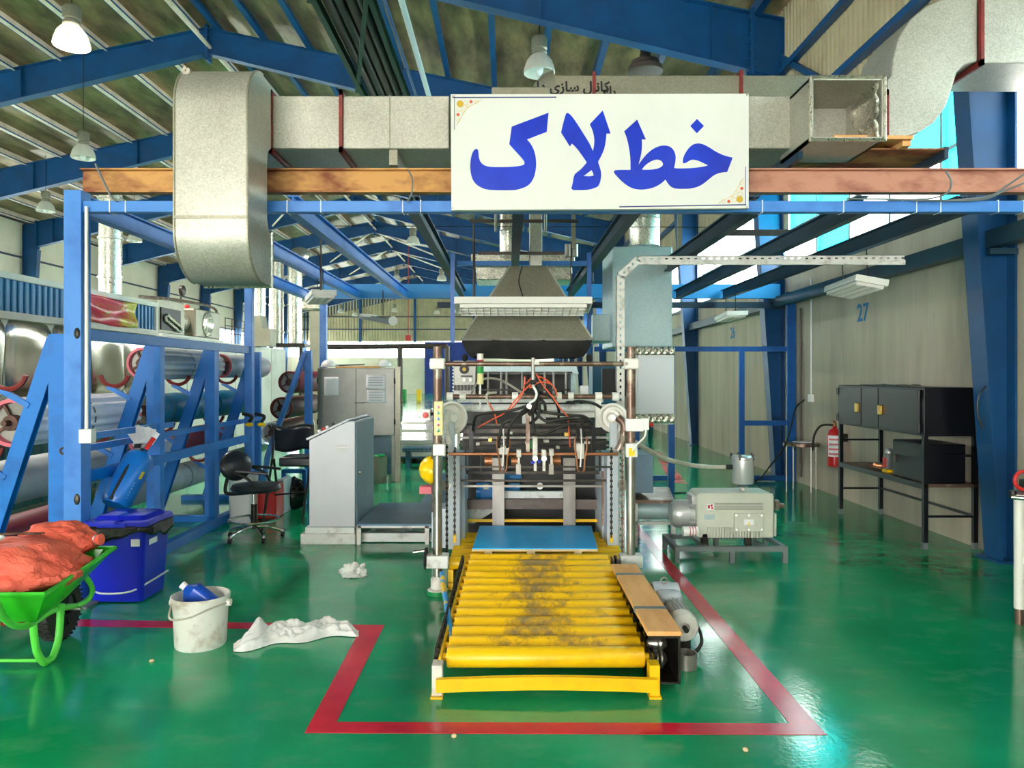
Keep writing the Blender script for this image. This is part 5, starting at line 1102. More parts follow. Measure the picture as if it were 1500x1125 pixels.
for k, (px, m, lab) in enumerate(((591, 'green', 'small green crate far down the hall'), (613, 'helmet_yellow', 'small yellow crate far down the hall'))):
    y = 45; one('floor_crate', MB().box(X(px-3, y), X(px+3, y), y, y+0.6, 0.0, 0.75), m, lab, 'crate', bevel=0.03)
# ------------------------------------------------------------------ drying oven line along the left
OV = root('drying_oven', (-5.9, 13, 0), 'long drying oven with polished steel panels and blue ribbed hood', 'oven')
xo = -5.5; oy0, oy1, oy2 = 5.6, 11.5, 18.2
MB().box(xo-1.2, xo-0.06, oy0, oy2, 0.1, 2.24).link('oven_body', 'oven_white', OV, smooth=False)
n = 4
for i in range(7):
    a_ = oy0+i*(oy1-oy0)/7*1.0; w_ = (oy1-oy0)/7
    pan = lambda u, v: V((xo-0.03+0.012*math.sin(u*5+i)*math.sin(v*4+i*2)-0.025*((2*u-1)**8+(2*v-1)**8), a_+w_*(0.01+0.98*u), 1.32+0.9*v))
    MB().grid(pan, 12, 10).link('polished_panel', 'mirror_steel', OV)
MB().box(xo-0.06, xo+0.03, oy0, oy1, 1.26, 1.33).link('white_trim', 'oven_white', OV, smooth=False)
MB().box(xo-0.06, xo+0.04, oy0, oy1, 2.22, 2.3).link('white_trim', 'oven_white', OV, smooth=False)
MB().box(xo-0.06, xo+0.04, oy0, oy1, 2.66, 2.73).link('white_trim', 'oven_white', OV, smooth=False)
ribs('y', oy0, oy1, lambda u: 2.3, lambda u: 2.66, xo-0.02, 0.11, 0.025, 1).link('ribbed_hood', 'oven_blue', OV, smooth=False)
MB().box(xo-1.2, xo-0.04, oy0, oy1, 2.24, 2.7).link('hood_body', 'oven_blue', OV, smooth=False)
ribs('y', oy0, oy1, lambda u: 0.1, lambda u: 1.26, xo-0.02, 0.16, 0.02, 1).link('ribbed_skirt', 'oven_teal', OV, smooth=False)
MB().box(xo-0.06, xo+0.035, oy1-0.06, oy1, 2.3, 2.7).link('white_trim', 'oven_white', OV, smooth=False)
for i in range(6):
    y = oy1+0.02+i*(oy2-oy1)/6; MB().box(xo-0.06, xo, y, y+(oy2-oy1)/6-0.03, 0.12, 2.24).link('oven_panel', 'oven_white', OV, smooth=False, bevel=0.008)
MB().box(xo-0.02, xo+0.02, oy0, oy1, 1.27, 1.3).link('panel_rail', 'dark_steel', OV, smooth=False)
bw = lambda u, v: V((xo+0.06+0.02*math.sin(u*9+v*3)+0.015*math.sin(v*8), 9.25+1.55*u, 2.29+0.36*v+0.012*math.sin(u*7)))
one('hung_banner', MB().grid(bw, 28, 12), 'banner', 'creased red and yellow banner hung on the oven hood', 'banner', thick=0.003)
# fan unit on the oven
FU = root('blower_fan', (-5.9, 12.9, 2.25), 'green-grey blower fan unit with belt drive on the oven', 'fan')
MB().box(xo-0.7, xo-0.1, 11.75, 12.75, 2.28, 2.85).link('fan_casing', 'zinc_dull', FU, smooth=False, bevel=0.02)
MB().box(xo-0.6, xo-0.05, 13.1, 14.2, 2.28, 2.8).link('fan_casing', 'zinc_dull', FU, smooth=False, bevel=0.03)
MB().cyl((xo-0.35, 13.09, 2.55), (xo-0.35, 12.75, 2.55), 0.2, n=22).link('fan_drum', 'zinc_pipe', FU)
MB().lathe((xo-0.08, 13.6, 2.54), (1, 0, 0), [(0.24, 0), (0.23, 0.05), (0.15, 0.08), (0.1, 0.05)], 22).link('fan_inlet', 'zinc_pipe', FU)
MB().cbox((xo-0.09, 12.2, 2.52), 0.02, 0.7, 0.36).link('belt_housing', 'black', FU, smooth=False)
MB().tube([(xo-0.06, 12.0, 2.58), (xo-0.06, 12.5, 2.42), (xo-0.06, 12.52, 2.36), (xo-0.06, 12.45, 2.34), (xo-0.06, 11.96, 2.5), (xo-0.06, 11.94, 2.55)], 0.03, 8, closed=True).link('belt_guard', 'zinc_pipe', FU)
MB().box(xo-0.6, xo-0.02, 11.75, 14.3, 2.22, 2.28).link('fan_base', 'white_paint', FU, smooth=False)
MB().ball((xo-0.3, 13.3, 2.83), 0.05).link('red_beacon', 'red', FU)
MB().lathe((xo-0.1, 12.6, 3.05), (1, 0, 0), [(0.09, 0), (0.09, 0.05), (0.07, 0.06)], 16).tube([(xo-0.1, 12.6, 2.85), (xo-0.1, 12.6, 3.0)], 0.015, 6).link('pressure_gauge', 'dark_steel', FU)
MB().tube(spline([(xo-0.1, 11.2, 2.8), (xo-0.1, 12.6, 2.88), (xo-0.1, 14.0, 2.88), (xo-0.1, 14.1, 2.7)], 5), 0.025, 8).link('gas_pipe', 'brown_steel', FU)
WR = root('wire_cage', (-5.7, 15.2, 2.24), 'thin wire rack standing on the white oven top', 'rack')
for i in range(4): MB().tube([(xo-0.15, 14.7+i*0.35, 2.24), (xo-0.15, 14.7+i*0.35, 2.75)], 0.01, 5).link('wire', 'dark_steel', WR)
for z in (2.45, 2.6, 2.75): MB().tube([(xo-0.15, 14.7, z), (xo-0.15, 15.75, z)], 0.01, 5).link('wire', 'dark_steel', WR)
# chimneys
def chimney(px, r, y, z0, z1, label, bands=4, m='zinc_pipe', bend=False):
    C = root('vent_pipe', (X(px, y), y, z0), label, 'vent pipe'); x = X(px, y)
    MB().cyl((x, y, z0), (x, y, z1), r, n=24).link('pipe', m, C)
    for i in range(bands): z = z0+(z1-z0)*(i+0.4)/bands; MB().lathe((x, y, z), (0, 0, 1), [(r, 0), (r+0.02, 0.005), (r+0.02, 0.03), (r, 0.035)], 24, caps=False).link('pipe_band', m, C)
    return C
chimney(162, 0.15, 10.4, 2.74, 4.4, 'tall zinc vent pipe rising from the blue oven hood', 3)
cA = chimney(381, 0.12, 16.2, 2.9, 4.2, 'slim vent pipe with square box base on the white oven', 2)
MB().prism([(X(370, 16.2), 2.24), (X(400, 16.2), 2.24), (X(400, 16.2), 2.62), (X(388, 16.2), 2.62), (X(386, 16.2), 2.9), (X(374, 16.2), 2.9), (X(370, 16.2), 2.62)], 'xz', 16.0, 16.4).link('square_base', 'zinc_dull', cA, smooth=False)
c1 = chimney(405, 0.18, 18.7, H(503, 18.7), H(385, 18.7), 'banded round vent pipe beside the slim pipe', 3); c2 = chimney(432, 0.18, 18.7, H(503, 18.7), H(385, 18.7), 'banded round vent pipe next to the square duct', 3)
for c_, px in ((c1, 405), (c2, 432)): MB().tube(spline([(X(px, 18.7), 18.7, H(386, 18.7)), (X(px, 18.7), 18.75, H(379, 18.7)), (X(px, 18.7), 18.9, H(371, 18.7)), (X(px, 18.7), 19.4, H(366, 18.7))], 4), 0.18, 18).link('pipe_bend', 'zinc_pipe', c_)
PS = root('pipe_stand', (X(420, 18.7), 18.7, 0), 'dark steel stand carrying the banded vent pipes', 'stand')
pr(MB(), 392, 446, 503, 508, 18.45, 0.6).link('platform', 'dark_steel', PS, smooth=False)
for px in (397, 441): MB().box(X(px, 18.7)-0.04, X(px, 18.7)+0.04, 18.65, 18.75, 0, H(507, 18.6)).link('leg', 'dark_steel', PS, smooth=False)
SD = root('square_duct', (X(460, 17.6), 17.6, 1.5), 'square zinc duct with elbow behind the grey cabinet', 'duct')
pr(MB(), 453, 470, 450, 570, 17.5, 0.3).link('duct_section', 'zinc_dull', SD, smooth=False, bevel=0.02); pr(MB(), 440, 472, 438, 455, 17.4, 0.4).link('duct_elbow', 'zinc_pipe', SD, smooth=False, bevel=0.06)
pr(MB(), 451, 472, 570, 660, 17.5, 0.3).link('duct_section', 'zinc_dull', SD, smooth=False, bevel=0.01); MB().box(X(452, 17.5), X(470, 17.5), 17.5, 17.8, 0, 0.1).link('duct_foot', 'dark_steel', SD, smooth=False)

# ------------------------------------------------------------------ blue roll rack
RK = root('roll_rack', (-3.5, 7.4, 0), 'blue steel rack of leaning A-frames carrying large rolls', 'rack')
AY = (5.36, 6.8, 8.1, 9.5)
for i, y in enumerate(AY):
    xv = -3.26
    MB().channel((xv, y, 0), (xv, y, 1.9), 0.07, 0.13, 0.012, up=(0, 1, 0)).link('upright', 'rack_blue', RK, smooth=False)
    MB().channel((-3.29, y+0.01, 1.86), (-3.9, y+0.01, 0.0), 0.07, 0.115, 0.012, up=(0, 1, 0)).link('slanted_leg', 'rack_blue', RK, smooth=False)
    MB().box(-4.2, -3.18, y-0.05, y+0.05, 0, 0.06).link('foot_beam', 'rack_blue', RK, smooth=False)
    for hx, hz_ in ((-3.62, 1.62), (-3.79, 1.1), (-3.98, 0.62)):
        # cradle arm: a curved saddle with a brace back to the leg
        MB().tube([(hx+0.13*math.cos(t), y-0.03, hz_+0.12*math.sin(t)) for t in [math.pi*1.05+k*math.pi*0.9/8 for k in range(9)]], 0.02, 6).link('cradle', 'flange_red', RK)
        MB().bar((hx-0.06, y-0.03, hz_-0.12), (hx+0.15, y-0.02, hz_-0.24), 0.03, 0.04).link('brace', 'rack_blue', RK, smooth=False)
MB().bar((-3.2, 5.4, 1.05), (-3.2, 9.5, 1.05), 0.03, 0.05).link('tie_bar', 'rack_blue', RK, smooth=False)
hk = MB().tube([(-3.19+0.022*math.cos(t), 5.28, 1.06+0.022*math.sin(t)) for t in [0.6+k*0.55 for k in range(9)]], 0.008, 6); hk.link('hook', 'pipe_brown', RK)
def roll(x, y0, y1, z, r, m, ends, label, wavy=0, straps=0, group='rolls on the blue rack'):
    Rr = root('material_roll', (x, (y0+y1)/2, z-r), label, 'roll', group)
    b = MB(); n = 40
    def surf(u, v):
        a_ = 2*math.pi*u; rr = r*(1+(0.05*math.sin(a_*14) if wavy else 0.006*math.sin(a_*3+v*4))); return V((x+rr*math.cos(a_), y0+(y1-y0)*v, z+rr*math.sin(a_)))
    nn = 112 if wavy else 36
    MB().grid(surf, nn, 8, True).link('wrap', m, Rr)
    for y, s in ((y0, -1), (y1, 1)):
        MB().lathe((x, y+s*0.001, z), (0, s, 0), [(r*0.98, -0.03), (r*1.0, -0.01), (r*0.99, 0.012), (r*0.84, 0.012), (r*0.82, -0.05)], 32, caps=False).link('end_flange', ends, Rr)
        MB().lathe((x, y+s*0.001, z), (0, s, 0), [(r*0.83, -0.045), (r*0.3, -0.05), (0.0, -0.051)], 32, caps=False).link('end_disc', 'cabinet_grey', Rr)
        MB().lathe((x, y, z), (0, s, 0), [(r*0.32, -0.04), (r*0.32, 0.03), (r*0.12, 0.035), (r*0.12, 0.1), (0.0, 0.102)], 20, caps=False).link('hub', 'roll_rust', Rr)
        for k in range(4):
            t = k*math.pi/2+0.5; MB().bar((x+r*0.3*math.cos(t), y-s*0.02, z+r*0.3*math.sin(t)), (x+r*0.82*math.cos(t), y-s*0.02, z+r*0.82*math.sin(t)), 0.02, 0.02).link('spoke', 'roll_rust', Rr, smooth=False)
    for k in range(straps):
        y = y0+(y1-y0)*(k+1)/(straps+1); MB().lathe((x, y, z), (0, 1, 0), [(r*1.01, -0.012), (r*1.025, -0.01), (r*1.025, 0.01), (r*1.01, 0.012)], 36, caps=False).link('strap', 'strap_grey', Rr)
    return Rr
roll(-3.6, 7.25, 8.95, 1.72, 0.155, 'roll_grey', 'roll_pink', 'grey corrugated roll on the top row, nearer one', 1, 1)
roll(-3.6, 9.2, 10.7, 1.72, 0.15, 'roll_grey', 'roll_pink', 'smooth grey roll at the far end of the top row', 0, 1)
roll(-3.77, 5.6, 7.2, 1.24, 0.185, 'roll_white', 'roll_pink', 'big white corrugated roll in the middle row', 1, 1)
roll(-3.75, 7.55, 9.05, 1.24, 0.165, 'roll_teal', 'roll_teal', 'teal wrapped roll in the middle row, nearer one', 0, 3)
roll(-3.75, 9.25, 10.6, 1.24, 0.165, 'roll_teal', 'roll_teal', 'teal wrapped roll in the middle row, farther one', 0, 2)
roll(-3.98, 5.5, 7.15, 0.75, 0.18, 'roll_grey', 'roll_grey', 'smooth grey roll in the lower row nearest the barrow', 0, 0)
roll(-3.96, 7.5, 8.4, 0.78, 0.17, 'roll_white', 'roll_pink', 'pale roll in the lower row behind the blue extinguisher', 1, 0)
roll(-3.96, 8.7, 10.2, 0.8, 0.16, 'roll_maroon', 'roll_maroon', 'maroon roll in the lower row', 0, 0)
roll(-4.15, 5.4, 7.0, 0.26, 0.17, 'roll_maroon', 'roll_maroon', 'maroon roll lying lowest behind the wheelbarrow', 0, 0)
roll(-4.1, 7.6, 10.0, 0.34, 0.16, 'roll_grey', 'roll_grey', 'dark grey roll lowest at the far end of the rack', 0, 2)
# second rack beyond
R2 = root('small_roll_rack', (-3.1, 11.0, 0), 'small blue A-frame rack with red ended rolls beside the cabinet', 'rack')
y = 10.4
MB().bar(P(447, 516, y), P(392, 668, y), 0.06, 0.09, up=(0, 1, 0)).link('slanted_leg', 'frame_blue', R2, smooth=False)
MB().box(X(446, y), X(456, y), y, y+0.08, 0, H(513, y)).link('upright', 'rack_blue', R2, smooth=False); MB().box(X(392, y), X(460, y), y, y+0.08, 0, 0.06).link('foot_beam', 'rack_blue', R2, smooth=False)
MB().bar(P(392, 668, y), (X(385, y), y, 0.0), 0.06, 0.09, up=(0, 1, 0)).link('slanted_leg', 'frame_blue', R2, smooth=False)
for px, py, m, e_, lab in ((424, 560, 'roll_maroon', 'flange_red', 'maroon roll with red rim on the small rack'), (412, 598, 'roll_rust', 'flange_red', 'brown roll with red rim on the small rack'), (399, 634, 'roll_rust', 'roll_white', 'brown roll with white rim on the small rack')):
    roll(X(px, 10.6), 10.6, 12.3, H(py, 10.6), 0.16, m, e_, lab, 0, 0, 'rolls on the small rack')
# gloves / cutter hanging on the last upright, papers tucked on the rail
for k, (px, lab) in enumerate(((365, 'yellow cutter hanging on the rack rail, nearer one'), (383, 'yellow cutter hanging on the rack rail, farther one'))):
    G = root('hanging_cutter', P(px, 622, 8.6), lab, 'cutter', 'yellow cutters on the rack rail')
    MB().ball(P(px, 622, 8.62), 0.05, 0.03, 0.025).link('grip', 'helmet_yellow', G); MB().tube(spline([P(px, 618, 8.62), P(px+4, 610, 8.62), P(px-10, 606, 8.62)], 5), 0.02, 8).link('handle', 'black', G)
PR = root('paper_sheaf', P(208, 640, 6.15), 'crumpled white papers tucked on the rack rail', 'paper')
for k in range(5):
    c = P(200+k*5, 636+(k % 3)*2, 6.1+0.01*k); R_ = Matrix.Rotation(0.3*(k-2), 3, 'Y') @ Matrix.Rotation(0.4*(k % 2), 3, 'Z')
    MB().cbox(c, 0.12, 0.004, 0.11, R_).link('sheet', 'paper', PR, smooth=False)
MB().box(X(196, 6.15), X(217, 6.15), 6.15, 6.18, H(656, 6.15), H(643, 6.15)).link('holder', 'black', PR, smooth=False)
# pale blue extinguisher leaning in the rack
EX = root('fire_extinguisher', P(170, 745, 5.75), 'long blue fire extinguisher in a plastic bag leaning on the rack', 'fire extinguisher')
ax = (P(208, 664, 5.85)-P(167, 742, 5.6)); L_ = ax.length; axn = ax.normalized(); base = P(167, 742, 5.6)
MB().lathe(base, axn, [(0.02, 0), (0.09, 0.01), (0.112, 0.05), (0.112, L_-0.06), (0.09, L_-0.015), (0.03, L_+0.01), (0.025, L_+0.035)], 26).link('cylinder', 'ext_blue', EX)
MB().cbox(base+axn*(L_+0.05), 0.04, 0.05, 0.05).link('valve', 'steel', EX, bevel=0.006)
MB().bar(base+axn*(L_+0.04)+V((0.02, -0.02, 0)), base+axn*(L_+0.12)+V((0.05, -0.02, 0.02)), 0.03, 0.03).link('lever', 'red', EX, smooth=False)
sd = -axn.cross(V((0, 1, 0))).normalized()
MB().tube(spline([base+axn*(L_+0.04)+V((0, -0.03, 0)), base+axn*L_*0.8+V((0, -0.118, 0)), base+axn*L_*0.4+V((0, -0.124, 0)), base+axn*L_*0.18-sd*0.0+V((0, -0.12, 0))], 6), 0.014, 8).link('hose', 'rubber', EX)
q3 = lambda t, a_: base+axn*t+(sd*math.cos(a_)+V((0, -1, 0))*math.sin(a_))*0.119
b = MB(); b.add([q3(L_*0.58, 0.9), q3(L_*0.58, 0.4), q3(L_*0.72, 0.4), q3(L_*0.72, 0.9)], [(0, 1, 2, 3)]); b.link('yellow_tag', 'tag_yellow', EX, thick=0.003)
for k in range(6):
    b = MB(); b.add([q3(L_*(0.22+k*0.055), 0.95), q3(L_*(0.22+k*0.055), 0.72), q3(L_*(0.25+k*0.055), 0.72), q3(L_*(0.25+k*0.055), 0.95)], [(0, 1, 2, 3)]); b.link('lettering_mark', 'white_plastic', EX, thick=0.003)
# ------------------------------------------------------------------ blue pedal bin
BN = root('pedal_bin', (X(185, 5.3), 5.33, 0), 'bright blue plastic pedal bin with black liner', 'bin')
bc = V((X(186, 5.33), 5.36, 0))
def rr_box(c, w, d, z0, z1, w2, d2, rad=0.04, n=5):
    def ring(w_, d_, z):
        out = []
        for sx, sy, a0 in ((1, 1, 0), (-1, 1, math.pi/2), (-1, -1, math.pi), (1, -1, 1.5*math.pi)):
            for k in range(n+1): t = a0+k*math.pi/2/n; out.append(V((c.x+sx*(w_/2-rad)+rad*math.cos(t), c.y+sy*(d_/2-rad)+rad*math.sin(t), z)))
        return out
    b = MB(); a_, e_ = ring(w, d, z0), ring(w2, d2, z1); m_ = len(a_)
    return b.add(a_+e_, [(i, (i+1) % m_, m_+(i+1) % m_, m_+i) for i in range(m_)] + [tuple(reversed(range(m_))), tuple(range(m_, 2*m_))])
rr_box(bc, 0.36, 0.36, 0.01, 0.52, 0.42, 0.42).link('bin_body', 'bin_blue', BN)
lw = lambda u, v: V((bc.x, bc.y, 0))
def liner(u, v):
    t = 2*math.pi*u; sq = 1/max(abs(math.cos(t)), abs(math.sin(t))); sq = min(sq, 1.25); r = 0.24*sq*(1+0.02*v); return V((bc.x+r*math.cos(t), bc.y+r*math.sin(t), 0.545-(0.075+0.03*math.sin(3*t+1)+0.012*math.sin(9*t))*v+0.006*math.sin(u*40)))
MB().grid(liner, 64, 5, True).link('bin_liner', 'bag_black', BN, thick=0.004)
lid = rr_box(bc+V((0, 0, 0)), 0.47, 0.46, 0.545, 0.575, 0.45, 0.44).link('lid', 'bin_blue', BN); rr_box(bc+V((0, 0.02, 0)), 0.38, 0.34, 0.575, 0.605, 0.33, 0.29).link('lid_dome', 'bin_blue', lid)
MB().box(bc.x-0.1, bc.x+0.1, bc.y-0.245, bc.y-0.22, 0.54, 0.57).link('lid_grip', 'bin_blue', lid, bevel=0.006)
MB().tube(spline([(bc.x-0.2, bc.y-0.12, 0.1), (bc.x-0.1, bc.y-0.2, 0.075), (bc.x+0.1, bc.y-0.2, 0.085), (bc.x+0.2, bc.y-0.12, 0.13), (bc.x+0.26, bc.y+0.05, 0.17)], 6), 0.007, 8).link('pedal_rod', 'window_frame', BN)
MB().box(bc.x-0.25, bc.x-0.12, bc.y-0.33, bc.y-0.18, 0.0, 0.02).link('pedal', 'strap_grey', BN, bevel=0.004)
MB().cbox((bc.x+0.203, bc.y-0.06, 0.42), 0.004, 0.12, 0.05).cbox((bc.x+0.15, bc.y-0.207, 0.43), 0.06, 0.004, 0.05).link('label_strip', 'paper', BN, smooth=False)
# ------------------------------------------------------------------ green wheelbarrow with sacks
WB = root('wheelbarrow', (-2.75, 4.2, 0), 'green wheelbarrow carrying orange sacks', 'wheelbarrow')
top = [V((-3.15, 3.7, 0.5)), V((-2.33, 3.7, 0.5)), V((-2.35, 4.4, 0.57)), V((-3.05, 4.4, 0.57))]
bot = [V((-2.98, 3.9, 0.3)), V((-2.5, 3.9, 0.3)), V((-2.53, 4.2, 0.33)), V((-2.92, 4.2, 0.33))]
MB().add(top+bot, [(0,1,5,4),(1,2,6,5),(2,3,7,6),(3,0,4,7),(4,5,6,7)]).link('tray', 'barrow_green', WB, thick=0.006)
MB().tube(top, 0.014, 8, closed=True).link('tray_rim', 'barrow_green', WB)
for s, x in ((1, -2.53), (-1, -2.93)):
    MB().tube(spline([(x+s*0.02, 3.0, 0.6), (x+s*0.05, 3.35, 0.6), (x+s*0.06, 3.52, 0.56), (x+s*0.02, 3.66, 0.4), (x, 3.85, 0.29), (x-s*0.03, 4.15, 0.28), (x-s*0.1, 4.48, 0.2)], 5), 0.018, 10).link('handle_tube', 'barrow_leg', WB)
    MB().tube(spline([(x-s*0.02, 3.95, 0.29), (x-s*0.02, 3.98, 0.12), (x-s*0.02, 4.04, 0.03), (x-s*0.02, 4.08, 0.02), (x-s*0.02, 4.13, 0.03), (x-s*0.02, 4.18, 0.12), (x-s*0.02, 4.2, 0.3)], 4), 0.02, 10).link('leg', 'barrow_leg', WB)
    MB().tube(spline([(x-s*0.1, 4.46, 0.2), (x-s*0.06, 4.54, 0.22), (x-s*0.03, 4.53, 0.3), (x-s*0.02, 4.38, 0.45)], 4), 0.016, 8).link('nose_bracket', 'barrow_leg', WB)
MB().tube([(-2.55, 4.06, 0.03), (-2.91, 4.06, 0.03)], 0.01, 8).link('cross_bar', 'barrow_leg', WB)
wc = V((-2.72, 4.47, 0.185))
wh = MB().lathe(wc, (1, 0, 0), [(0.1, -0.04), (0.15, -0.045), (0.175, -0.03), (0.185, 0), (0.175, 0.03), (0.15, 0.045), (0.1, 0.04)], 32, caps=False).link('tyre', 'rubber', WB)
for k in range(36):
    t = 2*math.pi*k/36
    for s in (-1, 1): MB().cbox(wc+V((s*0.02, 0.181*math.cos(t+s*0.04), 0.181*math.sin(t+s*0.04))), 0.03, 0.012, 0.012, Matrix.Rotation(t, 3, 'X')).link('tread_block', 'rubber', wh, smooth=False)
rm = MB().lathe(wc, (1, 0, 0), [(0.03, -0.05), (0.03, 0.05), (0.1, 0.03), (0.105, 0.035), (0.105, -0.035), (0.1, -0.03)], 28, caps=False).link('rim', 'black_paint', WB)
for k in range(5): t = 2*math.pi*k/5; MB().bar(wc+V((0.03, 0.02*math.cos(t), 0.02*math.sin(t))), wc+V((0.03, 0.1*math.cos(t), 0.1*math.sin(t))), 0.02, 0.025, up=(1, 0, 0)).link('spoke', 'black_paint', rm, smooth=False)
MB().cyl(wc-V((0.13, 0, 0)), wc+V((0.13, 0, 0)), 0.012, n=10).link('axle', 'steel', WB)
def sack(c, rx, ry, rz, rot, label, seed, twist):
    S = root('woven_sack', V(c)-V((0, 0, rz)), label, 'sack', 'orange sacks in the wheelbarrow'); Rz = Matrix.Rotation(rot, 3, 'Z'); c = V(c)
    def fn(u, v):
        a_ = 2*math.pi*u; t = -math.pi/2+math.pi*v; ct = abs(math.cos(t))**0.75; d = V((math.copysign(abs(math.cos(a_))**0.7, math.cos(a_))*ct, math.copysign(abs(math.sin(a_))**0.7, math.sin(a_))*ct, math.sin(t)))
        nz = noise.fractal(d*1.7+V((seed, 0, 0)), 1.0, 2.0, 4)*0.16 + 0.045*noise.noise(V((d.x*3, d.y*14, d.z*8+seed)))
        p = V((d.x*rx, d.y*ry, d.z*rz))*(1+nz); p.z -= 0.2*rz*(d.x**2+d.y**2)*(1 if d.z > 0 else 0.2)
        return c + Rz @ p
    MB().grid(fn, 72, 40, True).link('sack_body', 'sack', S)
    if twist:
        e_ = c + Rz @ V((rx*0.98, 0, 0.0)); dx = Rz @ V((1, 0, 0.1))
        MB().lathe(e_-dx*0.03, dx, [(0.05, 0), (0.02, 0.03), (0.024, 0.05), (0.034, 0.075), (0.025, 0.08)], 14).link('tied_neck', 'sack', S)
        MB().lathe(e_+dx*0.005, dx, [(0.024, 0), (0.026, 0.01)], 14, caps=False).link('tie_string', 'white_plastic', S, thick=0.004)
    return S
sk = sack((-2.76, 4.02, 0.56), 0.4, 0.27, 0.15, 0.15, 'large orange woven sack with a white hook in the wheelbarrow', 2.3, 0)
sack((-2.62, 4.3, 0.645), 0.22, 0.14, 0.1, -0.1, 'smaller orange sack with tied neck at the barrow nose', 8.1, 1)
tip = V((-2.76, 4.02, 0.715)); MB().tube(spline([tip+V((-0.05, -0.12, 0.0)), tip+V((0.0, -0.14, 0.01)), tip+V((0.05, -0.12, 0.01)), tip+V((0.06, -0.08, 0.02)), tip+V((0.03, -0.06, 0.02))], 5), 0.008, 6).link('white_hook', 'white_plastic', sk)
for d_ in (0, 0.03): MB().tube(spline([tip+V((-0.3, -0.2+d_, -0.03)), tip+V((-0.1, -0.02+d_, 0.012)), tip+V((0.15, 0.1+d_, 0.0))], 6), 0.004, 5).link('sack_stripe', 'brown_steel', sk)
# ------------------------------------------------------------------ bucket, jug, rag, plastic
bk = V((X(294, 4.39), 4.39, 0))
BK = root('paint_bucket', bk, 'dirty white plastic bucket standing on the red line', 'bucket')
MB().lathe(bk, (0, 0, 1), [(0.0, 0.0), (0.14, 0), (0.145, 0.01), (0.157, 0.27), (0.166, 0.272), (0.167, 0.297), (0.16, 0.3), (0.152, 0.29), (0.138, 0.015), (0.0, 0.014)], 36, caps=False).link('bucket_body', 'bucket', BK)
MB().tube(spline([bk+V((-0.168, 0, 0.25)), bk+V((-0.13, -0.12, 0.19)), bk+V((0, -0.165, 0.21)), bk+V((0.1, -0.135, 0.25)), bk+V((0.168, 0, 0.25))], 6), 0.006, 6).link('bail_handle', 'clear_hose', BK)
for s in (-1, 1): MB().cyl(bk+V((s*0.155, 0, 0.25)), bk+V((s*0.18, 0, 0.25)), 0.022, n=12).link('handle_lug', 'bucket', BK)
JG = root('plastic_jug', bk+V((-0.03, 0, 0.2)), 'blue plastic jug lying in the white bucket', 'jug')
jr = Matrix.Rotation(0.9, 3, 'Y') @ Matrix.Rotation(0.3, 3, 'Z'); jc = bk+V((-0.02, 0.02, 0.27))
jb_ = rr_box(V((0, 0, 0)), 0.13, 0.09, -0.13, 0.05, 0.13, 0.09, 0.03); jb_.add(rr_box(V((0, 0, 0)), 0.13, 0.09, 0.05, 0.1, 0.04, 0.04, 0.018).v, rr_box(V((0, 0, 0)), 0.13, 0.09, 0.05, 0.1, 0.04, 0.04, 0.018).f)
jb_.v = [jc + Matrix.Rotation(-0.9, 3, 'Y') @ v for v in jb_.v]; jb_.link('jug_body', 'jug_blue', JG)
MB().cyl(jc+Matrix.Rotation(-0.9, 3, 'Y') @ V((0, 0, 0.1)), jc+Matrix.Rotation(-0.9, 3, 'Y') @ V((0, 0, 0.13)), 0.022, n=14).link('jug_cap', 'white_plastic', JG)
def rag(u, v):
    a_ = FP(345, 945); 
    px = 342+183*u; py0 = 948-14*math.sin(math.pi*u*0.9)-18*u; wid = 20*math.sin(math.pi*(0.12+0.8*u))**0.8
    p = FP(px, py0+wid*(v-0.35)*1.25+4*math.sin(u*14)*0.6)
    h = 0.012+0.05*max(0, noise.noise(V((u*9, v*4, 1.5))))+0.02*abs(noise.noise(V((u*16, v*7, 4))))+0.03*abs(math.sin(v*9+u*6))*(0.4+0.6*math.sin(math.pi*v)); e_ = min(v, 1-v, u*2, (1-u)*2)
    if u < 0.32: h += 0.1*math.exp(-((u-0.2)/0.06)**2)*math.exp(-((v-0.2)/0.22)**2)
    return V((p.x, p.y, 0.004+h*min(1, e_*6)))
one('cloth_rag', MB().grid(rag, 150, 60), 'rag', 'crumpled white cloth rag spread on the green floor', 'rag', thick=0.004)
pc = FP(518, 843)
def bagf(u, v):
    a_ = 2*math.pi*u; t = math.pi/2*v; d = V((math.cos(a_)*math.cos(t), math.sin(a_)*math.cos(t), math.sin(t))); r = 0.1*(1+0.45*noise.noise(d*3.0)+0.2*noise.noise(d*7)); return V((pc.x+d.x*r, pc.y+d.y*r*0.9, max(0.002, d.z*r*0.9)))
one('plastic_bag', MB().grid(bagf, 48, 14, True), 'rag', 'small crumpled white plastic bag on the floor before the platform', 'plastic bag')
for k, (px, py, lab) in enumerate(((222, 968, 'tiny pale scrap on the floor beside the bucket'), (665, 1078, 'tiny pale scrap beside the front red line'), (1092, 1098, 'tiny pale scrap in the front corner of the floor'))):
    one('floor_scrap', MB().ball(FP(px, py, 0.006), 0.012, 0.016, 0.007), 'wood_pale', lab, 'scrap')
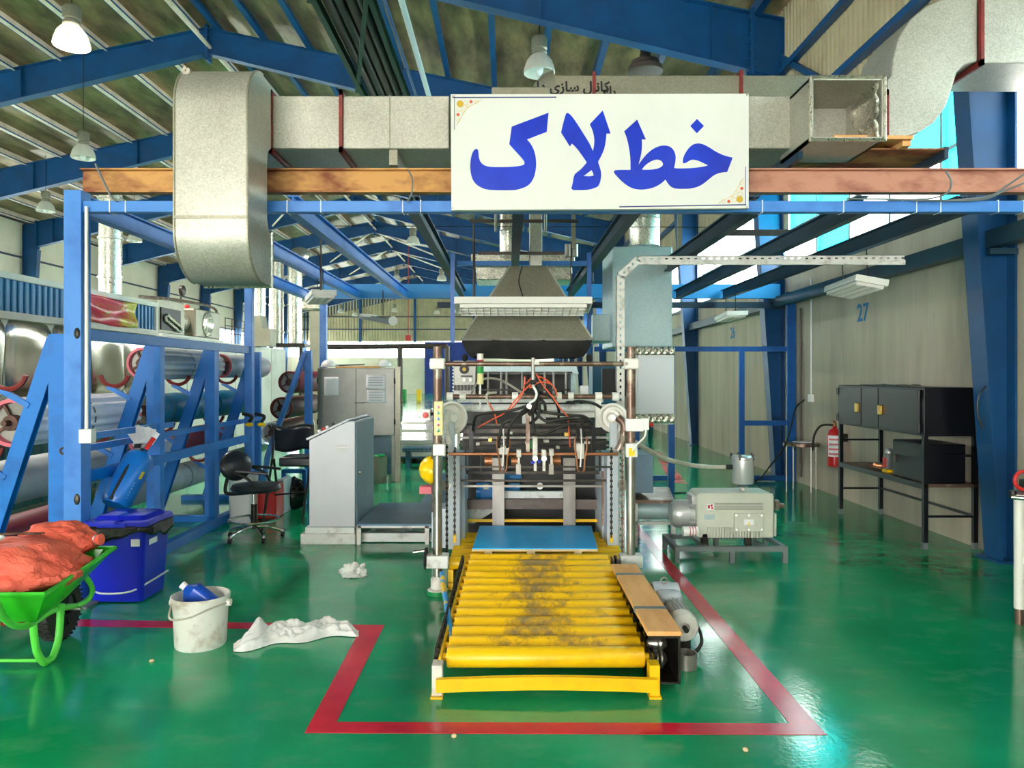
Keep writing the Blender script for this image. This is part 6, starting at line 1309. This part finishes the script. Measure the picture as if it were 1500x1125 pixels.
# ------------------------------------------------------------------ chairs and clutter behind the rack
SW = root('swivel_stool', FP(372, 792), 'black swivel work chair with chrome star base', 'chair'); sc_ = FP(372, 789)
for k in range(5):
    t = 2*math.pi*k/5+0.35; u = V((math.cos(t), math.sin(t), 0))
    lg_ = MB().tube(spline([sc_+V((0, 0, 0.12)), sc_+u*0.12+V((0, 0, 0.11)), sc_+u*0.25+V((0, 0, 0.07)), sc_+u*0.27+V((0, 0, 0.05))], 4), 0.016, 8).link('base_leg', 'chrome', SW)
    MB().cyl(sc_+u*0.27+V((-0.015, 0, 0.025)), sc_+u*0.27+V((0.015, 0, 0.025)), 0.025, n=12).link('caster', 'black', lg_)
MB().cyl(sc_+V((0, 0, 0.1)), sc_+V((0, 0, 0.34)), 0.028, n=14).link('gas_column', 'dark_steel', SW); MB().cyl(sc_+V((0, 0, 0.34)), sc_+V((0, 0, 0.46)), 0.014, n=12).link('piston', 'chrome', SW)
MB().tube([sc_+V((0.24*math.cos(2*math.pi*k/28), 0.24*math.sin(2*math.pi*k/28), 0.19)) for k in range(28)], 0.01, 8, closed=True).link('foot_ring', 'chrome', SW)
for k in range(3): t = 2*math.pi*k/3; MB().tube([sc_+V((0, 0, 0.13)), sc_+V((0.24*math.cos(t), 0.24*math.sin(t), 0.19))], 0.008, 6).link('ring_spoke', 'chrome', SW)
MB().lathe(sc_+V((0.02, 0, 0.46)), (0, 0, 1), [(0.03, 0), (0.22, 0.01), (0.24, 0.04), (0.22, 0.075), (0.1, 0.09), (0.0, 0.09)], 28).link('seat', 'black_leather', SW)
bkc = sc_+V((-0.17, -0.02, 0.72)); MB().ball(bkc, 0.17, 0.06, 0.15, 22, 12, -1, Matrix.Rotation(-0.35, 3, 'Y') @ Matrix.Rotation(0.9, 3, 'Z')).link('backrest', 'black_leather', SW)
MB().tube(spline([sc_+V((-0.05, 0, 0.45)), sc_+V((-0.25, 0, 0.44)), sc_+V((-0.28, 0, 0.5)), sc_+V((-0.24, 0, 0.66))], 5), 0.018, 8).link('back_support', 'black', SW)
for s in (-1, 1): MB().tube(spline([sc_+V((0.1, s*0.2, 0.52)), sc_+V((0.02, s*0.24, 0.62)), sc_+V((-0.1, s*0.22, 0.68)), sc_+V((0.2, s*0.2, 0.66))], 5), 0.014, 8).link('armrest', 'black', SW)
FC = root('folding_chair', FP(430, 765), 'black padded chair with draped backrest beside the console', 'chair'); yk = 8.3
bkr = lambda u, v: V((X(402+56*u, yk), yk+0.02*math.sin(u*8+v*3)+0.06*v, H(624+36*v+2*math.sin(u*6), yk)))
MB().grid(bkr, 16, 8).link('backrest', 'black_leather', FC, thick=0.05)
pr(MB(), 408, 458, 670, 684, yk-0.3, 0.4).link('seat', 'black_leather', FC, bevel=0.02)
for px in (401, 458):
    MB().tube([P(px, 622, yk), P(px-2, 672, yk-0.02), (X(px-16, yk-0.3), yk-0.3, 0.0)], 0.014, 8).link('leg', 'black', FC); MB().tube([P(px, 672, yk-0.1), (X(px+3, yk), yk+0.15, 0)], 0.014, 8).link('leg', 'black', FC)
MB().tube([P(402, 725, 8.2), P(456, 720, 8.2)], 0.01, 6).link('stretcher', 'black', FC)
one('red_crate', MB().box(X(374, 8.2), X(404, 8.2), 8.2, 8.5, 0.0, 0.38), 'red', 'red plastic crate behind the swivel chair', 'crate', bevel=0.02)
one('white_drum', rr_box(V((X(347, 7.9), 8.1, 0)), 0.24, 0.24, 0, 0.5, 0.26, 0.26), 'white_plastic', 'white plastic container behind the swivel chair', 'container')
one('grey_box', MB().box(X(406, 8.5), X(416, 8.5), 8.5, 8.8, 0, 0.4), 'machine_grey', 'narrow pale grey box beside the red crate', 'box', bevel=0.01)
pk_ = FP(428, 745)
bl = lambda u, v: (lambda d: V((pk_.x+0.16*d.x*(1+0.3*noise.noise(d*3)), pk_.y+0.14*d.y, max(0.002, 0.17+0.2*d.z*(1+0.25*noise.noise(d*4))))))(V((math.cos(2*math.pi*u)*math.cos(math.pi*(v-.5)), math.sin(2*math.pi*u)*math.cos(math.pi*(v-.5)), math.sin(math.pi*(v-.5)))))
one('rubbish_bag', MB().grid(bl, 36, 18, True), 'bag_black', 'black rubbish bag on the floor under the padded chair', 'bag')
BF = root('low_blue_frame', (X(437, 9.2), 9.2, 0), 'low blue steel frame behind the padded chair', 'frame')
for a_, c_ in (((415, 690), (447, 690)), ((415, 712), (447, 712))): MB().bar(P(*a_, 9.2), P(*c_, 9.2), 0.05, 0.05).link('rail', 'rack_blue', BF, smooth=False)
for px in (416, 446): MB().box(X(px, 9.2)-0.025, X(px, 9.2)+0.025, 9.175, 9.225, 0, H(688, 9.2)).link('leg', 'rack_blue', BF, smooth=False)
# ------------------------------------------------------------------ vacuum pump
VP = root('vacuum_pump', (1.75, 6.5, 0), 'pale grey vacuum pump on a low steel frame', 'pump')
yv = 6.4
def rail(a_, c_, m='strap_grey'): MB().bar(a_, c_, 0.04, 0.04).link('frame_rail', m, VP, smooth=False)
fx0, fx1 = X(988, 6.3), X(1153, 6.3); fz = 0.12
for y in (6.3, 6.78): rail((fx0, y, fz), (fx1, y, fz))
for x in (fx0+0.02, X(1035, 6.3), X(1120, 6.3), fx1-0.02): rail((x, 6.32, fz), (x, 6.76, fz))
for x in (fx0+0.02, X(1072, 6.3), fx1-0.02):
    for y in (6.3, 6.78): MB().box(x-0.02, x+0.02, y-0.02, y+0.02, 0, 0.1).link('frame_leg', 'strap_grey', VP, smooth=False)
zb0, zb1 = H(788, yv), H(722, yv)
MB().prism([(X(1021, yv), zb0), (X(1134, yv), zb0), (X(1134, yv), zb1-0.02), (X(1128, yv), zb1), (X(1026, yv), zb1), (X(1021, yv), zb1-0.02)], 'xz', yv, yv+0.3).link('pump_housing', 'pump_grey', VP, bevel=0.012)
pr(MB(), 1026, 1132, 723, 724.5, yv-0.008, 0.01).link('top_edge', 'pump_grey', VP, smooth=False)
pr(MB(), 1076, 1119, 752, 779, yv-0.025, 0.03).link('access_cover', 'pump_grey', VP, bevel=0.005)
for px, py in ((1079, 755), (1116, 755), (1079, 776), (1116, 776), (1097, 755), (1097, 776)): MB().cyl(P(px, py, yv-0.032), P(px, py, yv-0.02), 0.006, n=8).link('cover_screw', 'steel', VP)
pr(MB(), 1090, 1104, 761, 769, yv-0.029, 0.006).link('warning_label', 'paper', VP, smooth=False)
MB().prism([(X(1093, yv), H(768, yv)), (X(1097, yv), H(768, yv)), (X(1095, yv), H(763, yv))], 'xz', yv-0.031, yv-0.028).link('warning_mark', 'tag_yellow', VP, smooth=False)
pr(MB(), 1035.5, 1045.5, 738, 747, yv-0.003, 0.004).link('logo_label', 'paper', VP, smooth=False)
for a_, c_, d_, e_ in ((1037, 740, 1040, 745), (1041, 739, 1044, 742), (1042, 743, 1044.5, 746)): pr(MB(), a_, d_, c_, e_, yv-0.005, 0.003).link('logo_mark', 'red', VP, smooth=False)
pr(MB(), 1032, 1047, 754, 761, yv-0.002, 0.003).link('name_plate', 'zinc_cool', VP, smooth=False)
for k in range(5): pr(MB(), 1047, 1118, 737+k*2.2, 738.1+k*2.2, yv-0.005, 0.006).link('groove_strip', 'cabinet_grey', VP, smooth=False)
for k in range(19): pr(MB(), 1037+k*4.2, 1039+k*4.2, 773, 788, yv-0.02, 0.03).link('cooling_fin', 'pump_grey', VP, smooth=False)
for px in (1033, 1097): pr(MB(), px-5, px+5, 781, 800, yv+0.0, 0.05).link('mount_foot', 'dark_steel', VP, bevel=0.006)
MB().cyl(P(1134, 740, yv+0.15), P(1140, 740, yv+0.15), 0.05, n=16).cyl(P(1140, 740, yv+0.15), P(1148, 741, yv+0.15), 0.022, n=12).link('outlet_pipe', 'brown_steel', VP)
pr(MB(), 1134, 1138, 752, 786, yv+0.05, 0.2).link('end_cover', 'pump_grey', VP, bevel=0.01)
cm = P(1020, 753, yv+0.15)
MB().cyl(P(995, 752, yv+0.15), P(1022, 752, yv+0.15), 0.1, n=24).link('motor_body', 'alu', VP)
for k in range(22):
    t = 2*math.pi*k/22; MB().cbox(P(1008, 752, yv+0.15)+V((0, 0.108*math.cos(t), 0.108*math.sin(t))), 0.15, 0.004, 0.02, Matrix.Rotation(t-math.pi/2, 3, 'X')).link('motor_fin', 'alu', VP, smooth=False)
MB().lathe(P(996, 752, yv+0.15), (-1, 0, 0), [(0.12, -0.06), (0.125, 0), (0.12, 0.05), (0.09, 0.085), (0.0, 0.09)], 28).link('fan_cover', 'alu', VP)
pr(MB(), 1013, 1024, 726, 740, yv+0.05, 0.2).link('terminal_box', 'alu', VP, bevel=0.01)
MB().cyl(P(1000, 778, yv-0.06), P(1022, 778, yv-0.06), 0.042, n=20).link('oil_filter', 'white_plastic', VP)
for k in range(3): MB().cyl(P(1009+k*4, 778, yv-0.06), P(1010.5+k*4, 778, yv-0.06), 0.0428, n=20).link('filter_stripe', 'roll_pink', VP)
# intake filter
fc = P(1088, 708, yv+0.15)
MB().lathe(P(1088, 724, yv+0.15), (0, 0, 1), [(0.045, 0), (0.045, 0.012), (0.022, 0.02), (0.022, 0.06), (0.05, 0.07)], 18).link('filter_neck', 'aged_white', VP)
MB().lathe(fc, (0, 0, 1), [(0.0, 0), (0.09, 0), (0.096, 0.01), (0.096, 0.215), (0.105, 0.22), (0.105, 0.235), (0.09, 0.245), (0.0, 0.25)], 28, caps=False).link('filter_canister', 'alu', VP)
for k in range(5): t = 2*math.pi*k/5+0.4; MB().cyl(fc+V((0.1*math.cos(t), 0.1*math.sin(t), 0.215)), fc+V((0.1*math.cos(t), 0.1*math.sin(t), 0.268)), 0.01, n=8).link('wing_clamp', 'black', VP)
MB().cyl(P(1064, 684, yv+0.15), P(1074, 684, yv+0.15), 0.022, n=12).link('hose_clamp', 'black', VP)
one('suction_hose', MB().tube(spline([P(930, 648, 5.75), P(945, 657, 5.9), P(975, 672, 6.2), P(1010, 681, 6.45), P(1040, 684, 6.58), P(1066, 684, 6.6)], 8), 0.02, 10), 'clear_hose', 'clear grey suction hose running from the feeder to the pump', 'hose')
# cables on the floor and wall
one('black_cable', MB().tube(spline([P(1178, 586, 10.4), P(1165, 600, 10.2), P(1152, 648, 10.1), P(1130, 680, 10.3), FP(1104, 706, 0.01), FP(1040, 719, 0.01), FP(985, 722, 0.01)], 8), 0.012, 6), 'black', 'black cable falling from the wall socket across the floor', 'cable')
one('black_cable', MB().tube(spline([P(1445, 565, 6.0), P(1434, 580, 6.05), P(1432, 605, 6.05), P(1440, 628, 6.0)], 6), 0.007, 6), 'black', 'thin black cable looping beside the near blue column', 'cable')
# small round table by the wall
ST = root('side_table', FP(1176, 716), 'small brown topped side table with thin chrome legs', 'table')
yt = 10.2; MB().cyl(P(1174, 653, yt), P(1174, 648.5, yt), 0.24, n=28).link('table_top', 'brown_steel', ST)
for px, y in ((1152, 10.15), (1162, 10.4), (1188, 10.05), (1195, 10.35)): MB().tube([(X(px, y), y, 0), (X(px, y), y, H(653, yt))], 0.011, 8).link('leg', 'steel_flat', ST)
one('paper_heap', MB().cbox(P(1178, 647.3, yt), 0.22, 0.2, 0.012, Matrix.Rotation(0.4, 3, 'Z')), 'paper', 'papers lying on the small round side table', 'paper', smooth=False)
# red extinguisher on the wall
RE = root('fire_extinguisher', (4.18, 9.45, 0.42), 'red fire extinguisher hung on the concrete wall', 'fire extinguisher'); ec = V((4.2, 9.5, 0.42))
MB().lathe(ec, (0, 0, 1), [(0.06, 0), (0.085, 0.015), (0.088, 0.04), (0.088, 0.42), (0.07, 0.47), (0.03, 0.5), (0.025, 0.53)], 24).link('cylinder', 'ext_red', RE)
def lab_(u, v): t = math.pi*(1.05+0.55*u); return V((ec.x+0.0895*math.cos(t), ec.y+0.0895*math.sin(t), ec.z+0.14+0.27*v))
MB().grid(lab_, 8, 4).link('label_sheet', 'paper', RE)
for k in range(4): f_ = lambda u, v: (lambda p: V((ec.x+(p.x-ec.x)*1.012, ec.y+(p.y-ec.y)*1.012, p.z)))(lab_(0.1+0.8*u, 0.08+k*0.23+0.09*v)); MB().grid(f_, 6, 2).link('label_line', 'roll_pink', RE)
MB().cbox(ec+V((0, 0, 0.55)), 0.03, 0.06, 0.03).link('valve', 'brass', RE, bevel=0.004); MB().bar(ec+V((0, -0.02, 0.57)), ec+V((-0.06, -0.1, 0.6)), 0.015, 0.015).link('lever', 'ext_red', RE, smooth=False)
MB().tube(spline([ec+V((-0.02, 0, 0.54)), ec+V((-0.15, 0.05, 0.53)), ec+V((-0.22, 0.1, 0.4)), ec+V((-0.24, 0.1, 0.2))], 6), 0.014, 8).link('hose', 'rubber', RE); MB().box(4.27, 4.349, 9.45, 9.55, 0.75, 0.85).link('wall_bracket', 'dark_steel', RE, smooth=False)
# black tool cabinet
BC = root('tool_cabinet', (4.08, 7.67, 0), 'black steel tool cabinet on tall legs with padlocked doors', 'cabinet')
cx0, cx1, cy0, cy1 = 3.84, 4.3, 6.8, 8.52; zt, zm, zs = 1.49, 1.04, 0.6
for x in (cx0, cx1):
    for y in (cy0, cy1):
        MB().box(x-0.02, x+0.02, y-0.02, y+0.02, 0.06, 1.05).link('leg', 'black_paint', BC, smooth=False); MB().box(x-0.021, x+0.021, y-0.021, y+0.021, 0, 0.06).link('leg_cap', 'strap_grey', BC, smooth=False)
MB().box(cx0-0.02, cx1+0.02, cy0-0.02, cy1+0.02, zm, zt).link('upper_box', 'black_paint', BC, smooth=False, bevel=0.006)
for y0, y1, hs in ((cy0+0.03, cy0+0.78, 1), (cy0+0.8, cy0+1.15, 0), (cy0+1.17, cy1, -1)):
    dd = MB().box(cx0-0.036, cx0-0.022, y0, y1, zm+0.02, zt-0.02).link('door', 'black_paint', BC, smooth=False, bevel=0.003)
    if hs: yy = y1-0.05 if hs > 0 else y0+0.06; MB().box(cx0-0.06, cx0-0.036, yy-0.035, yy+0.035, 1.2, 1.3).link('padlock', 'brass', dd, bevel=0.006)
    if hs:
        for z in (1.12, 1.42): yy = y0+0.0 if hs > 0 else y1; MB().cyl((cx0-0.04, yy, z-0.04), (cx0-0.04, yy, z+0.04), 0.012, n=8).link('hinge', 'black', dd)
MB().box(cx0-0.02, cx1+0.02, cy0-0.02, cy1+0.02, zs-0.03, zs).link('shelf', 'brown_steel', BC, smooth=False)
MB().box(cx0-0.022, cx0-0.018, cy0-0.02, cy1+0.02, zs-0.05, zs+0.0).link('shelf_lip', 'black_paint', BC, smooth=False)
for z in (0.86,): 
    MB().bar((cx0, cy0, z), (cx1, cy0, z), 0.02, 0.02).link('side_bar', 'black_paint', BC, smooth=False); MB().bar((cx0, cy1, z), (cx1, cy1, z), 0.02, 0.02).link('side_bar', 'black_paint', BC, smooth=False)
for y in (cy0, cy1): MB().bar((cx0, y, 0.3), (cx1, y, 0.3), 0.02, 0.02).link('side_bar', 'black_paint', BC, smooth=False)
MB().bar((cx1, cy0, 0.3), (cx1, cy1, 0.3), 0.02, 0.02).link('rear_bar', 'black_paint', BC, smooth=False)
tp = lambda u, v: V((4.0+0.26*v, 7.6+0.8*u, zt+0.004+0.02*abs(noise.noise(V((u*6, v*4, 3))))))
one('dust_sheet', MB().grid(tp, 20, 10), 'strap_grey', 'crumpled grey plastic sheet on top of the black cabinet', 'sheet', thick=0.003)
LBx = root('steel_lock_box', (4.05, 7.1, zs), 'black steel box standing on the cabinet shelf', 'box')
MB().box(cx0+0.03, cx1-0.06, cy0+0.04, cy0+0.62, zs+0.002, zs+0.36).link('box_body', 'black_paint', LBx, smooth=False, bevel=0.006); MB().box(cx0+0.016, cx0+0.028, cy0+0.06, cy0+0.6, zs+0.012, zs+0.35).link('box_door', 'black_paint', LBx, smooth=False, bevel=0.003)
MB().box(cx0+0.0, cx0+0.016, cy0+0.52, cy0+0.56, zs+0.14, zs+0.22).link('box_latch', 'dark_steel', LBx, smooth=False)
GR = root('angle_grinder', (3.95, 7.75, zs), 'small grey and yellow power tool on the cabinet shelf', 'power tool')
MB().box(3.9, 3.98, 7.6, 7.68, zs+0.03, zs+0.2).link('tool_body', 'strap_grey', GR, bevel=0.015); MB().ball((3.94, 7.64, zs+0.2), 0.042, 0.042, 0.05).link('tool_head', 'alu', GR); MB().box(3.895, 3.985, 7.59, 7.69, zs, zs+0.03).link('tool_base', 'helmet_yellow', GR, smooth=False)
MB().box(3.89, 3.9, 7.61, 7.67, zs+0.05, zs+0.15).link('tool_grip', 'red', GR, smooth=False)
one('tool_scrap', MB().tube(spline([(3.95, 7.8, zs+0.012), (3.9, 7.95, zs+0.03), (4.05, 7.9, zs+0.03), (4.0, 8.05, zs+0.012), (3.92, 7.9, zs+0.05)], 6), 0.014, 6), 'copper', 'coiled cord lying on the cabinet shelf', 'cord')
# white framed table at the frame edge
WT = root('white_table', (3.6, 4.9, 0), 'white tubular table with worn leg at the picture edge', 'table'); xt = X(1485, 4.77); zt_ = H(728, 4.77)
tq = lambda a_, c_: V((xt-0.05+0.565*a_+0.825*c_, 4.7+0.825*a_-0.565*c_, 0))
for x, y in [(tq(a_, c_).x, tq(a_, c_).y) for a_, c_ in ((0.08, 0.03), (0.08, 0.75), (0.6, 0.06), (0.6, 0.75))]:
    MB().cyl((x, y, 0.0), (x, y, 0.12), 0.026, n=16).link('leg_sleeve', 'brown_steel', WT); MB().cyl((x, y, 0.1), (x, y, zt_), 0.03, n=16).link('leg', 'white_paint', WT)
MB().bar(tq(0.08, 0.03)+V((0, 0, .41)), tq(0.08, 0.75)+V((0, 0, .41)), 0.04, 0.05).link('stretcher', 'white_paint', WT, smooth=False)
MB().prism([tuple(tq(a_, c_)[:2]) for a_, c_ in ((0, 0), (0.66, 0), (0.66, 0.8), (0, 0.8))], 'xy', zt_, zt_+0.02).link('table_top', 'steel_flat', WT, bevel=0.004); MB().cyl(tq(0, -0.01)+V((0, 0, zt_+.01)), tq(0, 0.8)+V((0, 0, zt_+.01)), 0.018, n=12).link('edge_roller', 'chrome', WT)
MB().cyl((xt-0.04, 4.72, zt_), (xt-0.04, 4.72, zt_+0.05), 0.022, n=12).link('edge_bolt', 'black', WT)
vs_ = root('red_handle_vise', (xt+0.13, 4.85, zt_+0.02), 'red handled clamp on the white table at the picture edge', 'clamp')
MB().tube([(xt+0.1+0.06*math.cos(t), 4.82, zt_+0.1+0.06*math.sin(t)) for t in [k*math.pi/7 for k in range(14)]], 0.012, 8, closed=True).link('handle_ring', 'red', vs_); MB().box(xt+0.12, xt+0.22, 4.8, 4.9, zt_+0.021, zt_+0.1).link('clamp_body', 'dark_steel', vs_, bevel=0.008)
